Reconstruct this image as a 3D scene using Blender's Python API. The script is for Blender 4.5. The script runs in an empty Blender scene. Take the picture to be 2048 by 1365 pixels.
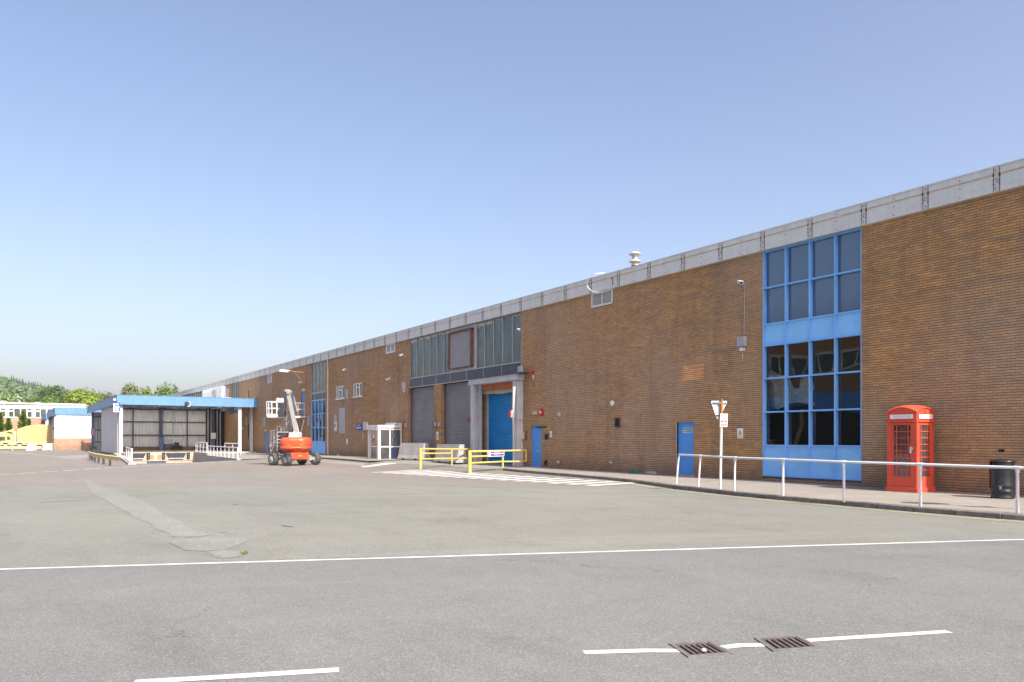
import bpy, math, random
from mathutils import Vector, Matrix
from mathutils.geometry import delaunay_2d_cdt
random.seed(7)
R = math.radians
sc = bpy.context.scene
COL = sc.collection
# ---------------------------------------------------------------- camera frame (metres, X along the long wall, Y into the wall)
F = 1560.0; CX = 1024.0; HY = 878.0; EYE = 1.62
SA, CA = 0.541, 0.841
WY = 22.4                                    # the long facade stands on the plane Y = WY

def hp(X):                                   # pavement height along the facade
    T = [(-9,.10),(-12,.11),(-18,.15),(-22.6,.15),(-32,.19),(-43.5,.30),(-55,.29),(-64,.25),(-80,.14),(-93,.12)]
    if X >= T[0][0]: return T[0][1]
    for (a, b), (c, d) in zip(T, T[1:]):
        if X >= c: return b + (d-b)*(X-a)/(c-a)
    return T[-1][1]
def gz(X, Y):                                # ground height
    t = min(1, max(0, (Y-15)/5.5)); t = t*t*(3-2*t)
    if X > 0 or X < -120: return 0.0
    return max(0.0, hp(X)-.12)*t
def ray(px):
    t = (px-CX)/F
    return SA*t-CA, CA*t+SA
def P(px, py, dz=0.0):                       # photo pixel -> the ground it shows
    z = dz
    for _ in range(12):
        Z = F*(EYE-z)/(py-HY); xc = (px-CX)/F*Z
        X = SA*xc-CA*Z; Y = CA*xc+SA*Z
        z = gz(X, Y)+dz
    return Vector((X, Y, z))
def wx(px, Y=WY):
    a, b = ray(px); return Y*a/b
def wz(px, py, Y=WY):
    a, b = ray(px); return EYE+(HY-py)/F*(Y/b)
def W(px, py, Y=WY): return wx(px, Y), wz(px, py, Y)
def yx(px, X): a, b = ray(px); return X*b/a   # Y on a plane X=const
def zx(px, py, X): a, b = ray(px); return EYE+(HY-py)/F*(X/a)
def cam(xc, Z, z=0): return Vector((SA*xc-CA*Z, CA*xc+SA*Z, z))

# ---------------------------------------------------------------- materials
class NT:
    def __init__(s, name):
        m = bpy.data.materials.new(name); m.use_nodes = True
        s.m = m; s.t = m.node_tree; s.n = s.t.nodes; s.l = s.t.links
        s.b = s.n['Principled BSDF']; s.out = s.n['Material Output']
    def new(s, k, **kw):
        n = s.n.new(k)
        for a, v in kw.items(): setattr(n, a, v)
        return n
    def put(s, sock, v):
        if isinstance(v, bpy.types.NodeSocket): s.l.new(v, sock)
        else: sock.default_value = v
    def math(s, op, a, b=0.0, c=None, clamp=False):
        n = s.new('ShaderNodeMath', operation=op, use_clamp=clamp)
        s.put(n.inputs[0], a); s.put(n.inputs[1], b)
        if c is not None: s.put(n.inputs[2], c)
        return n.outputs[0]
    def mix(s, f, a, b, mode='MIX'):
        n = s.new('ShaderNodeMix', data_type='RGBA', blend_type=mode)
        s.put(n.inputs[0], f)
        for k, v in ((6, a), (7, b)):
            if isinstance(v, tuple) and len(v) == 3: v = v+(1,)
            s.put(n.inputs[k], v)
        return n.outputs[2]
    def pos(s):
        if not hasattr(s, '_p'):
            s._p = s.new('ShaderNodeNewGeometry').outputs['Position']
        return s._p
    def objc(s): return s.new('ShaderNodeTexCoord').outputs['Object']
    def xyz(s, v=None):
        n = s.new('ShaderNodeSeparateXYZ'); s.l.new(v or s.pos(), n.inputs[0]); return n.outputs
    def comb(s, x, y, z=0.0):
        n = s.new('ShaderNodeCombineXYZ'); s.put(n.inputs[0], x); s.put(n.inputs[1], y); s.put(n.inputs[2], z); return n.outputs[0]
    def noise(s, scale, detail=3, rough=.55, vec=None, out=0):
        n = s.new('ShaderNodeTexNoise'); n.inputs['Scale'].default_value = scale
        n.inputs['Detail'].default_value = detail; n.inputs['Roughness'].default_value = rough
        s.l.new(vec or s.pos(), n.inputs['Vector']); return n.outputs[out]
    def stretch(s, sx, sy, sz, vec=None):
        n = s.new('ShaderNodeVectorMath', operation='MULTIPLY'); s.l.new(vec or s.pos(), n.inputs[0])
        n.inputs[1].default_value = (sx, sy, sz); return n.outputs[0]
    def rng(s, v, a, b, c=0.0, d=1.0):
        n = s.new('ShaderNodeMapRange'); s.put(n.inputs[0], v)
        for i, q in enumerate((a, b, c, d)): n.inputs[i+1].default_value = q
        return n.outputs[0]
    def ramp(s, v, stops, const=False):
        n = s.new('ShaderNodeValToRGB'); s.put(n.inputs[0], v)
        if const: n.color_ramp.interpolation = 'CONSTANT'
        e = n.color_ramp.elements
        while len(e) < len(stops): e.new(.5)
        for i, (p, c) in enumerate(stops): e[i].position = p; e[i].color = tuple(c)+(1,)
        return n.outputs[0]
    def bump(s, h, dist=.01, st=1.0, prev=None):
        n = s.new('ShaderNodeBump'); n.inputs['Distance'].default_value = dist; n.inputs['Strength'].default_value = st
        s.l.new(h, n.inputs['Height'])
        if prev: s.l.new(prev, n.inputs['Normal'])
        s.l.new(n.outputs[0], s.b.inputs['Normal']); return n.outputs[0]
    def base(s, c):
        s.put(s.b.inputs['Base Color'], c if not (isinstance(c, tuple) and len(c) == 3) else c+(1,))
    def rough(s, v): s.put(s.b.inputs['Roughness'], v)
    def spec(s, v): s.b.inputs['Specular IOR Level'].default_value = v

def mul(c, k): return tuple(min(1, x*k) for x in c)
def mat(name, col, rough=.6, metal=0.0, var=.12, vs=2.5, bump=0.0, bs=40, dirt=0.0, dcol=(.12,.10,.08), spec=.4, rust=0.0, streak=0.0):
    t = NT(name)
    n = t.noise(vs, 4, .6)
    c = t.mix(t.rng(n, .3, .7), mul(col, 1-var), mul(col, 1+var))
    if streak:
        sn = t.noise(1.0, 4, .6, t.stretch(7, 7, .5))
        c = t.mix(t.rng(sn, .48, .75, 0, streak), c, dcol)
    if dirt:
        d = t.noise(vs*3.1, 6, .7)
        c = t.mix(t.rng(d, .5, .8, 0, dirt), c, dcol)
    if rust:
        d = t.noise(vs*2.3+1.1, 6, .75)
        c = t.mix(t.rng(d, .62, .68, 0, rust), c, (.16, .055, .02))
    t.base(c); t.rough(t.rng(t.noise(vs*4, 3), .3, .7, max(.03, rough-.08), min(1, rough+.08)))
    t.b.inputs['Metallic'].default_value = metal; t.spec(spec)
    if bump: t.bump(t.noise(bs, 3), bump)
    return t.m

M = {}
# brick with real coursing: 225 x 75 mm module, bed joints darkened in colour as recess shadow, faint perpends
def brick(name, pal, tone=1.0, mortar=(.045,.03,.022), marks=False, big=0):
    t = NT(name)
    x, y, z = t.xyz()[:3]
    u = t.math('DIVIDE', t.math('ADD', x, y), .225)
    v = t.math('DIVIDE', z, .075)
    row = t.math('FLOOR', v); fv = t.math('FRACT', v)
    wn0 = t.new('ShaderNodeTexWhiteNoise', noise_dimensions='1D'); t.l.new(row, wn0.inputs['W'])
    u2 = t.math('ADD', u, t.math('ADD', t.math('MULTIPLY', row, .5), t.math('MULTIPLY', wn0.outputs[0], .3)))
    colm = t.math('FLOOR', u2); fu = t.math('FRACT', u2)
    wn = t.new('ShaderNodeTexWhiteNoise', noise_dimensions='2D'); t.l.new(t.comb(colm, row), wn.inputs['Vector'])
    # clusters of similar bricks
    cl = t.noise(1.0, 2, .5, t.comb(t.math('MULTIPLY', colm, .16), t.math('MULTIPLY', row, .3)))
    k = t.math('ADD', t.math('MULTIPLY', wn.outputs[0], .55), t.math('MULTIPLY', t.rng(cl, .28, .72), .45))
    c = t.ramp(k, pal)
    bigv = t.math('ADD', t.math('MULTIPLY', t.noise(.28, 4, .6), .6), t.math('MULTIPLY', t.noise(1.3, 4, .65), .4))
    bg = t.rng(bigv, .36, .64)
    c = t.mix(1.0, c, t.ramp(bg, [(0, mul((.52,.54,.57), tone)), (.5, mul((.86,.86,.86), tone)), (1, mul((1.1,1.06,1.0), tone))]), 'MULTIPLY')
    gz_ = t.noise(0.176,2.760,0.375)
    c = t.mix(t.rng(gz_, .42, .62, 0, .35), c, mul((.27,.215,.175), tone))
    # rain runs under the parapet
    ru = t.math('MULTIPLY', t.rng(t.noise(1.0, 4, .7, t.stretch(5, 5, .12)), .55, .75, 0, .38), t.rng(z, 5.2, 8.2, 0, 1))
    c = t.mix(ru, c, (.15, .11, .085))
    # soot: vertical runs, soft
    st = t.noise(1.0, 5, .65, t.stretch(1.6, 1.6, .22))
    c = t.mix(t.rng(st, .5, .8, 0, .45), c, (.13, .095, .07))
    c = t.mix(t.math('MULTIPLY', t.rng(t.noise(2.3, 6, .7), .62, .7), .35), c, (.12,.10,.09))
    # damp, dirty foot of the wall
    foot = t.rng(t.math('ADD', z, t.math('MULTIPLY', t.noise(1.7, 4), .8)), .35, 1.35, .62, 0.0)
    c = t.mix(foot, c, (.14, .115, .095))
    if marks:
        def boxm(x0, x1, z0, z1):
            j = t.math('MULTIPLY', t.math('SUBTRACT', wn.outputs[0], .5), .0)
            a = t.math('MULTIPLY', t.math('GREATER_THAN', bx_, x0), t.math('LESS_THAN', bx_, x1))
            b = t.math('MULTIPLY', t.math('GREATER_THAN', bz_, z0), t.math('LESS_THAN', bz_, z1))
            return t.math('MULTIPLY', a, b)
        bx_ = t.math('SUBTRACT', t.math('MULTIPLY', t.math('SUBTRACT', colm, t.math('SUBTRACT', u2, u)), .225), y); bz_ = t.math('MULTIPLY', row, .075)
        x0, x1 = wx(1361), wx(1401); z0, z1 = wz(1380, 764), wz(1380, 731)
        c = t.mix(t.math('MULTIPLY', boxm(x0, x1, z0, z1), .85), c, t.ramp(wn.outputs[0], [(0, (.62,.29,.12)), (1, (.85,.43,.19))]))
        # repaired opening: ghost outline
        x0, x1 = wx(1424), wx(1462); z0, z1 = wz(1443, 752), wz(1443, 704)
        ring = t.math('SUBTRACT', boxm(x0, x1, z0, z1), boxm(x0+.28, x1-.28, z0+.2, z1-.2))
        c = t.mix(t.math('MULTIPLY', ring, .22), c, (.07,.05,.045))
    # lime / paint flecks
    fl = t.noise(9, 2, .5)
    c = t.mix(t.math('MULTIPLY', t.rng(fl, .74, .77), .5), c, (.5,.47,.43))
    bed = t.math('LESS_THAN', fv, .17)
    perp = t.math('LESS_THAN', fu, .045)
    c = t.mix(t.math('MULTIPLY', perp, .55), c, mul(mortar, 1.3))
    c = t.mix(t.math('MULTIPLY', bed, t.rng(t.noise(3.3, 3), .3, .62, .78, 1.0)), c, mortar)
    t.base(c); t.rough(.85); t.spec(.25)
    mm = t.math('MAXIMUM', bed, t.math('MULTIPLY', perp, .5))
    h = t.math('ADD', t.math('SUBTRACT', 1.0, mm), t.math('MULTIPLY', wn.outputs[0], .25))
    nb = t.bump(h, .008, .8)
    t.bump(t.noise(60, 3), .002, .6, nb)
    return t.m
PAL = [(0, (0.276,0.199,0.128)), (.25, (0.351,0.215,0.113)), (.5, (0.436,0.249,0.113)), (.78, (0.514,0.283,0.119)), (1, (0.623,0.342,0.143))]
M['brick'] = brick('brown brick facing', PAL, 1.6, marks=True)
M['brick_red'] = brick('orange brick', [(0, (0.362,0.174,0.102)), (.5, (0.551,0.275,0.160)), (1, (0.725,0.406,0.246))], 1.05, (0.362,0.290,0.232))

def tarmac(name, c0, c1, far=False, grain=.35, gs=55, tint=None):
    t = NT(name)
    v = t.new('ShaderNodeTexVoronoi'); v.inputs['Scale'].default_value = gs; t.l.new(t.pos(), v.inputs['Vector'])
    g = t.xyz(v.outputs['Color'])[0]
    g2 = t.noise(gs*2.6, 2, .5)
    gg = t.math('ADD', t.math('MULTIPLY', g, .6), t.math('MULTIPLY', g2, .4))
    x, y, z = t.xyz()[:3]
    bigv = t.math('ADD', t.math('MULTIPLY', t.noise(.13, 4, .6), .45), t.math('ADD', t.math('MULTIPLY', t.noise(.9, 5, .62), .3), t.math('MULTIPLY', t.noise(5.0, 4, .6), .25)))
    # wheel-worn sweep marks, long and thin
    sw = t.noise(1.0, 4, .6, t.comb(t.math('ADD', t.math('MULTIPLY', x, .35), t.math('MULTIPLY', y, .06)), t.math('ADD', t.math('MULTIPLY', y, .9), t.math('MULTIPLY', x, -.12))))
    c = t.mix(t.rng(bigv, .36, .64), c0, c1)
    if far:
        # older pinkish surfacing laid beyond a joint that crosses the yard
        a = P(0, 973); b = P(1250, 974.5)
        dx, dy = (b-a).x, (b-a).y; L = math.hypot(dx, dy); nx, ny = -dy/L, dx/L
        if nx > 0: nx, ny = -nx, -ny
        d = t.math('ADD', t.math('MULTIPLY', t.math('SUBTRACT', x, a.x), nx), t.math('MULTIPLY', t.math('SUBTRACT', y, a.y), ny))
        d = t.math('ADD', d, t.math('MULTIPLY', t.math('SUBTRACT', t.noise(.22, 2, .4), .5), 4.5))
        pk = t.mix(t.rng(bigv, .38, .62), (0.169,0.142,0.122), (0.224,0.195,0.168))
        pk = t.mix(t.rng(t.noise(0.057,2.460,0.492), .45, .6), pk, (0.184,0.171,0.154))
        c = t.mix(t.rng(d, -.05, .05), c, pk)
        c = t.mix(t.math('MULTIPLY', t.math('LESS_THAN', t.math('ABSOLUTE', d), .035), .45), c, (.09,.085,.08))
    c = t.mix(t.rng(sw, .52, .72, 0, .38), c, mul(c0, .70))
    tr = t.noise(1.0, 3, .6, t.comb(t.math('ADD', t.math('MULTIPLY', x, .9), t.math('MULTIPLY', y, -.35)), t.math('ADD', t.math('MULTIPLY', y, .045), t.math('MULTIPLY', x, .11))))
    c = t.mix(t.rng(tr, .55, .68, 0, .3), c, mul(c1, 1.14))
    # oil drips and dark tyre scuffs
    oil = t.noise(.55, 6, .72)
    c = t.mix(t.rng(oil, .63, .72, 0, .4), c, mul(c0, .5))
    c = t.mix(t.rng(t.noise(6.5, 5, .75), .68, .74, 0, .45), c, mul(c0, .4))
    gray = t.ramp(gg, [(0, (1-grain,)*3), (.5, (.98,)*3), (1, (1+grain,)*3)])
    c = t.mix(1.0, c, gray, 'MULTIPLY')
    wsp = t.math('MULTIPLY', t.math('GREATER_THAN', g, .93), .35)
    c = t.mix(wsp, c, (.36,.35,.33))
    # hairline cracks
    cv = t.new('ShaderNodeTexVoronoi', feature='DISTANCE_TO_EDGE'); cv.inputs['Scale'].default_value = .23
    wv = t.new('ShaderNodeVectorMath', operation='ADD'); t.l.new(t.pos(), wv.inputs[0])
    nm = t.new('ShaderNodeVectorMath', operation='SCALE'); t.l.new(t.noise(.8, 4, .6, out=1), nm.inputs[0]); nm.inputs['Scale'].default_value = 2.4
    t.l.new(nm.outputs[0], wv.inputs[1]); t.l.new(wv.outputs[0], cv.inputs['Vector'])
    ck = t.math('MULTIPLY', t.math('LESS_THAN', cv.outputs[0], .0022), t.rng(t.noise(.3, 2), .5, .56))
    c = t.mix(t.math('MULTIPLY', ck, .5), c, (.06,.055,.05))
    t.base(c); t.rough(.9); t.spec(.25)
    t.bump(gg, .006, .6)
    return t.m
M['road'] = tarmac('worn grey road asphalt', (0.137,0.139,0.132), (0.174,0.178,0.167), grain=.34, gs=105)
M['yard'] = tarmac('pale weathered yard tarmac', (0.157,0.157,0.136), (0.204,0.204,0.178), far=True, grain=.28, gs=85)
M['patch'] = tarmac('pale patch tarmac', (0.177,0.179,0.162), (0.223,0.224,0.206), grain=.25)
M['pave'] = tarmac('buff pavement asphalt', (0.224,0.200,0.172), (0.300,0.268,0.232), grain=.2, gs=90)
M['concrete_ground'] = tarmac('pale concrete apron', (0.217,0.203,0.176), (0.279,0.261,0.230), grain=.14, gs=80)
def paint(name, col, wear=.35, ws=6, under=(.3,.29,.27)):
    t = NT(name)
    n = t.noise(ws, 7, .75)
    c = t.mix(t.rng(t.noise(.9, 4), .3, .7), mul(col, .86), mul(col, 1.05))
    c = t.mix(t.rng(n, .68-wear*.25, .74-wear*.2), c, under)
    t.base(c); t.rough(.75); return t.m
M['line'] = paint('white road paint', (.52,.52,.50), .12, 9)
M['line_worn'] = paint('worn white road paint', (.62,.6,.56), .75, 4)
M['hatch'] = paint('chalky white hatching paint', (.54,.53,.51), .3, 5, (.25,.22,.19))
M['yline'] = paint('faded yellow road paint', (.50,.44,.28), .3, 7, (.2,.18,.16))
M['faded_red'] = paint('faded red line', (.30,.22,.185), .4, 6, (.2,.18,.16))
M['kerb'] = mat('dark granite kerb', (0.173,0.158,0.138), .85, var=.3, vs=7, bump=.006, bs=90, dirt=.5, dcol=(.05,.045,.04))
M['concrete'] = mat('cast concrete', (.36,.35,.33), .85, var=.15, vs=2.2, bump=.004, bs=70, dirt=.4, dcol=(.18,.17,.15), streak=.3)
M['concrete_dark'] = mat('rough dark concrete', (.17,.16,.15), .9, var=.3, vs=9, bump=.008, bs=60)
M['concrete_white'] = mat('whitewashed concrete', (.72,.71,.68), .8, var=.08, dirt=.3, dcol=(.35,.33,.3))
M['dock_face'] = mat('rust stained dock concrete', (0.425,0.357,0.281), .85, var=.15, vs=1.5, dirt=.5, dcol=(0.357,0.170,0.068), bump=.003)
M['fascia'] = mat('grey coated fascia sheet', (.60,.615,.60), .55, var=.07, vs=1.2, dirt=.25, dcol=(.26,.25,.24), streak=.18)
M['fascia_rust'] = mat('buff rusted fascia trim', (.50,.39,.26), .8, var=.25, vs=5, dirt=.5, dcol=(.14,.08,.05))
M['strap'] = mat('grey strap with rust', (.52,.52,.51), .7, var=.1, dirt=.3, rust=.8, vs=4)
M['bolt'] = mat('rusty bolt', (.07,.045,.035), .8)
M['roof'] = mat('grey roof sheet', (.3,.3,.3), .8)
M['blue_frame'] = mat('light blue painted aluminium', (.19,.45,.88), .45, var=.1, vs=1.5, dirt=.25, dcol=(.12,.2,.32))
M['blue_panel'] = mat('light blue spandrel panel', (.22,.53,.93), .5, var=.09, vs=1.1, dirt=.2, streak=.12, dcol=(.14,.25,.4))
M['blue_door'] = mat('mid blue door paint', (.075,.29,.74), .5, var=.06, vs=2, dirt=.12, dcol=(.05,.12,.3), streak=.12)
M['blue_shutter'] = mat('bright blue shutter', (.012,.25,.60), .4, var=.1, vs=1.3, dirt=.12, dcol=(.05,.12,.2), metal=.15)
M['grey_shutter'] = mat('galvanised grey shutter', (.25,.245,.25), .45, var=.15, vs=.9, dirt=.3, dcol=(.2,.19,.18), metal=.3)
M['fascia_blue'] = mat('sky blue canopy fascia', (0.115,0.246,0.425), .5, var=.07, vs=.6, dirt=.25, dcol=(0.085,0.153,0.230), streak=.2)
M['white_panel'] = mat('white ribbed cladding', (.72,.73,.73), .6, var=.04, vs=.6, streak=.1, dcol=(.5,.5,.48))
M['rooflight'] = None
M['grey_panel'] = mat('pale grey profiled cladding', (.46,.48,.51), .6, var=.06, vs=.7, streak=.2, dcol=(.27,.27,.27))
M['inner_panel'] = mat('dull grey inner sheeting', (.66,.645,.64), .7, var=.08, vs=.7, streak=.45, dcol=(.45,.36,.3))
M['steel_dark'] = mat('dark blue grey steel', (.06,.07,.10), .6, var=.2)
M['steel_grey'] = mat('grey painted steel', (.48,.50,.53), .55, var=.1, vs=2, dirt=.3, dcol=(.2,.19,.19), streak=.25)
M['steel_white'] = mat('white painted steel column', (0.528,0.528,0.528), .55, var=.06, dirt=.25, dcol=(0.396,0.352,0.317))
M['white_paint'] = mat('white tube paint', (.64,.64,.66), .4, var=.05, vs=4, dirt=.2, dcol=(.4,.37,.36))
M['upvc'] = mat('white window frame', (.70,.70,.69), .4, var=.03)
M['yellow'] = mat('yellow tube paint', (0.612,0.450,0.108), .5, var=.08, vs=4, dirt=.35, dcol=(0.315,0.198,0.045), rust=.35)
M['yellow_rail'] = mat('weathered yellow barrier rail', (.62,.5,.2), .6, var=.15, vs=2, dirt=.5, dcol=(.3,.23,.12))
M['black'] = mat('matt black', (.015,.015,.017), .6, var=.3)
M['black_panel'] = mat('dark spandrel panel', (.05,.05,.075), .35, var=.2, vs=.7, dirt=.3, dcol=(.07,.065,.07), streak=.4)
M['rubber'] = mat('dusty black rubber', (.075,.07,.065), .85, var=.3, vs=6, dirt=.5, dcol=(.2,.18,.155), bump=.003)
M['alu'] = mat('aluminium glazing bar', (.42,.43,.43), .4, metal=.5, var=.08)
M['galv'] = mat('galvanised steel', (.42,.43,.44), .45, metal=.6, var=.12, vs=8)
M['louvre'] = mat('grey louvre blades', (.5,.485,.5), .5, var=.12)
M['louvre_rust'] = mat('rust brown louvre frame', (.13,.07,.045), .75, var=.3, rust=.8, vs=3)
M['lintel_orange'] = mat('orange primer lintel', (.42,.125,.055), .75, var=.25, vs=2, dirt=.5, dcol=(.2,.08,.05))
M['cream_torn'] = mat('weathered cream board', (.48,.43,.34), .8, var=.2, vs=5, dirt=.6, dcol=(.2,.16,.11))
M['box_red'] = mat('pillar box red paint', (.62,.078,.042), .5, var=.1, vs=2, dirt=.25, dcol=(.5,.16,.10), spec=.4)
M['orange_lift'] = mat('orange red lift paint', (0.527,0.085,0.038), .35, var=.06, dirt=.12, dcol=(0.383,0.119,0.068), spec=.5)
M['lift_grey'] = mat('pale grey boom paint', (0.306,0.297,0.285), .45, var=.07, dirt=.25, dcol=(0.255,0.230,0.204))
M['rim'] = mat('grey wheel rim', (.36,.37,.36), .55, var=.12)
M['bin'] = mat('black bin plastic', (.018,.019,.022), .36, var=.25, vs=5, spec=.5)
M['bin_red'] = mat('dark red bin edge', (.17,.02,.025), .5)
M['cap'] = mat('weathered cream cowl', (.40,.385,.32), .7, var=.1, vs=5, dirt=.4, dcol=(.2,.17,.13))
M['hose'] = mat('white hose', (.78,.78,.78), .5)
M['rusty'] = mat('rusty orange pole', (.36,.14,.045), .8, var=.25, vs=14, dirt=.4, dcol=(.5,.3,.15))
M['pole_paint'] = mat('flaking cream pole paint', (.60,.58,.53), .6, var=.08, vs=6, dirt=.4, dcol=(.33,.28,.2), rust=.3)
M['sign_back'] = mat('pale grey sign back', (.52,.555,.565), .5, var=.05)
M['sign_white'] = mat('white sign face', (.80,.80,.80), .45, var=.03)
M['sign_red'] = mat('red sign print', (.62,.035,.035), .45, var=.04)
M['sign_blue'] = mat('blue sign print', (.025,.075,.33), .45, var=.04)
M['sign_green'] = mat('green sign print', (.02,.2,.13), .45, var=.04)
M['sign_yellow'] = mat('yellow sign print', (.72,.55,.08), .5, var=.05)
M['sign_black'] = mat('black sign print', (.03,.03,.035), .5)
M['lamp_red'] = mat('dark red lens', (.25,.015,.015), .4)
M['alarm_red'] = mat('red plastic', (.45,.02,.025), .4)
M['white_plastic'] = mat('off white plastic', (.66,.65,.60), .5, dirt=.2, dcol=(.4,.37,.3))
M['beige_plastic'] = mat('beige plastic', (.52,.46,.33), .5)
M['grey_box'] = mat('grey fixture box', (.38,.39,.40), .55, var=.1, dirt=.25, dcol=(.25,.24,.22))
M['pink_disc'] = mat('faded pink disc', (.48,.36,.34), .6)
M['cast_iron'] = mat('worn cast iron', (.12,.095,.09), .55, metal=.3, var=.3, vs=18, dirt=.6, dcol=(.3,.26,.24), bump=.002, bs=120)
M['grate_frame'] = mat('pale worn grate frame', (.15,.135,.125), .7, var=.25, vs=14, dirt=.6, dcol=(.07,.05,.045), bump=.002, bs=120)
M['pit'] = mat('dark gully', (.012,.011,.01), .95)
M['timber'] = mat('brown fender timber', (.23,.125,.05), .8, var=.3, vs=3, dirt=.4, dcol=(.07,.05,.04))
M['truck_yellow'] = mat('pale yellow lorry paint', (0.492,0.377,0.164), .45, var=.03, vs=.6)
M['truck_dark'] = mat('dark lorry trim', (.04,.04,.05), .5)
M['bark'] = mat('bark', (.12,.09,.065), .9, var=.3)
M['cardboard'] = mat('brown cardboard', (.33,.2,.11), .8)
def translucent(name, c):
    t = NT(name); b = t.new('ShaderNodeBsdfTranslucent'); b.inputs[0].default_value = c+(1,); t.l.new(b.outputs[0], t.out.inputs[0]); return t.m
M['rooflight'] = translucent('added translucent roof sheet', (.85,.85,.82))  # in the dock canopy: added sheet that lets daylight through
def glass_dark(name, tint=(.012,.014,.018), refl=1.75, wob=.0, stain=None):
    t = NT(name)
    c = tint
    if stain:
        n = t.noise(1.0, 4, .6, t.stretch(2.0, 2.0, .7))
        c = t.mix(t.rng(n, .35, .7), tint, stain)
    t.base(c); t.rough(.04 if not stain else .16)
    t.b.inputs['IOR'].default_value = refl
    if wob:
        t.bump(t.noise(.9, 2, .4), wob, 1.0)
    return t.m
M['glass_blue'] = glass_dark('dark reflective glazing', (.006,.008,.011), 1.85, .009)
def glass_see(name, ior, wob):
    t = NT(name); tr = t.new('ShaderNodeBsdfTransparent'); tr.inputs[0].default_value = (.86,.90,.90,1)
    gl = t.new('ShaderNodeBsdfGlossy'); gl.inputs['Roughness'].default_value = .02; fr = t.new('ShaderNodeFresnel'); fr.inputs[0].default_value = ior
    b = t.new('ShaderNodeBump'); b.inputs['Distance'].default_value = wob; t.l.new(t.noise(.7, 1, .3), b.inputs['Height']); t.l.new(b.outputs[0], gl.inputs['Normal']); t.l.new(b.outputs[0], fr.inputs['Normal'])
    m = t.new('ShaderNodeMixShader'); t.l.new(fr.outputs[0], m.inputs[0]); t.l.new(tr.outputs[0], m.inputs[1]); t.l.new(gl.outputs[0], m.inputs[2]); t.l.new(m.outputs[0], t.out.inputs[0]); return t.m
M['glass_blue'] = glass_see('dark see-through glazing', 2.05, .012)
M['leveller'] = mat('dark dock leveller steel', (.035,.036,.042), .6, var=.2, dirt=.3)
M['foot_blue'] = mat('worn blue column foot', (.10,.17,.36), .6, dirt=.3)
M['soft_rust'] = mat('soft rust stain', (.36,.21,.12), .9, var=.2, vs=5, dirt=.4, dcol=(.42,.35,.27))
M['tarp'] = mat('crumpled grey white sheet', (.78,.80,.78), .7, var=.12, vs=3)
M['glass_top'] = glass_dark('sky-tinted upper glazing', (.014,.07,.155), 2.1, .006, (.025,.09,.175))  # blue of the reflected sky painted into the glass colour
M['glass_green'] = glass_dark('dusty green wired glazing', (.035,.055,.05), 1.6, .01, (.10,.125,.115))
M['glass_win'] = glass_dark('window glass', (.02,.03,.03), 1.8, .006, (.05,.09,.06))
def clear(name, tint=(.85,.9,.9), refl=.13, dust=.12):
    t = NT(name)
    tr = t.new('ShaderNodeBsdfTransparent'); tr.inputs[0].default_value = tint+(1,)
    gl = t.new('ShaderNodeBsdfGlossy'); gl.inputs['Roughness'].default_value = .04
    df = t.new('ShaderNodeBsdfDiffuse'); df.inputs[0].default_value = (.45,.45,.42,1)
    m1 = t.new('ShaderNodeMixShader'); m2 = t.new('ShaderNodeMixShader')
    fr = t.new('ShaderNodeFresnel'); fr.inputs[0].default_value = 1.5
    t.put(m1.inputs[0], t.math('ADD', fr.outputs[0], refl-.04, clamp=True)); t.l.new(tr.outputs[0], m1.inputs[1]); t.l.new(gl.outputs[0], m1.inputs[2])
    t.put(m2.inputs[0], t.rng(t.noise(3.5, 5, .7), .3, .8, dust*.4, dust*1.8)); t.l.new(m1.outputs[0], m2.inputs[1]); t.l.new(df.outputs[0], m2.inputs[2])
    t.l.new(m2.outputs[0], t.out.inputs[0]); return t.m
M['clear'] = clear('clear glass')
M['booth_glass'] = clear('dusty booth glass', (.82,.85,.85), .12, .10)
def leaf(name, a, b, c3, tr=.35):
    t = NT(name)
    wn = t.noise(.9, 3, .6)
    wn2 = t.new('ShaderNodeTexWhiteNoise', noise_dimensions='3D')
    n = t.new('ShaderNodeVectorMath', operation='SNAP'); t.l.new(t.pos(), n.inputs[0]); n.inputs[1].default_value = (.7,.7,.7)
    t.l.new(n.outputs[0], wn2.inputs['Vector'])
    k = t.math('ADD', t.math('MULTIPLY', wn, .6), t.math('MULTIPLY', wn2.outputs[0], .4))
    c = t.ramp(k, [(.2, a), (.5, b), (.8, c3)])
    t.base(c); t.rough(.6); t.spec(.25)
    tl = t.new('ShaderNodeBsdfTranslucent'); t.l.new(c, tl.inputs[0])
    mx = t.new('ShaderNodeMixShader'); mx.inputs[0].default_value = tr
    t.l.new(t.b.outputs[0], mx.inputs[1]); t.l.new(tl.outputs[0], mx.inputs[2]); t.l.new(mx.outputs[0], t.out.inputs[0])
    return t.m
M['leaf_bright'] = leaf('bright spring leaves', (0.108,0.171,0.014), (0.214,0.292,0.026), (0.314,0.386,0.050))
M['leaf_mid'] = leaf('mid green leaves', (0.076,0.151,0.030), (0.136,0.227,0.038), (0.212,0.302,0.060))
M['leaf_dark'] = leaf('dark green leaves', (0.048,0.096,0.024), (0.087,0.160,0.035), (0.136,0.216,0.048))
M['leaf_conifer'] = leaf('light conifer foliage', (0.091,0.151,0.023), (0.181,0.257,0.030), (0.257,0.333,0.053))
M['leaf_sparse'] = leaf('olive sparse leaves', (0.121,0.148,0.040), (0.202,0.228,0.067), (0.269,0.296,0.108))
M['leaf_forest'] = leaf('hillside woodland', (0.071,0.133,0.053), (0.133,0.203,0.071), (0.194,0.274,0.097), .2)
M['forest_pine'] = leaf('ridge conifers', (0.042,0.076,0.042), (0.067,0.109,0.059), (0.092,0.134,0.067), .1)
M['blossom'] = mat('white blossom', (.68,.66,.52), .7, var=.15)

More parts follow.
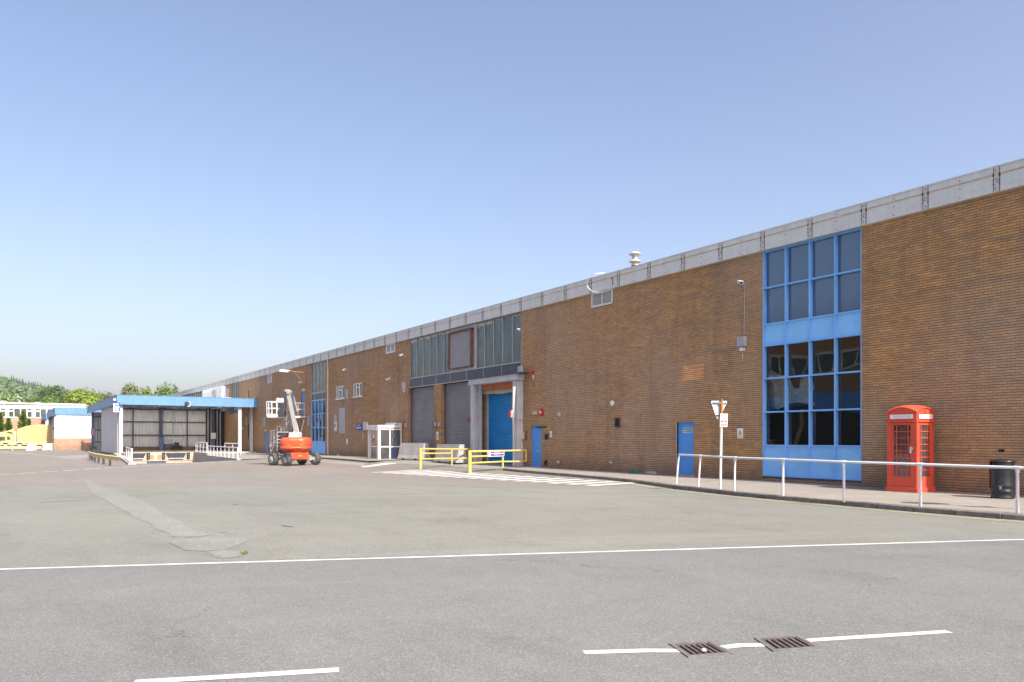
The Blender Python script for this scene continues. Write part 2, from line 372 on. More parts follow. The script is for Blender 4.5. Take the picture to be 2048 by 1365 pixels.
# ---------------------------------------------------------------- mesh builder
class MB:
    def __init__(s): s.v = []; s.f = []; s.mi = []; s.sm = []
    def add(s, vs, fs, mi=0, smooth=False):
        o = len(s.v); s.v += [Vector(q) for q in vs]
        for f in fs: s.f.append([i+o for i in f]); s.mi.append(mi); s.sm.append(smooth)
        return s
    def box(s, x0, x1, y0, y1, z0, z1, mi=0):
        if x0 > x1: x0, x1 = x1, x0
        if y0 > y1: y0, y1 = y1, y0
        if z0 > z1: z0, z1 = z1, z0
        v = [(x0,y0,z0),(x1,y0,z0),(x1,y1,z0),(x0,y1,z0),(x0,y0,z1),(x1,y0,z1),(x1,y1,z1),(x0,y1,z1)]
        return s.add(v, [(0,3,2,1),(4,5,6,7),(0,1,5,4),(1,2,6,5),(2,3,7,6),(3,0,4,7)], mi)
    def obox(s, p0, p1, w, h, up=(0,0,1), mi=0):           # bar of section w x h from p0 to p1
        p0 = Vector(p0); p1 = Vector(p1); d = (p1-p0).normalized(); u = Vector(up)
        if abs(d.dot(u)) > .98: u = Vector((0,1,0))
        a = d.cross(u).normalized()*(w/2); b = a.cross(d).normalized()*(h/2)
        v = [p0-a-b, p0+a-b, p0+a+b, p0-a+b, p1-a-b, p1+a-b, p1+a+b, p1-a+b]
        return s.add(v, [(0,1,2,3)[::-1],(4,5,6,7),(0,1,5,4),(1,2,6,5),(2,3,7,6),(3,0,4,7)], mi)
    def tube(s, pts, r, n=10, mi=0, caps=True):
        pts = [Vector(p) for p in pts]; rs = r if isinstance(r, (list, tuple)) else [r]*len(pts)
        rings = []; pa = None
        for i, p in enumerate(pts):
            if i == 0: d = pts[1]-p
            elif i == len(pts)-1: d = p-pts[-2]
            else: d = (pts[i+1]-p).normalized()+(p-pts[i-1]).normalized()
            d.normalize()
            if pa is None:
                u = Vector((0,0,1)) if abs(d.z) < .9 else Vector((1,0,0)); a = d.cross(u).normalized()
            else: a = (pa-d*pa.dot(d)).normalized()
            pa = a; b = d.cross(a)
            rings.append([p+(a*math.cos(k*2*math.pi/n)+b*math.sin(k*2*math.pi/n))*rs[i] for k in range(n)])
        v = [q for rg in rings for q in rg]; f = []
        for i in range(len(rings)-1):
            for k in range(n): f.append((i*n+k, i*n+(k+1)%n, (i+1)*n+(k+1)%n, (i+1)*n+k))
        s.add(v, f, mi, True)
        if caps:
            s.add(rings[0], [tuple(range(n))[::-1]], mi); s.add(rings[-1], [tuple(range(n))], mi)
        return s
    def lathe(s, prof, c=(0,0,0), n=24, mi=0, axis='z', smooth=True):
        c = Vector(c); v = []; f = []
        for (r, h) in prof:
            for k in range(n):
                a = k*2*math.pi/n
                q = (r*math.cos(a), r*math.sin(a), h)
                if axis == 'y': q = (q[0], q[2], q[1])
                if axis == 'x': q = (q[2], q[0], q[1])
                v.append(c+Vector(q))
        for i in range(len(prof)-1):
            for k in range(n): f.append((i*n+k, i*n+(k+1)%n, (i+1)*n+(k+1)%n, (i+1)*n+k))
        s.add(v, f, mi, smooth)
        s.add(v[:n], [tuple(range(n))[::-1]], mi); s.add(v[-n:], [tuple(range(n))], mi); return s
    def prism(s, poly, d, mi=0):                            # extrude planar polygon by vector d
        n = len(poly); d = Vector(d); a = [Vector(p) for p in poly]; b = [p+d for p in a]
        return s.add(a+b, [tuple(range(n))[::-1], tuple(range(n, 2*n))]+[(i, (i+1) % n, (i+1) % n+n, i+n) for i in range(n)], mi)
    def quad(s, a, b, c, d, mi=0): return s.add([a, b, c, d], [(0,1,2,3)], mi)
    def xf(s, m): s.v = [m @ q for q in s.v]; return s

ORG = {}
def origin(o): return ORG.get(o.name, Vector((0,0,0)))
def part(name, mb, mats, parent=None, org=None, bevel=0, label=None, local=False):
    if not isinstance(mats, (list, tuple)): mats = [mats]
    if parent is not None: og = origin(parent)
    elif org is not None: og = Vector(org)
    else:
        zs = min(v.z for v in mb.v); xs = [v.x for v in mb.v]; ys = [v.y for v in mb.v]
        og = Vector(((min(xs)+max(xs))/2, (min(ys)+max(ys))/2, zs))
    if local: sh = Vector((0,0,0))
    else: sh = og
    me = bpy.data.meshes.new(name); me.from_pydata([v-sh for v in mb.v], [], mb.f)
    for m in mats: me.materials.append(M[m] if isinstance(m, str) else m)
    me.polygons.foreach_set('material_index', mb.mi); me.polygons.foreach_set('use_smooth', mb.sm)
    me.update()
    o = bpy.data.objects.new(name, me); COL.objects.link(o)
    if parent is not None: o.parent = parent
    else: o.location = og
    ORG[o.name] = og
    if bevel:
        b = o.modifiers.new('bevel', 'BEVEL'); b.width = bevel; b.segments = 2; b.limit_method = 'ANGLE'; b.angle_limit = R(40)
    if label: o['label'] = label
    return o
def tag(o, label, cat, group=None):
    o['label'] = label; o['category'] = cat
    if group: o['group'] = group
    return o
def thing(name, label, cat, loc=(0,0,0), rz=0, group=None):
    o = bpy.data.objects.new(name, None); COL.objects.link(o); o.location = loc; o.rotation_euler = (0,0,rz)
    o.empty_display_size = .3; ORG[o.name] = Vector(loc)
    return tag(o, label, cat, group)
def struct(o, kind='structure'): o['kind'] = kind; return o
def copy_tree(o, loc=None, rz=None, label=None, parent=None):
    c = o.copy(); COL.objects.link(c); c.parent = parent
    if loc is not None: c.location = loc
    if rz is not None: c.rotation_euler = (0,0,rz)
    if label: c['label'] = label
    for ch in list(o.children): copy_tree(ch, parent=c)
    return c
def sheet(name, poly, mt, dz=.004, holes=(), grid=0, kind='structure', follow=True, jitter=0):
    pts = [Vector((p[0], p[1])) for p in poly]; n = len(pts); edges = [(i, (i+1) % n) for i in range(n)]
    if jitter:
        q = []
        for i in range(n):
            a, b = pts[i], pts[(i+1) % n]; L = (b-a).length; m = max(1, int(L/.35)); nn = Vector((-(b-a).y, (b-a).x))/L
            for k in range(m): q.append(a.lerp(b, k/m)+nn*random.uniform(-jitter, jitter))
        pts = q; n = len(pts); edges = [(i, (i+1) % n) for i in range(n)]
    hs = []
    for h in holes:
        o = len(pts); hh = [Vector((p[0], p[1])) for p in h]; pts += hh; hs.append(hh)
        edges += [(o+i, o+(i+1) % len(hh)) for i in range(len(hh))]
    if grid:
        def inside(p, pl):
            c = False; j = len(pl)-1
            for i in range(len(pl)):
                if (pl[i].y > p.y) != (pl[j].y > p.y) and p.x < (pl[j].x-pl[i].x)*(p.y-pl[i].y)/(pl[j].y-pl[i].y)+pl[i].x: c = not c
                j = i
            return c
        base = list(pts[:n])
        for gx, gy in grid:
            p = Vector((gx, gy))
            if inside(p, base) and not any(inside(p, h) for h in hs): pts.append(p)
    v, e, f, _, _, _ = delaunay_2d_cdt(pts, edges, [], 0, 1e-4)
    def ins(p, pl):
        c = False; j = len(pl)-1
        for i in range(len(pl)):
            if (pl[i].y > p.y) != (pl[j].y > p.y) and p.x < (pl[j].x-pl[i].x)*(p.y-pl[i].y)/(pl[j].y-pl[i].y)+pl[i].x: c = not c
            j = i
        return c
    outl = pts[:n]
    def ok(t):
        c = sum((v[i] for i in t), Vector((0,0)))/len(t)
        return ins(c, outl) and not any(ins(c, h) for h in hs)
    f = [t for t in f if ok(t)]
    mb = MB(); fs = []
    for t in f:
        a, b, c = v[t[0]], v[t[1]], v[t[2]]
        if (b-a).cross(c-a) < 0: t = list(t)[::-1]
        fs.append(tuple(t))
    mb.add([(q.x, q.y, (gz(q.x, q.y) if follow else 0)+dz) for q in v], fs)
    o = part(name, mb, mt, org=(0,0,0))
    if kind: struct(o, kind)
    return o
def text(name, body, size, mt, parent, loc, rot, thick=.002, align='CENTER', sx=1.0):
    cu = bpy.data.curves.new('t', 'FONT'); cu.body = body; cu.size = size; cu.align_x = align; cu.align_y = 'CENTER'; cu.extrude = thick/2; cu.resolution_u = 2
    ob = bpy.data.objects.new('t', cu); COL.objects.link(ob)
    bpy.context.view_layer.update()
    me = bpy.data.meshes.new_from_object(ob.evaluated_get(bpy.context.evaluated_depsgraph_get()))
    bpy.data.objects.remove(ob); bpy.data.curves.remove(cu)
    mx = Matrix.Translation(Vector(loc)-origin(parent)) @ rot.to_4x4() @ Matrix.Diagonal((sx,1,1,1))
    me.transform(mx); me.materials.clear(); me.materials.append(M[mt])
    o = bpy.data.objects.new(name, me); COL.objects.link(o); o.parent = parent; ORG[o.name] = origin(parent)
    return o
FACE_Y = Matrix.Rotation(R(90), 3, 'X')                     # text read from -Y
FACE_X = Matrix.Rotation(R(90), 3, 'Z') @ Matrix.Rotation(R(90), 3, 'X')   # text read from +X
def ribbed(mb, a, b, z0, z1, out, pitch=.3, depth=.03, mi=0):
    # trapezoid-profiled cladding between plan points a,b ; out = outward normal (2D)
    a = Vector(a); b = Vector(b); L = (b-a).length; d = (b-a)/L; o = Vector(out); n = max(1, round(L/pitch)); p = L/n
    pl = []
    for i in range(n):
        for (f, h) in ((0,0),(.55,0),(.65,1),(.9,1)): pl.append(a+d*(p*(i+f))+o*(depth*h))
    pl.append(b)
    for q, r in zip(pl, pl[1:]): mb.quad((q.x,q.y,z0),(r.x,r.y,z0),(r.x,r.y,z1),(q.x,q.y,z1), mi)
def slats(mb, x0, x1, y, z0, z1, pitch=.085, depth=.022, mi=0):     # roller shutter curtain facing -Y
    n = int((z1-z0)/pitch)
    for i in range(n):
        za = z0+(z1-z0)*i/n; h = (z1-z0)/n
        prof = [(0,0),(-depth*.8,.18),(-depth,.45),(-depth*.75,.75),(0,.93),(.006,1.0)]
        for (ya, fa), (yb, fb) in zip(prof, prof[1:]):
            mb.quad((x0,y+ya,za+h*fa),(x1,y+ya,za+h*fa),(x1,y+yb,za+h*fb),(x0,y+yb,za+h*fb), mi)
def louvres(mb, x0, x1, y, z0, z1, pitch=.08, depth=.06, mi=0):
    n = max(2, int((z1-z0)/pitch))
    for i in range(n):
        z = z0+(z1-z0)*i/n; h = (z1-z0)/n
        mb.add([(x0,y-depth,z),(x1,y-depth,z),(x1,y,z+h*1.15),(x0,y,z+h*1.15)], [(0,1,2,3)], mi)
# ---------------------------------------------------------------- ground
PA, PB, PC, PD = Vector((-53.5,6.6)), Vector((-60.6,14.35)), Vector((-86,16.05)), Vector((-86,9.0))
g1 = [P(1342,1291), P(1418,1286), P(1462,1310), P(1378,1316)]
g2 = [P(1513,1279.5), P(1593,1274.5), P(1637,1297.5), P(1548,1304)]
def inset(q, k):
    c = sum((Vector((p.x, p.y)) for p in q), Vector((0,0)))/4
    return [Vector((p.x, p.y)).lerp(c, k) for p in q]
holes = [inset(g1, .04), inset(g2, .04)]
gg = [(x, y) for x in [i*-3.1 for i in range(1, 40)] for y in (15.1,16.2,17.3,18.4,19.5,20.6,21.5,22.3)]
sheet('ground', [(-1500,-900),(900,-900),(900,1200),(-1500,1200)], 'yard', 0, holes=[[PA,PB,PC,PD]]+holes, grid=gg)
mb = MB()
def ramp_pt(a, b, t): return a.lerp(b, t)
for t0, z0, t1, z1 in ((0,0,.12,-.16),(.12,-.16,.45,-.6),(.45,-.6,1,-.86)):
    a0, a1 = PA.lerp(PD, t0), PA.lerp(PD, t1); b0, b1 = PB.lerp(PC, t0), PB.lerp(PC, t1)
    mb.quad((a0.x,a0.y,z0),(b0.x,b0.y,z0),(b1.x,b1.y,z1),(a1.x,a1.y,z1))
struct(part('dock_ramp', mb, 'yard', org=(0,0,0)))
# road: carriageway the camera stands beside
e0, e1 = P(0,1140), P(2048,1080); ed = Vector((e1.x-e0.x, e1.y-e0.y)).normalized(); en = Vector((ed.y, -ed.x))   # en points to the camera side
E0 = Vector((e0.x, e0.y))
def rd(s, w): q = E0+ed*s+en*w; return (q.x, q.y)
def curve_edge(w, smax=14.6, ang=62, rad=7.0):
    pts = [rd(-60, w), rd(-8, w), rd(0, w), rd(smax, w)]
    c = E0+ed*smax+en*rad
    for i in range(1, 9):
        a = R(ang)*i/8
        pts.append(tuple((c-en*(rad-w)*math.cos(a)+ed*(rad-w)*math.sin(a))[:]))
    d = ed*math.cos(R(ang))+en*math.sin(R(ang))
    pts.append((pts[-1][0]+d.x*60, pts[-1][1]+d.y*60))
    return pts
outer = curve_edge(-.12); inner = curve_edge(11.6, rad=13)
road = outer+[rd(120,40), rd(120,60), rd(-60,60)]
sheet('road', [rd(-60,-.12), rd(-8,-.12), rd(14.6,-.12)]+outer[4:]+[(60,0),(60,-60),rd(-60,70)], 'road', .004, holes=holes)
# edge line
def ribbon(pts, w, mt, name, dz=.008, jit=0):
    mb = MB(); L = []; Rr = []
    pts = [Vector((p[0], p[1])) for p in pts]
    q = []
    for a, b in zip(pts, pts[1:]):
        m = max(1, int((b-a).length/.5))
        for k in range(m): q.append(a.lerp(b, k/m))
    q.append(pts[-1]); pts = q
    for i, p in enumerate(pts):
        d = (pts[min(i+1, len(pts)-1)]-pts[max(i-1, 0)]).normalized(); n = Vector((-d.y, d.x)); j = random.uniform(-jit, jit); k = random.uniform(-jit, jit)
        L.append(p+n*(w/2+j)); Rr.append(p-n*(w/2+k))
    for i in range(len(pts)-1):
        a, b, c, d = Rr[i], Rr[i+1], L[i+1], L[i]
        mb.quad(*[(q.x, q.y, gz(q.x, q.y)+dz) for q in (a, b, c, d)])
    return mb
o = part('edge_line', ribbon(curve_edge(0), .105, 'line', '', jit=.006), 'line', org=(0,0,0)); struct(o)
def dash(p0, p1, w, name='road_dash', mt='line', jit=.006, bend=None):
    pts = [Vector((p0.x,p0.y)), Vector((p1.x,p1.y))]
    if bend: pts = [pts[0]]+[Vector((b.x,b.y)) for b in bend]+[pts[1]]
    struct(part(name, ribbon(pts, w, mt, '', jit=jit), mt, org=(0,0,0)))
dash(P(1168,1307.5), P(1362,1304), .095, bend=[P(1290,1303.5)])
dash(P(1446,1297), P(1528,1292), .1, bend=[P(1480,1293)])
dash(P(1612,1283.5), P(1898,1265), .095, bend=[P(1655,1280)])
dash(P(268,1367), P(678,1342), .10)
# yard markings
def px_poly(pts, dz=0): return [tuple(P(a, b)[:2]) for a, b in pts]
sheet('tarmac_patch', px_poly([(152,953),(172,965),(182,985),(215,1003),(262,1030),(318,1059),(345,1075),(402,1074),(416,1071),(372,1051),(330,1030),(300,1010),(252,988),(208,975),(178,963)]), 'patch', .005, jitter=.05)
sheet('tarmac_patch', px_poly([(339,1085),(352,1094),(370,1101),(410,1104),(450,1100),(475,1090),(496,1082),(484,1078),(420,1074.6),(385,1077),(358,1080)]), 'patch', .005, jitter=.05)
sheet('tarmac_patch', px_poly([(414,1103.6),(432,1114),(446,1118),(480,1114),(476,1106),(452,1100.5)]), 'patch', .005, jitter=.03)
sheet('concrete_gutter', px_poly([(-40,901),(0,905.5),(60,910),(110,913.5),(126,917.5),(150,919),(176,914.5),(176,909.8),(120,913),(60,907.6),(0,902.8),(-40,899.5)]), 'concrete_ground', .005, jitter=.05)
struct(part('faded_red_line', ribbon([P(78,1005), P(165,1001)], .12, '', '', jit=.01), 'faded_red', org=(0,0,0)))
for i in range(13):
    s0, s1 = [(-8,26),(36,76),(81,116),(125,160),(167,202),(207,240),(246,276),(280,304),(314,338),(347,370),(379,401),(407,430),(440,466)][i]
    yy = lambda x: 950.3-x*.0645 if x < 200 else 937.4-(x-200)*.0528
    dash(P(s0, yy(s0)), P(s1, yy(s1)), .2 if i > 2 else .13, 'yard_dash', 'hatch', .02)
# hatching in front of the shutters
A0, A1, B0, B1 = P(745,945.6), P(1176,972), P(841,939.7), P(1272,966)
ns = 15
for i in range(ns+1):
    t = i/ns; a = A0.lerp(A1, t); b = B0.lerp(B1, t)
    d = (A1-A0).normalized()*.26 if i else (A1-A0).normalized()*.2
    if i % 1 == 0:
        q = [a-d, a+d, b+d, b-d]
        sheet('hatch_stripe', [(p.x, p.y) for p in q], 'hatch', .008, jitter=.025)
for (a, b, c, d) in (((720,933.6),(728,935.2),(800,927.2),(790,926)), ((741,931),(748,931.8),(790,925.6),(782,925))):
    sheet('hatch_stripe', px_poly([a, b, c, d]), 'hatch', .008, jitter=.01)
sheet('concrete_gutter', px_poly([(640,920.3),(668,922.3),(700,925),(733,928.2),(728,932.5),(695,929.5),(660,926.5),(632,924)]), 'concrete_ground', .006, jitter=.04)
# kerb + pavement (right)
kb = [(1005,941.5),(1050,946),(1093,950),(1150,954.8),(1210,960),(1269,966.5),(1310,972.5),(1351,979),(1400,984.3),(1457,990.6),(1558,1000.7),(1678.5,1011),(1737,1016.5),(1838,1025.4),(2031,1041)]
K = [Vector(P(*p)[:2]) for p in kb]
K = K[:-1]+[K[-1]]+[K[-1]+Vector((3,.35)), K[-1]+Vector((9,.6)), K[-1]+Vector((30,.6))]
def resample(pts, step):
    out = [pts[0]]; acc = 0
    for a, b in zip(pts, pts[1:]):
        L = (b-a).length; pos = step-acc
        while pos <= L: out.append(a.lerp(b, pos/L)); pos += step
        acc = (acc+L) % step
    return out
Ks = resample(K, .915)
mb = MB()
for a, b in zip(Ks, Ks[1:]):
    d = (b-a).normalized(); n = Vector((-d.y, d.x))
    if n.y < 0: n = -n
    g = .012; a2 = a+d*g; b2 = b-d*g; j = random.uniform(-.008,.008)
    za = gz(a.x, a.y); zb = gz(b.x, b.y)
    top = .122+random.uniform(-.006,.004)
    q = [(a2, za), (b2, zb)]
    v = []
    for (p, z) in q:
        for (w, h) in ((0+j,-.1),(0+j,top-.02),(.02+j,top),(.14,top),(.14,-.1)):
            s = p+n*w; v.append((s.x, s.y, z+h))
    f = [(0,1,2,3,4)[::-1],(5,6,7,8,9)]+[(i, (i+1) % 5, (i+1) % 5+5, i+5) for i in range(5)]
    mb.add(v, f)
struct(part('kerb', mb, 'kerb', org=(0,0,0)))
mb = MB(); rows = []
for i, a in enumerate(Ks):
    d = (Ks[min(i+1, len(Ks)-1)]-Ks[max(0, i-1)]).normalized(); n = Vector((-d.y, d.x)); n = n if n.y > 0 else -n
    s = a+n*.12; r = []
    for k in range(7):
        p = s.lerp(Vector((s.x, 22.75)), k/6); r.append((p.x, p.y, gz(p.x, p.y)+.12+.003*math.sin(p.x*2.1)*(k < 5)))
    rows.append(r)
for r, s in zip(rows, rows[1:]):
    for k in range(6): mb.quad(r[k], s[k], s[k+1], r[k+1])
struct(part('pavement', mb, 'pave', org=(0,0,0)))
mb = MB()                                                    # dark grit caught in front of the kerb foot
Kd = [p for p in Ks]
# double yellow lines
def offs(pts, w):
    out = []
    for i, a in enumerate(pts):
        d = (pts[min(i+1, len(pts)-1)]-pts[max(0, i-1)]).normalized(); n = Vector((-d.y, d.x)); n = n if n.y > 0 else -n
        out.append(a-n*w)
    return out
ks2 = [k for k in Ks if k.x > -24]
for w in (.22, .40): struct(part('double_yellow_line', ribbon(offs(ks2, w), .075, '', '', jit=.006), 'yline', org=(0,0,0)))
# apron in front of the shutters (no kerb)
fr = [P(1010,941.5), P(960,938), P(905,933), P(850,930), P(800,928), P(745,925.5)]
mb = MB(); rows = []
XS = [-38.0+(-1.2)*i for i in range(12)]
frx = sorted([(f.x, f.y) for f in fr])
def fy(x):
    for (a, b), (c, d) in zip(frx, frx[1:]):
        if a <= x <= c: return b+(d-b)*(x-a)/(c-a)
    return frx[0][1] if x < frx[0][0] else frx[-1][1]
x = frx[-1][0]; xs = []
while x > frx[0][0]: xs.append(x); x -= .8
xs.append(frx[0][0])
for x in xs:
    y0 = fy(x); r = []
    for k in range(7):
        y = y0+(22.75-y0)*k/6; r.append((x, y, gz(x, y)+.006+.114*(k/6 if k < 5 else 1)**.8*(1)))
    rows.append(r)
for r, s in zip(rows, rows[1:]):
    for k in range(6): mb.quad(r[k], r[k+1], s[k+1], s[k])
struct(part('concrete_apron', mb, 'concrete_ground', org=(0,0,0)))
# left pavement with kerb
kl = [(738,926),(700,922.3),(642,918),(600,915),(560,912.3),(520,910),(495,909.3),(484,906)]
KL = [Vector(P(*p)[:2]) for p in kl]; KLs = resample(KL, .915)
mb = MB(); mp = MB(); pr = None
for i in range(len(KLs)-1):
    a, b = KLs[i], KLs[i+1]; za, zb = gz(a.x, a.y), gz(b.x, b.y)
    mb.add([(a.x,a.y,za-.1),(b.x+.01,b.y,zb-.1),(b.x+.01,b.y,zb+.11),(a.x,a.y,za+.11),(a.x,a.y+.14,za+.115),(b.x+.01,b.y+.14,zb+.115)], [(1,0,3,2),(2,3,4,5)])
    mp.quad((a.x,a.y+.13,za+.113),(b.x,b.y+.13,zb+.113),(b.x,22.75,gz(b.x,22.75)+.12),(a.x,22.75,gz(a.x,22.75)+.12))
struct(part('kerb', mb, 'kerb', org=(0,0,0))); struct(part('pavement', mp, 'pave', org=(0,0,0)))
# grates with real depth
def grate(q, label):
    c = sum(q, Vector((0,0,0)))/4; t = thing('drain_grate', label, 'drain grate', (c.x, c.y, .004), 0, 'drain grates in the road')
    def bl(u, v, z): p = q[0].lerp(q[1], u).lerp(q[3].lerp(q[2], u), v); return (p.x, p.y, z)
    fr = MB(); z1 = .014
    def slab(m, u0, u1, v0, v1, za, zb):
        v = [bl(u0,v0,za),bl(u1,v0,za),bl(u1,v1,za),bl(u0,v1,za),bl(u0,v0,zb),bl(u1,v0,zb),bl(u1,v1,zb),bl(u0,v1,zb)]
        m.add(v, [(0,1,2,3),(4,7,6,5),(0,4,5,1),(1,5,6,2),(2,6,7,3),(3,7,4,0)])
    for a in ((-.04,1.04,-.05,.05),(-.04,1.04,.95,1.05),(-.04,.05,.05,.95),(.95,1.04,.05,.95)): slab(fr, *a, -.05, z1)
    part('frame', fr, 'grate_frame', t)
    br = MB(); n = 7
    for i in range(n):
        u = .075+.85*i/(n-1); slab(br, u-.035, u+.035, .05, .95, -.03, .010)
    slab(br, .05, .95, .05, .13, -.03, .0105); slab(br, .05, .95, .87, .95, -.03, .0105)
    part('bars', br, 'cast_iron', t)
    pt = MB()
    a, b, c2, d = [bl(u, v, -.4) for u, v in ((0,0),(1,0),(1,1),(0,1))]; A, B, C2, D = [bl(u, v, -.045) for u, v in ((0,0),(1,0),(1,1),(0,1))]
    pt.add([a,b,c2,d,A,B,C2,D], [(0,1,2,3),(0,4,5,1),(1,5,6,2),(2,6,7,3),(3,7,4,0)])
    part('gully', pt, 'pit', t)
grate(g1, 'left one of two slotted iron road drain covers, with a pale pebble on its bars')
grate(g2, 'right one of the two slotted iron road drain covers, nearer the longer white dash')
c = P(1407,1308)
tag(part('pebble', MB().lathe([(0.001,0),(.022,.006),(.026,.016),(.015,.028),(.001,.031)], (c.x, c.y, .012), 8), 'concrete', None), 'small pale pebble lying on the left road drain cover', 'pebble')
# litter of leaves and grit along the kerb
lm = MB(); rnd = random.Random(3)
for i in range(900):
    k = rnd.choice(Ks[8:44]); s = rnd.random(); w = rnd.choice([rnd.uniform(-.14,-.01), rnd.uniform(.16,.34)])
    if w > .1 and rnd.random() < .45: continue
    x = k.x+rnd.uniform(-.45,.45); y = k.y+w
    z = gz(x, y)+(.008 if w < 0 else .128); r = rnd.uniform(.006,.022); a = rnd.uniform(0, 6.28)
    if rnd.random() < .5 and (int(x*1.3) % 3): continue
    ca, sa = math.cos(a)*r, math.sin(a)*r
    lm.add([(x-ca,y-sa,z),(x+sa*.5,y-ca*.5,z+.004),(x+ca,y+sa,z+rnd.uniform(0,.015)),(x-sa*.5,y+ca*.5,z+.003)], [(0,1,2,3)], rnd.choice([0,0,1]))
for i in range(500):
    p = P(rnd.gauss(900,75), rnd.gauss(939.5,2.6)); r = rnd.uniform(.012,.04); a = rnd.uniform(0,6.28); ca, sa = math.cos(a)*r, math.sin(a)*r
    lm.add([(p.x-ca,p.y-sa,p.z+.03),(p.x+sa*.5,p.y-ca*.5,p.z+.034),(p.x+ca,p.y+sa,p.z+.04),(p.x-sa*.5,p.y+ca*.5,p.z+.033)], [(0,1,2,3)], 1)
M['litter_a'] = mat('dry brown leaf', (.22,.11,.045), .8, var=.4, vs=20); M['litter_b'] = mat('dark grit', (.13,.10,.075), .9, var=.3, vs=20)
struct(part('leaf_litter', lm, ['litter_a','litter_b'], org=(0,0,0)), 'stuff')
# small twigs / stains on the yard
for (a, b, w, m) in (((464,1010),(476,1010.3),.05,'pit'),((524,1045),(540,1043.5),.02,'litter_a'),((438,1065.3),(456,1066.3),.025,'litter_a'),((564,1052),(586,1055),.05,'litter_b')):
    dash(P(*a), P(*b), w, 'tar_mark', m, .004)
wd = MB(); c = P(488,1109)
for i in range(16):
    a = i*.9+.3; L = .028+.02*(i % 4)/3
    x, y = c.x+.05*math.cos(a*2.2), c.y+.03*math.sin(a*3)
    wd.add([(x,y,.005),(x+.02*math.cos(a),y+.02*math.sin(a),.03+L*.3),(x+L*math.cos(a),y+L*math.sin(a),.02+L*.4),(x-.02*math.sin(a),y+.02*math.cos(a),.02)], [(0,1,2,3)])
tag(part('weed', wd, 'leaf_bright'), 'small green weed growing by the white edge line, below the pale tarmac patch', 'weed')

# ---------------------------------------------------------------- the long brick factory
TOP = 8.92; PB_Z = 8.25
fac = thing('factory_building', 'long brown brick factory with grey parapet, blue glazing and roller shutters', 'factory', (-34,WY,0))
RX = 16.0; LX = -152.0
def wall_holes(mb, x0, x1, z0, z1, y, holes, depth, mi=0):
    xs = sorted({x0, x1}|{h[0] for h in holes}|{h[1] for h in holes}); zs = sorted({z0, z1}|{h[2] for h in holes}|{h[3] for h in holes})
    xs = [x for x in xs if x0 <= x <= x1]; zs = [z for z in zs if z0 <= z <= z1]
    for a, b in zip(xs, xs[1:]):
        for c, d in zip(zs, zs[1:]):
            mx, mz = (a+b)/2, (c+d)/2
            if any(h[0] < mx < h[1] and h[2] < mz < h[3] for h in holes): continue
            mb.quad((a,y,c),(b,y,c),(b,y,d),(a,y,d), mi)
    for (a, b, c, d) in holes:
        mb.quad((a,y,c),(a,y,d),(a,y+depth,d),(a,y+depth,c), mi); mb.quad((b,y,d),(b,y,c),(b,y+depth,c),(b,y+depth,d), mi)
        if d < z1-.01: mb.quad((a,y,d),(b,y,d),(b,y+depth,d),(a,y+depth,d), mi)
        if c > z0+.01: mb.quad((b,y,c),(a,y,c),(a,y+depth,c),(b,y+depth,c), mi)
H = {}
BW0, BW1 = wx(1524.5), wx(1723)
H['blue'] = (BW0, BW1, .22, PB_Z)
H['lv1'] = (wx(1183), wx(1226), 7.6, PB_Z)
H['bay'] = (wx(818.5), wx(1041), 5.0, PB_Z)
H['s1'] = (wx(816), wx(868.4), -.3, 5.0); H['s2'] = (wx(882.6), -39.05, -.3, 5.0); H['s3'] = (-38.45, -33.9, -.3, 5.0)
H['lv2'] = (wx(772.5), wx(790.5), 7.62, PB_Z)
H['w1'] = (wx(672.5), wx(688.5), 4.85, 5.87); H['w2'] = (wx(706.5), wx(724), 4.85, 5.9)
H['col'] = (wx(621.5), wx(650.5), .33, PB_Z)
H['d1'] = (wx(1061.5), wx(1083), .2, 2.3); H['d2'] = (wx(1354), wx(1387.3), .17, 2.28)
H['ud'] = (wx(603), wx(609.5), 3.72, 5.85); H['ld'] = (wx(529.8), wx(535.3), .15, 2.3)
H['w3'] = (wx(534.5), wx(545.5), 4.3, 5.5); H['w4'] = (wx(563), wx(571.5), 4.5, 5.7); H['w5'] = (wx(539), wx(550.5), .9, 2.5)
H['lv3'] = (wx(535.5), wx(544), 7.35, PB_Z)
H['col2'] = (wx(463), wx(478), 4.6, PB_Z); H['gd'] = (wx(447), wx(457), 4.6, 7.9)
H['green'] = (LX+2, wx(406), 5.3, PB_Z)
H['pd'] = (-50.7, -49.6, .28, 2.4)
mb = MB(); wall_holes(mb, LX, RX, -.4, TOP-.1, WY, list(H.values()), .32)
part('wall', mb, 'brick', fac)
# body behind: dark backing, flat roof, rear and ends
mb = MB(); mb.box(LX, RX, WY+1.3, WY+1.45, -.4, 8.6)
part('inner_wall', mb, 'black', fac)
mb = MB(); mb.box(LX, RX, WY+.05, WY+70, TOP-.35, TOP-.12); part('roof', mb, 'roof', fac)
mb = MB(); mb.box(LX-.01, LX+.3, WY+.02, WY+70, -.4, TOP-.36); mb.box(RX-.3, RX+.01, WY+.02, WY+70, -.4, TOP-.36); mb.box(LX, RX, WY+69.7, WY+70.02, -.4, TOP-.37); part('rear_wall', mb, 'brick', fac)
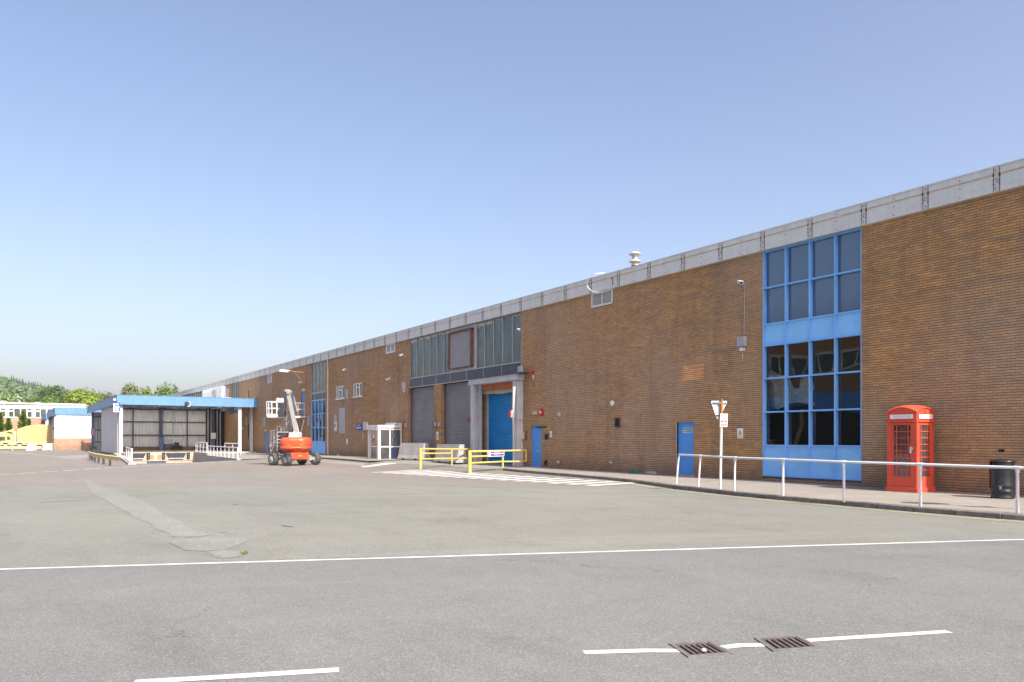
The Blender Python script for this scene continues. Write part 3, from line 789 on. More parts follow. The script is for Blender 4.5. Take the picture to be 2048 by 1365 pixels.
# parapet fascia: panels, drip trim, joint straps with bolts
Yf = WY-.13
mb = MB(); mb.box(LX, RX, Yf, WY+.25, PB_Z, TOP)
mb.box(LX, RX, Yf-.02, WY+.3, TOP, TOP+.035)
mb.box(LX, RX, Yf-.004, Yf, PB_Z+.165, PB_Z+.172)
for k in range(-13, 32):
    for zz in (.07,.33,.56): mb.lathe([(.016,0),(.016,.012),(.006,.02)], (-10.57-1.935*k-.96, Yf-.02, PB_Z+zz), 6, 1, axis='y')
par = part('parapet', mb, ['fascia','bolt'], fac)
mb = MB(); mb.box(LX, RX, Yf-.012, Yf-.001, PB_Z+.455, PB_Z+.49); part('drip_trim', mb, 'fascia_rust', par)
xs = [-10.57-1.935*k for k in range(-13, 73)]
for x in xs:
    if not LX < x < RX: continue
    mb = MB().box(x-.075, x+.075, Yf-.010, Yf-.002, PB_Z+.005, TOP+.045)
    for e in (-.077, .077):
        mb.box(x+e-.006, x+e+.006, Yf-.013, Yf-.001, PB_Z+.004, TOP+.02, 1)
        if -60 < x: mb.box(x+e-.02, x+e+.02, Yf-.018, Yf-.001, PB_Z+.41+random.uniform(-.02,.02), PB_Z+.50, 1)
    if x > -70:
        for zz in (.09,.27,.34,.58): mb.lathe([(.016,0),(.016,.012),(.006,.02)], (x+random.uniform(-.03,.03), Yf-.010-.02, PB_Z+zz), 6, 1, axis='y')
        for zz in (.2,.3): mb.box(x-.09, x-.06, Yf-.02, Yf-.008, PB_Z+zz, PB_Z+zz+.03, 1); mb.box(x+.06, x+.09, Yf-.02, Yf-.008, PB_Z+zz, PB_Z+zz+.03, 1)
    part('joint_strap', mb, ['strap', 'bolt'], par)
# --- generic glazing
def grid_window(name, x0, x1, z0, z1, cols, rows, mats, frame_m, ybar=.06, yglass=.12, bar=.06, depth=.10, label=None, parent=fac, paneop=None):
    """rows: list of z split positions (bottom..top); mats: material per row"""
    fr = MB(); y = WY+ybar
    xs = [x0+(x1-x0)*i/cols for i in range(cols+1)] if isinstance(cols, int) else cols
    for i, x in enumerate(xs):
        a, b = (x, x+bar) if i == 0 else ((x-bar, x) if i == len(xs)-1 else (x-bar/2, x+bar/2))
        fr.box(a, b, y, y+depth, z0, z1)
    for j, z in enumerate(rows):
        c, d = (z, z+bar) if j == 0 else ((z-bar, z) if j == len(rows)-1 else (z-bar/2, z+bar/2))
        fr.box(x0+.002, x1-.002, y+.004, y+depth-.004, c, d)
    o = part(name, fr, frame_m, parent, label=label)
    for j in range(len(rows)-1):
        for i in range(len(xs)-1):
            m = mats[j]
            g = MB()
            a, b, c, d = xs[i]+.01, xs[i+1]-.01, rows[j]+.01, rows[j+1]-.01
            if m in ('blue_panel','black_panel'):
                g.box(a+bar*.3, b-bar*.3, y+depth*.35, y+depth*.6, c, d); part('panel', g, m, o)
            else:
                t1, t2 = random.uniform(-.004,.004), random.uniform(-.004,.004)
                g.add([(a,WY+yglass+t1,c),(b,WY+yglass-t1,c),(b,WY+yglass-t1+t2,d),(a,WY+yglass+t1+t2,d)], [(0,1,2,3)]); part('pane', g, m, o)
    return o
zr = [.22+.08, 1.62-.234, 1.62+.94, 1.62+2.12, 1.62+3.28, 1.62+4.03, 1.62+5.32, PB_Z]
grid_window('window', BW0, BW1, zr[0], PB_Z, 4, zr, ['blue_panel','glass_blue','glass_blue','glass_blue','blue_panel','glass_top','glass_top'], 'blue_frame', .02, .17, .05, .17, 'tall blue framed glazing with light blue panels')
part('plinth', MB().box(BW0, BW1, WY+.12, WY+.3, -.3, .3), 'concrete_dark', fac)
# upper bay glazing
bx0, bx1 = H['bay'][0], H['bay'][1]
cl = [bx0, *[W(640+q/4.266, 700)[0] for q in (820,873,932,992,1052)], wx(899.5)]
grid_window('window', cl[0], cl[-1], 5.62, PB_Z, cl, [5.62, PB_Z], ['glass_green'], 'alu', .05, .1, .045, .07, 'dusty green tinted clerestory glazing with peeling film')
cr = [wx(951), *[W(640+q/4.266, 700)[0] for q in (1397,1473,1552,1636)], bx1]
grid_window('window', cr[0], cr[-1], 5.62, PB_Z, cr, [5.62, PB_Z], ['glass_green'], 'alu', .05, .1, .045, .07)
# torn white film along the top of the panes
M['film'] = mat('peeling white film', (.62,.62,.6), .8, var=.1)
rn = random.Random(5)
for cc in (cl, cr):
    for a, b in zip(cc, cc[1:]):
        n = 26; xs_ = [a+.06+(b-a-.12)*k/n for k in range(n+1)]; base = rn.uniform(.04,.2)*(1 if cc is cl or a < -37 else .2)
        if base < .02: continue
        fm = MB()
        for k in range(n):
            if rn.random() < .12: continue
            z2 = PB_Z-.06-rn.uniform(0,.05); z1 = z2-base*rn.uniform(.2,1.6)
            fm.quad((xs_[k],WY+.09,z1),(xs_[k+1],WY+.09,z1+rn.uniform(-.03,.03)),(xs_[k+1],WY+.09,z2),(xs_[k],WY+.09,z2))
        part('peeling_film', fm, 'film', fac)
part('infill_panel', MB().box(wx(899.5), wx(951), WY+.07, WY+.12, 5.62, PB_Z), 'steel_grey', fac)
lb = MB(); louvres(lb, wx(902), wx(944), WY-.02, 5.86, 7.93, .085, .07)
lv = part('louvre', MB().box(wx(901)-.02, wx(901)+.05, WY-.16, WY+.06, 5.8, 8.0).box(wx(945)-.03, wx(945)+.05, WY-.16, WY+.06, 5.8, 8.0).box(wx(901)-.02, wx(945)+.05, WY-.155, WY+.06, 7.93, 8.02).box(wx(901)-.02, wx(945)+.05, WY-.155, WY+.06, 5.78, 5.85), 'louvre_rust', fac, label='large grey louvre in a rust brown frame')
part('blades', lb, 'louvre', lv)
# dark spandrels below
fr = MB(); ps = [bx0, *[W(640+q/4.266, 700)[0] for q in (870,988,1112,1247,1390,1547)], bx1]
for i, x in enumerate(ps): fr.box(x-.02 if i else x, x+.02 if i < len(ps)-1 else x, WY+.02, WY+.12, 5.04, 5.6)
fr.box(bx0, bx1, WY-.01, WY+.13, 5.0, 5.05); fr.box(bx0, bx1, WY-.0, WY+.13, 5.6, 5.645)
sp = part('spandrel', fr, 'alu', fac, label='row of dark spandrel panels above the shutters')
for a, b in zip(ps, ps[1:]): part('panel', MB().box(a+.02, b-.02, WY+.045, WY+.08, 5.04, 5.6), 'black_panel', sp)
# shutters
for k, m, y in (('s1','grey_shutter',.32),('s2','grey_shutter',.32)):
    a, b, c, d = H[k]; s = MB(); slats(s, a, b, WY+y-.03, .2, 5.0, .1, .03)
    o = part('roller_shutter', s, m, fac, label='closed grey roller shutter')
    part('guide_rail', MB().box(a, a+.07, WY+y-.1, WY+y, .1, 5.0), 'steel_dark', o); part('guide_rail', MB().box(b-.07, b, WY+y-.1, WY+y, .1, 5.0), 'steel_dark', o)
a, b, c, d = H['s3']; ysh = WY+1.0
mb = MB(); mb.quad((a,WY+.3,-.3),(a,WY+.3,5),(a,ysh,5),(a,ysh,-.3)); mb.quad((b,WY+.3,5),(b,WY+.3,-.3),(b,ysh,-.3),(b,ysh,5)); part('reveal', mb, 'brick', fac)
s = MB(); slats(s, -38.1, b, WY+.55, .15, 4.2, .115, .035)
o = part('roller_shutter', s, 'blue_shutter', fac, label='closed bright blue roller shutter')
g = MB(); g.box(-38.22,-38.1,WY+.45,WY+.6,.1,4.25); part('guide_rail', g, 'steel_grey', o)
part('pier', MB().box(a, -38.2, WY+.36, WY+.62, -.3, 5.0), 'brick', fac)
t = MB(); n = 24
pts = [(a+.05+(b-a-.1)*i/n, 4.05+.06*abs(math.sin(i*1.7))+.07*abs(i-12)/12) for i in range(n+1)]
for (xa, za), (xb, zb) in zip(pts, pts[1:]): t.quad((xa,WY+.22,4.36),(xa,WY+.12,za),(xb,WY+.12,zb),(xb,WY+.22,4.36)); t.quad((xa,WY+.12,za),(xa,WY+.5,za+.05),(xb,WY+.5,zb+.05),(xb,WY+.12,zb))
part('torn_hood', t, 'cream_torn', fac)
part('lintel', MB().box(a, b, WY+.03, WY+.4, 4.34, 4.72), 'lintel_orange', fac)
# steel portal in front of the blue shutter
pm = MB(); pm.box(-34.02,-33.88,21.93,22.39,.1,4.66); pm.box(-33.88,-33.74,22.0,22.39,.1,4.65)
pm.box(-38.45,-38.12,21.93,22.05,.1,4.66); pm.box(-38.32,-38.25,22.05,22.39,.1,4.66); pm.box(-38.3,-37.95,22.28,22.4,.1,4.66)
pm.box(-38.6,-33.62,21.88,22.39,4.66,4.97)
po = part('portal_frame', pm, 'steel_grey', fac)
part('flashing', MB().box(-38.7,-33.4,21.78,22.5,4.975,5.0).box(-33.9,-33.05,21.9,22.4,5.003,5.02), 'steel_dark', po)
part('drainpipe', MB().tube([(-33.78,21.86,4.3),(-33.80,21.84,3.4),(-33.82,21.84,2.3),(-33.82,21.85,.2)], [.09,.07,.045,.04]), 'steel_white', po)
# glazing column + far glazing
cx0, cx1 = H['col'][:2]
grid_window('window', cx0, cx1, 5.62, PB_Z, 4, [5.62, PB_Z], ['glass_green'], 'alu', .05, .1, .05, .07)
grid_window('window', cx0, cx1, 4.98, 5.62, [cx0, cx0+(cx1-cx0)*.24, cx0+(cx1-cx0)*.76, cx1], [4.98, 5.618], ['black_panel'], 'alu', .05, .1, .05, .07)
grid_window('window', cx0, cx1, .33, 4.98, 4, [.33, 1.38, 2.58, 3.78, 4.978], ['blue_panel','glass_blue','glass_blue','glass_blue'], 'blue_frame', .04, .12, .07, .1, 'narrow blue framed glazing with blue panels at its foot')
grid_window('window', *H['col2'], 4, [4.6, 5.6, PB_Z], ['black_panel','glass_green'], 'alu', .05, .1, .07, .07)
gx = [H['green'][0]+(H['green'][1]-H['green'][0])*i/26 for i in range(27)]
mb = MB()
for x in gx: mb.box(x-.04, x+.04, WY+.03, WY+.1, 5.3, PB_Z)
o = part('window', mb, 'alu', fac, label='long strip of green tinted glazing above the canopy roof')
part('pane', MB().box(gx[0], gx[-1], WY+.11, WY+.13, 5.3, PB_Z), 'glass_green', o)
part('door', MB().box(H['gd'][0]+.02, H['gd'][1]-.02, WY+.05, WY+.12, 4.6, 7.88), 'steel_grey', fac)
# louvre windows
for k in ('lv1','lv2','lv3'):
    a, b, c, d = H[k]; f = MB(); w = .09 if k != 'lv3' else .15
    f.box(a, a+w, WY-.03, WY+.12, c, d); f.box(b-w, b, WY-.03, WY+.12, c, d); f.box(a, b, WY-.028, WY+.118, d-.06, d); f.box(a, b, WY-.04, WY+.118, c, c+.09)
    m = (a+b)/2
    if k != 'lv3': f.box(m-.025, m+.025, WY-.02, WY+.05, c+.09, d-.06)
    o = part('louvre', f, 'white_panel' if k == 'lv2' else 'fascia', fac, label={'lv1':'white framed louvre window under the parapet', 'lv2':'small white louvre window under the parapet', 'lv3':'pale vent under the parapet above the stair'}[k])
    g = MB()
    n = int((b-a)/.045)
    for i in range(n):
        x = a+.06+(b-a-.12)*i/n; g.box(x, x+.012, WY+.03, WY+.05, c+.05, d-.05)
    for i in range(9): g.box(a+.05, b-.05, WY+.052, WY+.06, c+.08+i*(d-c-.1)/9, c+.1+i*(d-c-.1)/9)
    part('mesh_screen', g, 'louvre', o); part('backing', MB().box(a+.02, b-.02, WY+.09, WY+.1, c+.02, d-.02), 'louvre', o)
# white casement windows
def casement(k, parent=fac, m='glass_win'):
    a, b, c, d = H[k]; w = b-a; f = MB(); y = WY+.02
    t = .07 if w < 1.5 else .085
    f.box(a-.0, a+t, y, y+.09, c, d); f.box(b-t, b, y, y+.09, c, d); f.box(a, b, y+.002, y+.088, c, c+t); f.box(a, b, y+.002, y+.088, d-t, d)
    for q in (.3, .68): f.box(a+w*q-t/2, a+w*q+t/2, y-.01, y+.085, c, d)
    zt = c+(d-c)*.68; f.box(a+w*.3, a+w*.68, y-.012, y+.086, zt-t/2, zt+t/2)
    o = part('window', f, 'upvc', fac, label='white framed casement window')
    part('pane', MB().box(a+.02, b-.02, y+.05, y+.055, c+.02, d-.02), m, o)
    part('sill', MB().box(a-.08, b+.08, WY-.09, WY+.05, c-.07, c), 'upvc', o)
for k in ('w1','w2','w3','w4','w5'): casement(k)
# doors
def door(k, hinge='l', sign=None, y=.09, label=None, frame=True, handle=True):
    a, b, c, d = H[k]; f = MB()
    o = part('door', MB().box(a+.05, b-.05, WY+y, WY+y+.05, c+.01, d-.05), 'blue_door', fac, bevel=.004, label=label)
    if frame: part('frame', MB().box(a, a+.05, WY+y-.02, WY+y+.1, c, d).box(b-.05, b, WY+y-.02, WY+y+.1, c, d).box(a+.05, b-.05, WY+y-.02, WY+y+.1, d-.05, d), 'blue_door', o)
    hg = MB(); hx = a+.05
    for zz in (.3, 1.05, 1.75): hg.box(hx-.012, hx+.012, WY+y-.03, WY+y, c+zz, c+zz+.11)
    part('hinge', hg, 'galv', o)
    if handle:
        part('handle', MB().box(b-.16, b-.13, WY+y-.035, WY+y, c+.95, c+1.1).box(b-.26, b-.13, WY+y-.045, WY+y-.03, c+1.03, c+1.05), 'galv', o)
    return o
part('threshold', MB().box(H['d1'][0]-.1, H['d1'][1]+.1, WY-.12, WY+.3, .0, .205).box(H['d2'][0]-.02, H['d2'][1]+.05, WY-.05, WY+.3, 0, .2), 'concrete', fac)
d1 = door('d1', label='blue personnel door beside the blue shutter, with a black closer arm')
part('closer', MB().obox((H['d1'][1]-.55,WY+.04,2.19),(H['d1'][1]-.1,WY-.02,2.19),.05,.04).obox((H['d1'][1]-.1,WY-.02,2.19),(H['d1'][1]+.5,WY-.05,2.21),.04,.06), 'black', d1)
part('kick_plate', MB().box(H['d1'][0]+.3, H['d1'][1]-.25, WY+.084, WY+.0885, 1.0, 1.03), 'steel_white', d1)
d2 = door('d2', label='blue fire exit door behind the end of the white railing', handle=False)
part('jamb', MB().box(H['d2'][0]-.03, H['d2'][0], WY-.008, WY+.3, .17, 2.3), 'cream_torn', d2)
x0, x1, z0, z1 = wx(1363), wx(1381), wz(1372,866.3), wz(1372,856)
ys = WY+.086
sg = part('sign', MB().box(x0, x1, ys-.002, ys+.003, z0, z1), 'sign_white', d2, label='fire exit keep clear sign')
w = x1-x0; h = z1-z0
part('sign_band', MB().box(x0+w*.28, x1-w*.04, ys-.005, ys-.003, z0+h*.54, z1-h*.07), 'sign_green', d2)
part('sign_band', MB().box(x0+w*.28, x1-w*.04, ys-.005, ys-.003, z0+h*.09, z0+h*.47).lathe([(h*.19,0),(h*.19,.002)], (x0+w*.14, ys-.005, z0+h*.27), 16, axis='y'), 'sign_blue', d2)
part('pictogram', MB().box(x0+w*.05, x0+w*.24, ys-.005, ys-.003, z0+h*.6, z1-h*.08), 'sign_green', d2)
text('lettering', 'Fire exit', h*.36, 'sign_white', d2, (x0+w*.6, ys-.007, z0+h*.74), FACE_Y, sx=.95)
text('lettering', 'Keep clear', h*.32, 'sign_white', d2, (x0+w*.6, ys-.007, z0+h*.29), FACE_Y, sx=.95)
door('ud', label='upper blue door opening onto the stair landing'); door('ld', label='narrow blue door at the foot of the white stair')
# white profiled box high on the wall over the canopy
mb = MB(); a, b = wx(406, WY-.4), wx(446, WY-.4)
ribbed(mb, (a, WY-.5), (b, WY-.5), 5.0, 8.15, (0,-1), .9, .05); mb.box(a, b, WY-.48, WY-.001, 5.0, 8.12)
lw = part('lift_house', mb, 'white_panel', fac); xm = wx(429, WY-.5)
part('vent', MB().box(xm-.9, xm+.9, WY-.62, WY-.5, 6.8, 7.85).box(xm-1.1, xm+1.1, WY-.66, WY-.5, 6.68, 6.8), 'grey_box', lw)
part('hopper', MB().prism([(wx(452),WY-.01,5.3),(wx(467),WY-.01,5.3),(wx(467),WY-.01,6.55),(wx(450),WY-.01,6.6)], (0,-1.3,0)), 'white_plastic', fac)
# ---------------------------------------------------------------- fixtures on the facade
def wp(px, py, out=0): x, z = W(px, py); return Vector((x, WY-out, z))
def cctv(px, py, label, face=1, box=None, box_w=.2, box_h=.26, conduit=True):
    p = wp(px, py); t = thing('security_camera', label, 'security camera', p, 0, 'cameras along the facade')
    part('bracket', MB().box(p.x-.05, p.x+.05, WY-.03, WY, p.z-.09, p.z+.09).tube([(p.x,WY-.02,p.z),(p.x,WY-.22,p.z-.02),(p.x+face*.03,WY-.26,p.z+.05)], .022, 8), 'galv', t)
    d = Vector((face*.8, -.5, -.28)).normalized(); c = p+Vector((0,-.27,.07))
    part('housing', MB().obox(c-d*.14, c+d*.17, .12, .10).obox(c-d*.15+Vector((0,0,.065)), c+d*.23+Vector((0,0,.065)), .15, .02), 'steel_white', t, bevel=.006)
    part('lens', MB().obox(c+d*.171, c+d*.178, .08, .07), 'black', t)
    if box:
        q = wp(*box)
        if conduit: part('conduit', MB().tube([(p.x,WY-.015,p.z-.08),(q.x+.02,WY-.015,q.z+.1)], .013, 6), 'grey_box', t)
    return t
def jbox(px, py, w, h, label, mt='grey_box', name='junction_box', cat='junction box', tail=True, d=.14):
    p = wp(px, py); t = thing(name, label, cat, p)
    part('body', MB().box(p.x-w/2, p.x+w/2, WY-d, WY, p.z-h/2, p.z+h/2), mt, t, bevel=.008)
    part('lid', MB().box(p.x-w/2+.03, p.x+w/2-.03, WY-d-.012, WY-d, p.z-h/2+.03, p.z+h/2-.03), 'galv', t)
    if tail: part('socket', MB().box(p.x-w*.2, p.x+w*.25, WY-d*.8, WY, p.z-h/2-.16, p.z-h/2-.03).tube([(p.x,WY-.03,p.z-h/2-.16),(p.x,WY-.02,p.z-h/2-.42)], .012, 6), 'white_plastic', t)
    return t
cctv(1490, 571, 'white camera on a wall bracket left of the tall blue glazing, conduit below it', 1, (1488, 672))
jbox(1486, 684, .36, .36, 'grey box and socket on the brick wall left of the tall blue glazing')
cctv(1046, 664, 'camera high on the wall just right of the green clerestory glazing', 1, (1044, 735))
jbox(1043, 741, .32, .42, 'grey box above the right corner of the portal over the blue shutter', tail=False)
cctv(1044, 757, 'lower of two cameras clustered at the right end of the steel portal beam', 1, None)
cctv(1042, 768, 'lowest white camera on the right post of the steel portal', 1, None)
cctv(811, 713, 'camera just left of the green clerestory glazing, wire running down to a box', -1, (809.5, 765))
jbox(809.5, 772, .36, .5, 'grey box beside the left end of the dark spandrel row')
cctv(784.5, 761, 'small camera midway between the casement windows and the shutters', -1, None)
cctv(696, 742, 'camera above and between the two white casement windows', -1, (695.5, 780))
jbox(695.5, 786, .3, .5, 'grey box between the two white casement windows')
cctv(607, 767, 'tiny camera over the upper blue stair door', -1, None)
jbox(494.5, 840, .55, .7, 'pale box on the wall just right of the canopy column', tail=True)
cctv(491, 858, 'dark camera below the pale box right of the canopy column', -1, None)
def disc(px, py, r, mt, name, label, cat, d=.1, dots=None):
    p = wp(px, py); t = thing(name, label, cat, p)
    part('body', MB().lathe([(r*.6,0),(r,-.02),(r,-d*.6),(r*.75,-d),(r*.02,-d-.01)][::1], p, 20, axis='y'), mt, t)
    part('centre', MB().lathe([(r*.35,-d-.003),(r*.35,-d-.016),(r*.05,-d-.018)], p, 14, axis='y'), dots or mt, t); return t
disc(1226, 807, .125, 'white_plastic', 'bulkhead_lamp', 'white round lamp on the brick wall above the small dark vent', 'wall lamp')
disc(1119.5, 830, .12, 'pink_disc', 'bulkhead_lamp', 'faded pinkish round lamp on the brick wall right of the red alarm', 'wall lamp')
disc(1084, 825, .19, 'alarm_red', 'fire_bell', 'round red fire bell above the blue door by the portal', 'fire bell', .1, 'sign_white')
def plate(px, py, w, h, mt, name, label, cat, d=.03, extra=None):
    p = wp(px, py); return tag(part(name, MB().box(p.x-w/2, p.x+w/2, WY-d, WY, p.z-h/2, p.z+h/2), mt, None, bevel=.004), label, cat)
plate(1071, 826.5, .3, .16, 'beige_plastic', 'emergency_light', 'beige light fitting left of the red fire bell', 'wall light', .09)
plate(608, 780.5, .6, .25, 'beige_plastic', 'emergency_light', 'pale light fitting over the upper blue stair door', 'wall light', .12)
plate(532, 861.3, .5, .22, 'beige_plastic', 'emergency_light', 'pale light fitting over the narrow ground floor blue door', 'wall light', .12)
t = thing('sounder', 'red alarm sounder high on the wall right of the portal', 'alarm sounder', wp(1066.5, 747))
p = wp(1066.5, 747); part('body', MB().box(p.x-.1, p.x+.1, WY-.12, WY, p.z-.06, p.z+.14), 'alarm_red', t, bevel=.01); part('base', MB().box(p.x-.02, p.x+.08, WY-.05, WY, p.z-.3, p.z-.09), 'beige_plastic', t)
def vent(px, py, w, h, label):
    p = wp(px, py); t = thing('air_vent', label, 'air vent', p); b = MB(); louvres(b, p.x-w/2+.03, p.x+w/2-.03, WY-.02, p.z-h/2+.02, p.z+h/2-.03, .05, .03)
    part('frame', MB().box(p.x-w/2, p.x-w/2+.03, WY-.05, WY, p.z-h/2, p.z+h/2).box(p.x+w/2-.03, p.x+w/2, WY-.05, WY, p.z-h/2, p.z+h/2).box(p.x-w/2, p.x+w/2, WY-.048, WY, p.z+h/2-.03, p.z+h/2).box(p.x-w/2, p.x+w/2, WY-.048, WY, p.z-h/2, p.z-h/2+.03), 'louvre_rust', t)
    part('blades', b, 'black', t); part('backing', MB().box(p.x-w/2+.01, p.x+w/2-.01, WY-.01, WY-.002, p.z-h/2+.01, p.z+h/2-.01), 'black', t)
vent(1236, 845.5, .34, .4, 'small dark square vent below the white round lamp')
vent(1094, 874, .3, .26, 'black vent between the blue door and a warning sign')
def warn(px, py, label, w=.2, h=.3):
    p = wp(px, py); t = thing('warning_sign', label, 'warning sign', p, 0, 'small warning signs on the brick wall'); y = WY-.012
    part('board', MB().box(p.x-w/2, p.x+w/2, y, WY-.001, p.z-h/2, p.z+h/2), 'sign_white', t)
    part('triangle', MB().prism([(p.x-w*.32,y-.001,p.z-h*.12),(p.x+w*.32,y-.001,p.z-h*.12),(p.x,y-.001,p.z+h*.36)], (0,-.003,0)), 'sign_black', t)
    part('triangle_fill', MB().prism([(p.x-w*.21,y-.005,p.z-h*.07),(p.x+w*.21,y-.005,p.z-h*.07),(p.x,y-.005,p.z+h*.24)], (0,-.003,0)), 'sign_yellow', t)
    part('caption', MB().box(p.x-w*.36, p.x+w*.36, y-.004, y-.001, p.z-h*.4, p.z-h*.22), 'sign_yellow', t)
warn(1480.5, 867, 'white sign with a black triangle between the road sign and the tall blue glazing', .26, .36)
warn(1102, 869, 'small white warning sign right of the black vent', .17, .3)
warn(875, 872, 'warning sign on the brick pier between the two grey shutters', .26, .5)
plate(1047, 872, .2, .38, 'beige_plastic', 'door_control', 'beige control panel on the wall edge right of the portal', 'control panel', .14)
p = wp(1054, 872); tag(part('cable_bracket', MB().tube([(p.x,WY-.03,p.z+.25),(p.x+.02,WY-.08,p.z+.1),(p.x-.02,WY-.05,p.z-.1),(p.x,WY-.03,p.z-.25)], .03, 6), 'bolt'), 'dark rusty bracket left of the blue door by the portal', 'bracket')
def redlamp(px, py, label):
    p = wp(px, py, .02); t = thing('signal_lamp', label, 'signal lamp', p, 0, 'red signal lamps by the shutters')
    part('housing', MB().box(p.x+.0, p.x+.14, p.y-.08, p.y+.02, p.z-.14, p.z+.14), 'grey_box', t); part('lens', MB().box(p.x-.15, p.x+.0, p.y-.10, p.y+.02, p.z-.16, p.z+.16), 'lamp_red', t)
redlamp(811, 851, 'red signal lamp left of the first grey shutter'); redlamp(870.5, 849, 'left red signal lamp on the brick pier between the grey shutters'); redlamp(878, 849, 'right red signal lamp on the brick pier between the grey shutters')
t = thing('signal_lamp', 'red lamp on the right post of the steel portal by the blue shutter', 'signal lamp', (-33.85,21.8,2.9)); part('body', MB().box(-33.94,-33.78,21.7,21.9,2.72,3.08), 'steel_white', t); part('lens', MB().box(-33.99,-33.85,21.64,21.72,2.76,3.04), 'alarm_red', t)
t = thing('signal_lamp', 'red lamp on the left post of the steel portal', 'signal lamp', (-38.5,21.9,2.7)); part('lens', MB().box(-38.58,-38.46,21.86,21.98,2.55,2.85), 'lamp_red', t); part('body', MB().box(-38.56,-38.46,21.98,22.06,2.55,2.85), 'steel_white', t)
tag(part('cable', MB().tube([(-34.07,21.9,2.6),(-34.02,21.82,2.5),(-33.94,21.8,2.9),(-34.02,21.85,3.3),(-34.08,21.9,3.8)], .015, 6).tube([(-33.82,21.9,2.62),(-33.7,22.2,2.6),(-33.5,22.37,2.62)], .015, 6), 'lintel_orange'), 'loose orange cable looping over the right post of the portal', 'cable')
# low pipe outlets
for i, (px, py, r, lb) in enumerate(((1121, 925, .055, 'bent pipe outlet low on the wall right of the blue door by the portal'), (1226, 925.5, .045, 'lone small pipe outlet low on the wall under the small dark vent'))):
    p = wp(px, py); tag(part('pipe_outlet', MB().tube([(p.x-.12,WY,p.z+.01),(p.x-.1,WY-.12,p.z+.01),(p.x+.04,WY-.18,p.z),(p.x+.12,WY-.18,p.z-.04)], r, 10), 'grey_box'), lb, 'pipe')
p = wp(1093, 926); tag(part('broken_pipe', MB().tube([(p.x-.06,WY,p.z+.08),(p.x-.02,WY-.12,p.z+.02),(p.x+.03,WY-.13,p.z-.1)], .04, 8).box(p.x-.1, p.x+.08, WY-.012, WY-.001, p.z-.12, p.z+.14), 'black'), 'broken black pipe stub right of the blue door by the portal', 'pipe')
p = wp(680, 913.5); tag(part('pipe_outlet', MB().tube([(p.x-.5,WY-.02,p.z+.1),(p.x-.1,WY-.12,p.z+.1),(p.x+.25,WY-.16,p.z),(p.x+.25,WY-.16,p.z-.15)], .07, 8), 'white_plastic'), 'white bent pipe at the foot of the wall under the casement windows', 'pipe')
p = wp(1274, 945); gy = WY-.18
t = thing('bait_box', 'dark green box on the pavement at the foot of the wall', 'bait box', (p.x, gy, gz(p.x, gy)+.122)); z = gz(p.x, gy)+.122
part('body', MB().box(p.x-.2, p.x+.2, gy-.1, gy+.1, z, z+.1), 'sign_green', t, bevel=.02); part('lid', MB().box(p.x-.18, p.x+.18, gy-.09, gy+.09, z+.1, z+.125), 'sign_green', t, bevel=.01)
p = wp(1305, 949); tag(part('bait_box', MB().box(p.x-.25, p.x+.25, WY-.14, WY-.005, gz(p.x,WY)+.12, gz(p.x,WY)+.22), 'grey_box', bevel=.02), 'low grey box lying against the wall right of the dark green box', 'box')
# panels and signs left of the porch
plate(684.5, 842, 1.25, 2.05, 'galv', 'wall_panel', 'large grey sheet panel bolted under the casement windows', 'metal panel', .03)
plate(684.5, 861, .4, .55, 'galv', 'wall_panel', 'short grey tab hanging under the large sheet panel', 'metal panel', .035)
plate(671.5, 838, .45, .6, 'galv', 'wall_panel', 'small blank grey panel left of the large sheet panel', 'metal panel', .05)
plate(617.5, 842, .5, .9, 'galv', 'wall_panel', 'grey panel on the wall left of the narrow blue glazing', 'metal panel', .06)
plate(528.5, 845, .8, 1.0, 'galv', 'wall_panel', 'grey panel on the wall above the narrow ground floor blue door', 'metal panel', .06)
p = wp(672, 853.5); t = thing('meter_box', 'white framed box with a dark window left of the large sheet panel', 'meter box', p); part('body', MB().box(p.x-.2, p.x+.2, WY-.08, WY, p.z-.38, p.z+.38), 'white_plastic', t); part('window', MB().box(p.x-.1, p.x+.1, WY-.09, WY-.08, p.z-.05, p.z+.2), 'black', t)
plate(694.5, 884, .26, .42, 'sign_white', 'notice', 'small white notice on the wall left of the glass porch', 'notice', .02)
plate(726, 872, .16, .5, 'beige_plastic', 'notice', 'narrow beige plate just left of the glass porch', 'notice', .02)
x0, x1 = wx(713.5), wx(724.5); z0, z1 = wz(719, 861.5), wz(719, 847.5)
t = thing('direction_sign', 'blue sign with a white arrow pointing left, beside the glass porch', 'sign', ((x0+x1)/2, WY, (z0+z1)/2))
part('board', MB().box(x0, x1, WY-.04, WY-.002, z0, z1), 'sign_blue', t, bevel=.01)
w = x1-x0; h = z1-z0; y = WY-.042
text('lettering', 'Site exit', h*.27, 'sign_white', t, ((x0+x1)/2, y, z0+h*.76), FACE_Y, sx=.95)
part('arrow', MB().box(x0+w*.26, x1-w*.1, y-.003, y, z0+h*.34, z0+h*.44).prism([(x0+w*.1,y,z0+h*.39),(x0+w*.32,y,z0+h*.18),(x0+w*.32,y,z0+h*.6)], (0,-.003,0)), 'sign_white', t)
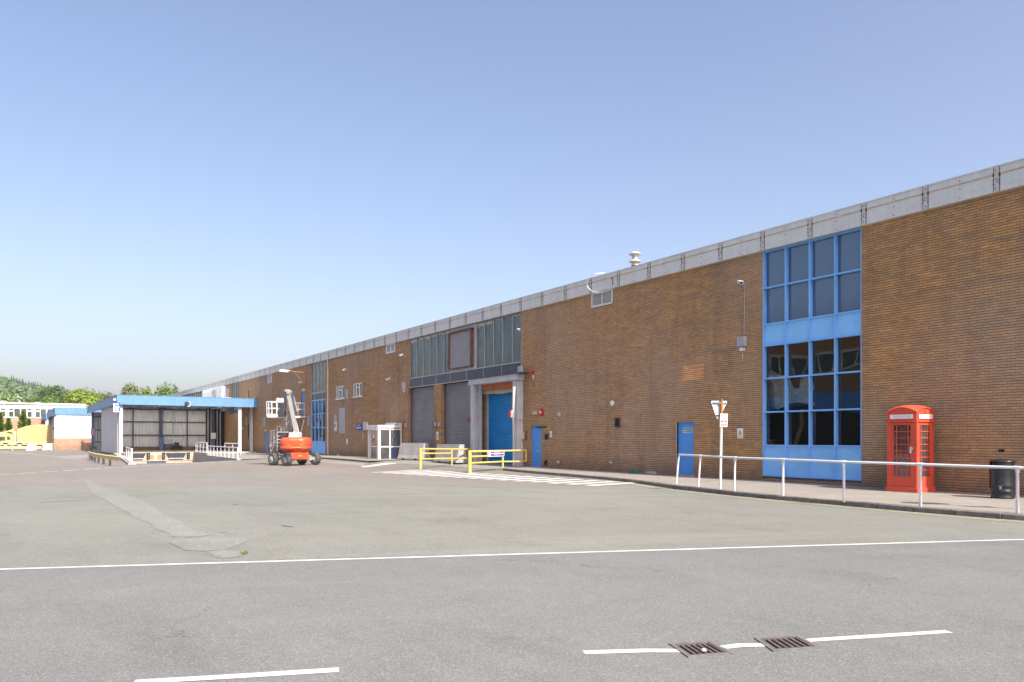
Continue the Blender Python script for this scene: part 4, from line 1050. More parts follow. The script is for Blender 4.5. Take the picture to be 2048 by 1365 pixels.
# downpipe
p = wp(657.3, 900); x = p.x; tag(part('downpipe', MB().tube([(x,WY-.07,.3),(x,WY-.07,8.2)], .055, 8).box(x-.09,x+.09,WY-.06,WY,2.2,2.26).box(x-.09,x+.09,WY-.06,WY,4.7,4.76).box(x-.09,x+.09,WY-.06,WY,7,7.06), 'pole_paint'), 'slim grey downpipe right of the narrow blue glazing', 'downpipe')
p = wp(497.5, 800); tag(part('cable_run', MB().tube([(p.x,WY-.03,7.0),(p.x,WY-.03,4.6)], .03, 6), 'black'), 'dark cable on the wall above the pale box by the canopy column', 'cable')
p = wp(497.5, 880); tag(part('cable_run', MB().tube([(p.x,WY-.03,3.3),(p.x+.1,WY-.06,2.6),(p.x,WY-.03,1.6)], .045, 6), 'black'), 'dark cable hanging below the camera by the canopy column', 'cable')
# lamp on a long bracket
t = thing('lamp_bracket', 'long wall lamp on a rusty bracket projecting under the parapet', 'wall lamp', (-69,WY,7.4))
za = 7.55
part('arm', MB().tube([(-69,WY,za),(-69,20.5,za+.12)], .035, 8).tube([(-69,WY,za-1.3),(-69,21.3,za+.04)], .022, 8).box(-69.05,-68.95,WY-.05,WY,za-1.4,za+.15), 'rusty', t)
part('lamp_head', MB().obox((-69,20.9,za+.12),(-69,20.0,za+.16),.3,.07).obox((-69,20.75,za+.02),(-69,19.95,za+.06),.26,.14), 'white_plastic', t, bevel=.03)
# roof cowl and pipe
c = Vector((*[a*25/ray(1270)[1] for a in ray(1270)],0)); t = thing('flue', 'pale roof flue with two stacked rain caps behind the parapet', 'flue', (c.x, c.y, 8.6))
part('stack', MB().lathe([(.17,8.6),(.17,9.55),(.19,9.56),(.19,9.66),(.17,9.67),(.17,9.95)], (c.x,c.y,0), 18), 'cream_torn', t)
part('band', MB().lathe([(.176,9.68),(.176,9.86)], (c.x,c.y,0), 18), 'louvre_rust', t)
for z in (10.02, 10.38):
    part('cap', MB().lathe([(.2,z-.02),(.285,z),(.29,z+.03),(.17,z+.12),(.02,z+.15)], (c.x,c.y,0), 20), 'cap', t)
part('stem', MB().lathe([(.14,9.9),(.14,10.42)], (c.x,c.y,0), 14), 'galv', t)
pts = [wp(1203,545,-.2), wp(1196,549,.15), wp(1187,556,.2), wp(1182,566,.22), wp(1183,575,.22), wp(1190,583,.22), wp(1200,586,.22), wp(1213,585.5,.16)]
def smooth(pts, n=4):
    out = []
    for i in range(len(pts)-1):
        p0, p1, p2, p3 = pts[max(i-1,0)], pts[i], pts[i+1], pts[min(i+2, len(pts)-1)]
        for k in range(n):
            t = k/n; out.append(.5*((2*p1)+(p2-p0)*t+(2*p0-5*p1+4*p2-p3)*t*t+(3*p1-p0-3*p2+p3)*t**3))
    return out+[pts[-1]]
tag(part('overflow_hose', MB().tube(smooth(pts), .0145, 8), 'hose'), 'white hose curling over the parapet to the louvre window', 'hose')
p = wp(1229, 566, .15); tag(part('rusty_hook', MB().tube([p+Vector((-.05,0,.18)),p+Vector((.1,-.03,.2)),p+Vector((.06,0,.05)),p+Vector((.03,.02,-.15))], .016, 6), 'bolt'), 'rusty hook under the parapet right of the hose', 'hook')

# ---------------------------------------------------------------- telephone box
pc = P(1834.5, 986.5, .118); pz = pc.z; S = .93
T = thing('telephone_box', 'red telephone box with domed roof on the pavement, dusty small panes', 'telephone box', (pc.x-S/2, pc.y+S/2, pz))
O = Vector((pc.x-S/2, pc.y+S/2, pz))
def L(mb): return mb.xf(Matrix.Translation(O))
def lpart(n, mb, m, par=T, **k): return part(n, L(mb), m, par, **k)
h = S/2
lpart('plinth', MB().box(-h,h,-h,h,0,.13).box(-h+.02,h-.02,-h+.02,h-.02,.13,.16), 'box_red', bevel=.008)
b = h-.035; fm = MB()
pw = .105
for sx in (-1, 1):
    for sy in (-1, 1): fm.box(sx*b, sx*(b-pw), sy*b, sy*(b-pw), .16, 2.02)
    for sy in (-1, 1): fm.box(sx*(b+.008), sx*(b-.03), sy*(b+.008), sy*(b-.03), .16, 2.0)   # reeded corner bead
fm.box(-b,b,b-.05,b,.16,2.02)                                             # solid back
fm.box(-b-.012,b+.012,-b-.012,b+.012,1.985,2.03); fm.box(-b-.004,b+.004,-b-.004,b+.004,2.03,2.235)
fm.box(-b-.02,b+.02,-b-.02,b+.02,1.965,1.985)
lpart('frame', fm, 'box_red', bevel=.005)
lpart('floor', MB().box(-b+.02,b-.02,-b+.02,b-.02,.14,.17), 'concrete_dark')
# glazed faces: 3 columns (narrow, wide, narrow) x 8 rows
def glazed(face, name, panel_h=.27, label=None):
    # face frame is built in the plane y=-b, then rotated
    ang = {'f':0,'r':R(90),'l':R(-90)}[face]; rot = Matrix.Rotation(ang, 4, 'Z')
    e = b-pw; m = MB(); z0, z1 = .17, 1.955; yo = -b+.012
    st = .075; m.box(-e,-e+st,yo,yo+.045,z0,z1); m.box(e-st,e,yo,yo+.045,z0,z1); m.box(-e,e,yo+.001,yo+.044,z0,z0+panel_h); m.box(-e,e,yo+.001,yo+.044,z1-.07,z1)
    gx0, gx1 = -e+st, e-st; gz0, gz1 = z0+panel_h, z1-.07; w = gx1-gx0
    for q in (.16, .84): m.box(gx0+w*q-.011, gx0+w*q+.011, yo+.006, yo+.036, gz0, gz1)
    for i in range(1, 8): zz = gz0+(gz1-gz0)*i/8; m.box(gx0, gx1, yo+.004, yo+.038, zz-.012, zz+.012)
    m.box(gx0-.014,gx0,yo-.006,yo+.01,gz0-.014,gz1+.014); m.box(gx1,gx1+.014,yo-.006,yo+.01,gz0-.014,gz1+.014); m.box(gx0,gx1,yo-.006,yo+.01,gz1,gz1+.014); m.box(gx0,gx1,yo-.006,yo+.01,gz0-.014,gz0)
    o = lpart(name, m.xf(rot), 'box_red', label=label, bevel=.003)
    g = MB().quad((gx0,yo+.02,gz0),(gx1,yo+.02,gz0),(gx1,yo+.02,gz1),(gx0,yo+.02,gz1)); part('panes', L(g.xf(rot)), 'booth_glass', o)
    return o
dr = glazed('f', 'door', .27); glazed('r', 'side_window'); glazed('l', 'side_window')
part('handle', L(MB().lathe([(.02,0),(.026,.012),(.012,.03)], (0,0,0), 12, axis='y').xf(Matrix.Scale(-1,4,(0,1,0))).xf(Matrix.Translation((b-pw-.02,-b+.01,1.22)) @ Matrix.Scale(2.2,4,(0,0,1)))), 'galv', dr)
part('pull', L(MB().box(b-pw-.095, b-pw-.055, -b-.001, -b+.012, 1.1, 1.28)), 'sign_white', dr, label='small white instruction strip')
ls = MB()
for sgn, ang in ((1,0),(1,R(90)),(1,R(-90))):
    rot = Matrix.Rotation(ang, 4, 'Z'); q = MB().box(-b+.09, b-.09, -b-.016, -b-.005, 2.065, 2.185); q.xf(rot); s = lpart('sign_panel', q, 'sign_white')
    if ang != R(-90):
        rt = (rot.to_3x3() @ FACE_Y); loc = O+rot @ Vector((0,-b-.0175,2.122)); text('lettering', 'TELEPHONE', .098, 'sign_grey' if 'sign_grey' in M else 'grey_box', s, loc, rt, .002, sx=1.02)
    fr2 = MB().box(-b+.075,b-.075,-b-.02,-b-.004,2.185,2.198).box(-b+.075,b-.075,-b-.02,-b-.004,2.052,2.065).box(-b+.075,-b+.09,-b-.02,-b-.004,2.052,2.198).box(b-.09,b-.075,-b-.02,-b-.004,2.052,2.198).xf(rot)
    part('surround', L(fr2), 'box_red', s)
# roof: segmental pediments on four sides under a shallow sail dome
n = 18; rise = .155; k = b+.03; rf = MB()
def arc(u): return rise*(math.cos(u*math.pi/2*.98))**.85 if abs(u) < 1 else 0
V = []
for i in range(n+1):
    for j in range(n+1):
        u, v = -1+2*i/n, -1+2*j/n
        zz = 2.235+max(0,arc(u))*1.0+max(0,arc(v))*1.0-.35*rise*(max(0,arc(u))/rise)*(max(0,arc(v))/rise)-.0
        zz = 2.235+ (max(0,arc(u))+max(0,arc(v)))*.62 + .38*rise*((max(0,arc(u))/rise)*(max(0,arc(v))/rise))*.4 if False else 2.24+max(arc(u) if abs(v) > .999 else 0, arc(v) if abs(u) > .999 else 0, 0)+0
        V.append((u, v, zz))
vv = []
for (u, v, _) in V:
    a, c2 = max(0, arc(u)), max(0, arc(v))
    # Coons blend of the four arched edges
    zc = a+c2; zz = 2.24+zc*.80 + .0 if (abs(u) < .999 and abs(v) < .999) else 2.24+zc
    zz = 2.24+ a+c2 - .52*min(a, c2)*1.0 if True else zz
    vv.append((u*k, v*k, zz))
fs = [(i*(n+1)+j, (i+1)*(n+1)+j, (i+1)*(n+1)+j+1, i*(n+1)+j+1) for i in range(n) for j in range(n)]
rf.add(vv, fs, 0, True)
# eave lip: drop edge
bd = [(i, 0) for i in range(n)]+[(n, j) for j in range(n)]+[(i, n) for i in range(n, 0, -1)]+[(0, j) for j in range(n, 0, -1)]
ring = [vv[i*(n+1)+j] for i, j in bd]; m = len(ring)
low = [(x, y, z-.03) for x, y, z in ring]; inn = [(x*.965, y*.965, z-.03) for x, y, z in ring]
rf.add(ring+low, [(i, i+m, (i+1) % m+m, (i+1) % m) for i in range(m)]); rf.add(low+inn, [(i, i+m, (i+1) % m+m, (i+1) % m) for i in range(m)])
lpart('roof', rf, 'box_red')
pd = MB()
for ang in (0, R(90), R(180), R(270)):
    rot = Matrix.Rotation(ang, 4, 'Z'); q = MB()
    for i in range(n):
        u0, u1 = -1+2*i/n, -1+2*(i+1)/n
        q.quad((u0*b,-b-.002,2.23),(u1*b,-b-.002,2.23),(u1*b,-b-.002,2.235+max(0,arc(u1))),(u0*b,-b-.002,2.235+max(0,arc(u0))))
    q.xf(rot); pd.add(q.v, q.f)
lpart('pediment', pd, 'box_red')
cr = MB()
for ang in (0, R(90)):
    rot = Matrix.Rotation(ang, 4, 'Z'); q = MB().prism([(-.045,-b-.003,2.255),(.045,-b-.003,2.255),(.055,-b-.003,2.3),(.03,-b-.003,2.325),(0,-b-.003,2.335),(-.03,-b-.003,2.325),(-.055,-b-.003,2.3)], (0,-.012,0)).box(-.05,.05,-b-.02,-b-.003,2.245,2.255).box(-.006,.006,-b-.016,-b-.003,2.335,2.352); q.xf(rot); cr.add(q.v, q.f)
lpart('crown_emblem', cr, 'box_red')
bk = MB().box(-.24,.3,b-.13,b-.055,.75,1.95); ph = lpart('backboard', bk, 'bin'); 
lpart('telephone', MB().box(.0,.26,b-.28,b-.132,1.25,1.62).box(-.2,-.05,b-.2,b-.132,1.3,1.6), 'galv', bevel=.01)
lpart('handset', MB().tube([(-.03,b-.3,1.36),(-.045,b-.33,1.45),(-.03,b-.3,1.56)], [.03,.018,.03], 8), 'black')
lpart('shelf', MB().box(-.32,.32,b-.3,b-.132,.92,.945), 'steel_white')
# litter bin
c = P(1994.5, 998, .118); c.y += .27; bz = c.z
t = thing('litter_bin', 'black cylindrical litter bin with domed lid on the pavement near the telephone box', 'litter bin', c)
part('body', MB().lathe([(.245,0),(.262,.01),(.262,.035),(.252,.05),(.252,.16),(.262,.17),(.262,.2),(.248,.215),(.248,.30),(.262,.31),(.262,.335),(.258,.345),(.268,.72),(.27,.74),(.278,.745),(.278,.765),(.27,.77),(.27,.79),(.278,.795),(.278,.815),(.268,.82),(.268,.825)], c, 40), 'bin', t)
rim = MB(); 
for a0 in range(0, 360, 10):
    op = (195 < a0 < 262) or (15 < a0 < 80)
    a, b2 = R(a0), R(a0+10)
    if op: continue
    p0 = Vector((c.x+.268*math.cos(a), c.y+.268*math.sin(a), bz+.82)); p1 = Vector((c.x+.268*math.cos(b2), c.y+.268*math.sin(b2), bz+.82))
    rim.quad(p0, p1, p1+Vector((0,0,.11)), p0+Vector((0,0,.11)))
part('hood', rim, 'bin', t); part('liner', MB().lathe([(.22,.3),(.22,.9)], c, 24), 'black', t)
part('lid', MB().lathe([(.27,.92),(.298,.925),(.298,.94),(.26,.965),(.17,.99),(.08,1.0),(.01,1.003)], c, 40), 'bin', t)
part('edge_strip', MB().box(c.x-.272, c.x-.25, c.y-.1, c.y-.05, bz+.25, bz+.93), 'bin_red', t)
part('latch', MB().box(c.x+.05, c.x+.09, c.y-.275, c.y-.255, bz+.24, bz+.31).lathe([(.011,0),(.011,-.01)], (c.x+.03,c.y-.262,bz+.325), 8, axis='y').lathe([(.011,0),(.011,-.01)], (c.x+.09,c.y-.25,bz+.325), 8, axis='y'), 'galv', t)
part('badge', MB().lathe([(.035,0),(.035,-.004)], (c.x+.03,c.y-.262,bz+.42), 16, axis='y'), 'leveller', t)

# ---------------------------------------------------------------- white tubular railing
posts = [((1352.7,967.9),(1357.8,909.7)),((1396.6,974.6),(1400.8,912)),((1469,982),(1470,915.8)),((1566,992),(1566.2,919.5)),((1688,1003),(1687.6,924.4)),((1841,1013.5),(1840.6,929.2)),((2035,1027.5),(2035,936))]
rl = thing('railing', 'white tubular guard railing along the kerb in front of the telephone box', 'railing', P(*posts[0][0], .11))
tops = []
for (a, b2) in posts:
    p = P(*a, .115); v = Vector((p.x, p.y)).length; Z = F*(EYE-p.z)/(a[1]-HY)
    q = cam((b2[0]-CX)/F*Z, Z, EYE+(HY-b2[1])/F*Z); tops.append(q)
    m = MB().tube([p-Vector((0,0,.02)), q], .030, 12)
    if b2[0] > 1400: m.tube([q+Vector((0,0,-.10)), q+Vector((0,0,.0))], .040, 12)
    part('post', m, 'white_paint', rl)
d = (tops[-1]-tops[-2]); tops2 = tops+[tops[-1]+d*1.0, tops[-1]+d*2.0]
for i in (1, 2):
    q = tops[-1]+d*i; part('post', MB().tube([Vector((q.x,q.y,.1)), q], .030, 12).tube([q+Vector((0,0,-.10)), q], .04, 12), 'white_paint', rl)
part('top_rail', MB().tube(tops2, .030, 12), 'white_paint', rl)
cl_ = MB()
for i, q in enumerate(tops2[1:-1], 1):
    d = (tops2[i+1]-tops2[i]).normalized(); cl_.tube([q-d*.065, q+d*.065], .038, 12)
part('clamp', cl_, 'white_paint', rl)
# road sign on a pole, seen from behind
pb = P(1440.5, 978.5, .115); Z = F*(EYE-pb.z)/(978.5-HY)
def at(px, py): return cam((px-CX)/F*Z, Z, EYE+(HY-py)/F*Z)
topz = at(1443.5, 799.5)
sp = thing('road_sign', 'triangular road sign seen from behind on a flaking cream pole with rusty top', 'road sign', pb)
mid = at(1442.5, 852)
part('pole', MB().tube([pb-Vector((0,0,.02)), mid], .040, 14), 'pole_paint', sp); part('pole_top', MB().tube([mid, topz], .040, 14), 'rusty', sp)
r_ = Vector((SA,CA,0)); f_ = Vector((-CA,SA,0))
tc = at(1439.5, 822)+f_*.055
# triangle, apex down, tilted in plan
rd_ = (r_+f_*.15).normalized(); ax = rd_
mpx = Z/F
def tp(px, py, o=0): return tc+ax*((px-1439.5)*mpx)+Vector((0,0,(822-py)*mpx))+f_*o
out = [(1424,802),(1454.5,802),(1456,803.5),(1456.2,805),(1438,839),(1436.5,840),(1435,839),(1422.5,805.5),(1422.4,803.5)]
part('plate', MB().prism([tp(a, b2) for a, b2 in out], f_*.012), 'sign_back', sp)
part('channel', MB().obox(tp(1425,806.5,-.02), tp(1454,806.5,-.02), .02, .035).obox(tp(1433,831,-.02), tp(1440,831,-.02), .02, .035), 'steel_dark', sp)
part('face', MB().prism([tp(a, b2, .0125) for a, b2 in out], f_*.002), 'sign_white', sp); part('clip', MB().obox(tp(1438,806.5,-.07), tp(1449,806.5,-.07), .03, .03), 'galv', sp)
s2 = thing('no_entry_notice', 'white notice with prohibition ring and two red bars clamped to the sign pole', 'notice', at(1446.5, 842))
def sp2(px, py, o=0): return at(px, py)-f_*(.06+o)
c0 = [sp2(1439.5,828), sp2(1454.5,828), sp2(1453.5,854.5), sp2(1438.8,854.5)]
part('board', MB().prism(c0[::-1], f_*.012), 'sign_white', s2)
ctr = sp2(1446.5, 834.6, .004); ring = MB(); N = 28; ro, ri = .085, .070
V1 = []
for i in range(N):
    a = i*2*math.pi/N
    for r0 in (ro, ri): V1.append(ctr+r_*(r0*math.cos(a))+Vector((0,0,r0*math.sin(a))))
ring.add(V1, [(2*i, 2*i+1, (2*i+3) % (2*N), (2*i+2) % (2*N)) for i in range(N)])
d1v = (r_*math.cos(R(-45))+Vector((0,0,math.sin(R(-45))))); ring.obox(ctr-d1v*ri, ctr+d1v*ri, .003, .013, up=d1v.cross(f_))
part('ring', ring, 'sign_red', s2)
for ya, yb, wd in ((841.3,845.5,'No'),(847.8,852.2,'Entry')):
    part('red_bar', MB().prism([sp2(1440.4,yb,.002),sp2(1452.4,yb,.002),sp2(1452.6,ya,.002),sp2(1440.6,ya,.002)], -f_*.002), 'sign_red', s2)
    rot = Matrix((r_, Vector((0,0,1)), -f_)).transposed()
    text('lettering', wd, .07, 'sign_white', s2, sp2(1446.5, (ya+yb)/2, .006), rot, .002)
# out-of-frame road signs on the pavement whose shadows fall into view
xo, yo = -7.2, 18.15
t = thing('road_sign', 'tall post with a round sign above a small triangular plate, beyond the litter bin', 'road sign', (xo, yo, .1))
part('pole', MB().tube([(xo,yo,.1),(xo,yo,3.5)], .038, 10), 'galv', t)
Rz = Matrix.Translation((xo,yo,0)) @ Matrix.Rotation(R(58), 4, 'Z') @ Matrix.Translation((-xo,-yo,0))
part('round_plate', MB().lathe([(.42,-.006),(.42,.006)], (xo,yo-.05,3.1), 32, axis='y').xf(Rz), 'sign_back', t)
part('lower_plate', MB().prism([(xo-.34,yo-.05,2.0),(xo+.34,yo-.05,2.0),(xo,yo-.05,1.45)], (0,.012,0)).xf(Rz), 'sign_back', t)

# ---------------------------------------------------------------- yellow barriers
def on_plane(px, py, p): # point above ground point p seen at px,py (same depth)
    Zp = F*(EYE-p.z)/max(1e-6, (PY-HY))
def yb(name, base, label, rails, posts, sign=None):
    """rails: list of ((x0,y0),(x1,y1)) px ; posts: list of (px_base, py_base, py_top, radius). plane through first/last post bases"""
    pass
bA0, bA1 = P(841,938.5,.03), P(903.5,931.5,.05)               # rear barrier: big end post, slim mid post
def vpt(base, py):                                           # point straight above base at picture row py
    Zb = -CA*base.x+SA*base.y; return Vector((base.x, base.y, EYE+(HY-py)/F*Zb))
t = thing('yellow_barrier', 'rear yellow tube barrier reaching towards the portal post, without a sign', 'barrier', bA0, 0, 'yellow barriers by the shutters')
h1, h2, h3 = [vpt(bA0, q).z for q in (898.3, 907.5, 918.6)]
dA = (bA1-bA0); bA2 = bA0+dA*1.8
bA2 = P(948, 926.6, .08)
part('post', MB().tube([bA0, Vector((bA0.x,bA0.y,h1+.05))], .065, 12).tube([bA0+Vector((0,0,.0)), bA0+Vector((0,0,.015))], .13, 12), 'yellow', t)
h1b, h2b, h3b = [vpt(bA1, q).z for q in (898.8, 907.2, 917.5)]
part('post', MB().tube([bA1, Vector((bA1.x,bA1.y,h1b))], .045, 10), 'yellow', t)
e = bA0+(bA1-bA0)*1.0
def ext(za, zb, k): a = Vector((bA0.x,bA0.y,za)); b = Vector((bA1.x,bA1.y,zb)); return a+(b-a)*k
part('rail', MB().tube([ext(h1,h1b,0), ext(h1,h1b,1)], .045, 10).tube([ext(h1,h1b,1), ext(h1,h1b,1.75)], .045, 10), 'yellow', t); part('rail', MB().tube([ext(h2,h2b,0), ext(h2,h2b,1)], .04, 10), 'yellow', t); part('rail', MB().tube([ext(h3,h3b,0), ext(h3,h3b,1.75)], .04, 10), 'yellow', t)
q = ext(h1,h1b,1.75); part('post', MB().tube([Vector((q.x,q.y,gz(q.x,q.y)+.05)), q], .045, 10), 'yellow', t)
bB0, bB1 = P(939.5,946,.01), P(1005.5,939,.05); bB2 = P(1052,934.4,.1)
t = thing('yellow_barrier', 'front yellow tube barrier carrying a red and blue notice, before the blue shutter', 'barrier', bB0, 0, 'yellow barriers by the shutters')
H0 = [vpt(bB0, q).z for q in (903.5, 913.7, 926.8)]; H1 = [vpt(bB1, q).z for q in (902.4, 0, 923.8)]; H2 = [vpt(bB2, q).z for q in (901.2, 0, 923.5)]
part('post', MB().tube([bB0-Vector((0,0,.01)), Vector((bB0.x,bB0.y,H0[0]+.05))], .085, 14), 'yellow', t)
part('post', MB().tube([bB1, Vector((bB1.x,bB1.y,H1[0]))], .05, 10), 'yellow', t)
zt, zb_ = H2[0], H2[2]
part('post', MB().tube([Vector((bB2.x,bB2.y,zb_)), Vector((bB2.x,bB2.y,zt))], .05, 10), 'yellow', t, label='hanging end piece joining the two rails')
def c3(base, z): return Vector((base.x, base.y, z))
part('rail', MB().tube([c3(bB0,H0[0]), c3(bB1,H1[0]), c3(bB2,H2[0])], .05, 10), 'yellow', t); part('rail', MB().tube([c3(bB0,H0[2]), c3(bB1,H1[2]), c3(bB2,H2[2])], .045, 10), 'yellow', t)
zm = H1[0]-(H0[0]-H0[1]); part('rail', MB().tube([c3(bB0,H0[1]), c3(bB1,zm)], .045, 10), 'yellow', t)
# notice hung on the barrier
dB = (bB1-bB0); u = Vector((dB.x, dB.y, 0)).normalized(); nB = u.cross(Vector((0,0,1)))
def on_line(px):  # param along the front barrier
    a, b = ray(px); den = a*dB.y-b*dB.x; s = (b*bB0.x-a*bB0.y)/den; return bB0+dB*s
s0, s1 = on_line(973), on_line(1006); z0, z1 = vpt(s0, 913.8).z, vpt(s0, 902.2).z
s = thing('barrier_notice', 'red and blue notice hung on the front yellow barrier', 'notice', (s0+s1)/2)
o = nB*.075
def bq(u0, u1, v0, v1, k): return [Vector((*(s0.lerp(s1,uu)+o+nB*k)[:2], z0+(z1-z0)*vv)) for uu, vv in ((u0,v0),(u1,v0),(u1,v1),(u0,v1))]
part('board', MB().prism(bq(0,1,0,1,0), nB*-.012), 'sign_white', s)
part('red_band', MB().prism(bq(.16,.97,.56,.88,.002), nB*.002), 'sign_red', s); part('blue_band', MB().prism(bq(.16,.97,.1,.44,.002), nB*.002), 'sign_blue', s)
part('pictogram', MB().prism(bq(.055,.11,.15,.42,.002), nB*.002).prism(bq(.06,.10,.62,.8,.002), nB*.002), 'sign_black', s)
rot = Matrix((u, Vector((0,0,1)), nB)).transposed(); ll = (s1-s0).length
mid_ = s0.lerp(s1, .565)+nB*.083
text('lettering', 'No unauthorised entry', (z1-z0)*.24, 'sign_white', s, Vector((mid_.x,mid_.y,z0+(z1-z0)*.72)), rot, .002, sx=.82)
text('lettering', 'High visibility jackets must be worn', (z1-z0)*.2, 'sign_white', s, Vector((mid_.x,mid_.y,z0+(z1-z0)*.27)), rot, .002, sx=.66)

# ---------------------------------------------------------------- concrete blocks
def jersey(name, p0, p1, w0, w1, hh, label, mt='concrete', z=0, group='concrete barrier blocks'):
    a = Vector((p0[0],p0[1])); b = Vector((p1[0],p1[1])); d = (b-a).normalized(); n = Vector((-d.y,d.x))
    prof = [(-w0/2,0),(-w0/2,.08),(-w0*.40,.28),(-w1/2,hh),(w1/2,hh),(w0*.40,.28),(w0/2,.08),(w0/2,0)]
    L_ = (b-a).length; m = MB(); sec = []
    st = [0, .18*L_, .18*L_+.001, .3*L_, .3*L_+.001, .7*L_, .7*L_+.001, .82*L_, .82*L_+.001, L_]; lift = [0,0,.09,.09,0,0,.09,.09,0,0]
    for s_, l_ in zip(st, lift):
        q = a+d*s_; sec.append([(q.x+n.x*y_, q.y+n.y*y_, z+max(z_, l_)) for y_, z_ in prof])
    k = len(prof); v = [p for s_ in sec for p in s_]; f = []
    for i in range(len(sec)-1):
        for j in range(k): f.append((i*k+j, i*k+(j+1) % k, (i+1)*k+(j+1) % k, (i+1)*k+j))
    m.add(v, f); m.add(sec[0], [tuple(range(k))[::-1]]); m.add(sec[-1], [tuple(range(k))])
    return tag(part(name, m, mt, bevel=.02), label, 'concrete barrier', group)
q0, q1 = P(813,919.5,.04), P(859,921,.04)
zz = lambda v: gz(v[0], v[1])+.1
jersey('concrete_barrier', (-46.3,21.35), (-43.7,21.75), .78, .32, 1.05, 'grey concrete barrier block before the left grey shutter, right of the glass porch', z=.30)
jersey('concrete_barrier', (-41.0,21.3), (-38.4,21.35), .78, .32, 1.03, 'grey concrete barrier block before the right grey shutter', z=.27)

p = wp(2003, 902); tag(part('wall_hole', MB().box(p.x-.07,p.x+.07,WY-.004,WY+.01,p.z-.035,p.z+.04), 'pit'), 'dark plate painted as the shade in a missing brick hole above the litter bin', 'hole')  # thin dark plate on the wall face, its colour standing for shade
# ---------------------------------------------------------------- glass porch
z0 = P(757,924.5).z+.02; pX, pY0 = -47.05, 19.85
pX, pY0, z0 = -48.6, 20.67, .10
Wd = 2.15; D = 22.38-pY0; zt = z0+2.3
t = thing('glass_porch', 'white framed glass porch on the brick wall left of the shutters', 'porch', (pX, pY0, z0))
f = MB(); b = .07; x1 = pX; x0 = pX-Wd
x0 = wx(738, pY0); Wd = x1-x0
def frame_y(m, xa, xb, y, n, tr=.42, b=.065, zlo=z0+.02):
    for i in range(n+1): x = xa+(xb-xa)*i/n; m.box(x-b/2, x+b/2, y-b/2, y+b/2, zlo, zt-.05)
    for z in (zlo+.06, z0+.02+(zt-z0)*tr, zt-.12): m.box(xa, xb, y-b/2+.004, y+b/2-.004, z-b*.5, z+b*.5)
def frame_x(m, x, ya, yb, n, tr=.42, b=.07):
    for i in range(n+1): y = ya+(yb-ya)*i/n; m.box(x-b/2, x+b/2, y-b/2, y+b/2, z0, zt-.05)
    for z in (z0+.1, z0+.02+(zt-z0)*tr, zt-.14): m.box(x-b/2+.004, x+b/2-.004, ya, yb, z-b*.6, z+b*.6)
frame_x(f, x1, pY0, 22.3, 2); frame_x(f, x0, pY0, 22.3, 2); f.box(x1-.13, x1+.05, pY0-.05, pY0+.13, z0, zt); f.box(x0-.06, x0+.08, pY0-.06, pY0+.06, z0-.02, zt)
part('frame', f, 'upvc', t)
f = MB(); frame_y(f, x0+.3, x1-.14, pY0, 1, b=.06); o = part('door', f, 'upvc', t)
g = MB().quad((x0+.3,pY0,z0+.1),(x1-.14,pY0,z0+.1),(x1-.14,pY0,zt-.15),(x0+.3,pY0,zt-.15)); part('pane', g, 'clear', o)
part('kick_rail', MB().box(x0+.3, x1-.12, pY0-.03, pY0+.03, z0+.03, z0+.2), 'white_plastic', o)
part('pane', MB().quad((x1,pY0+.1,z0+.1),(x1,22.3,z0+.1),(x1,22.3,zt-.15),(x1,pY0+.1,zt-.15)), 'clear', t); part('pane', MB().quad((x0,pY0+.1,z0+.1),(x0,22.3,z0+.1),(x0,22.3,zt-.15),(x0,pY0+.1,zt-.15)), 'clear', t)
part('roof', MB().box(x0-.1, x1+.05, pY0-.08, 22.35, zt-.03, zt+.14), 'upvc', t, bevel=.01); part('header', MB().box(x0, x1-.12, pY0-.1, pY0-.035, zt-.2, zt-.04), 'white_plastic', t)
part('flashing', MB().box(x0+.3, x1+.1, 21.75, 22.36, zt+.145, zt+.3), 'steel_grey', t)
sx = (x0+x1)/2+.02; part('notice', MB().box(sx-.09, sx+.09, pY0-.01, pY0-.004, z0+1.58, z0+1.76), 'sign_white', o)
part('notice', MB().lathe([(.12,0),(.12,-.004)], (sx, pY0-.005, z0+1.44), 18, axis='y'), 'sign_blue', o)
a, b_, c_, d_ = H['pd']
o = part('door', MB().box(x1-1.55, x1-.5, 22.2, 22.26, z0+.1, z0+2.35), 'blue_door', t, label='blue inner door with a glazed panel')
part('pane', MB().box(x1-1.3, x1-.75, 22.185, 22.2, z0+1.15, z0+2.15), 'glass_win', o); part('notice', MB().box(x1-1.15, x1-.95, 22.17, 22.183, z0+1.35, z0+1.65), 'sign_white', o)
# wall louvre by the porch
t = thing('vent_hood', 'white framed vent hood on the wall beside the glass porch', 'vent', wp(731.5, 852))
p = wp(733.5, 852); part('frame', MB().box(p.x-.3,p.x-.23,WY-.15,WY,p.z-.25,p.z+.22).box(p.x+.23,p.x+.3,WY-.15,WY,p.z-.25,p.z+.22).box(p.x-.3,p.x+.3,WY-.15,WY,p.z+.2,p.z+.27).box(p.x-.3,p.x+.3,WY-.15,WY,p.z-.3,p.z-.23), 'upvc', t)
part('grille', MB().box(p.x-.23,p.x+.23,WY-.10,WY-.06,p.z-.23,p.z+.2), 'louvre', t)

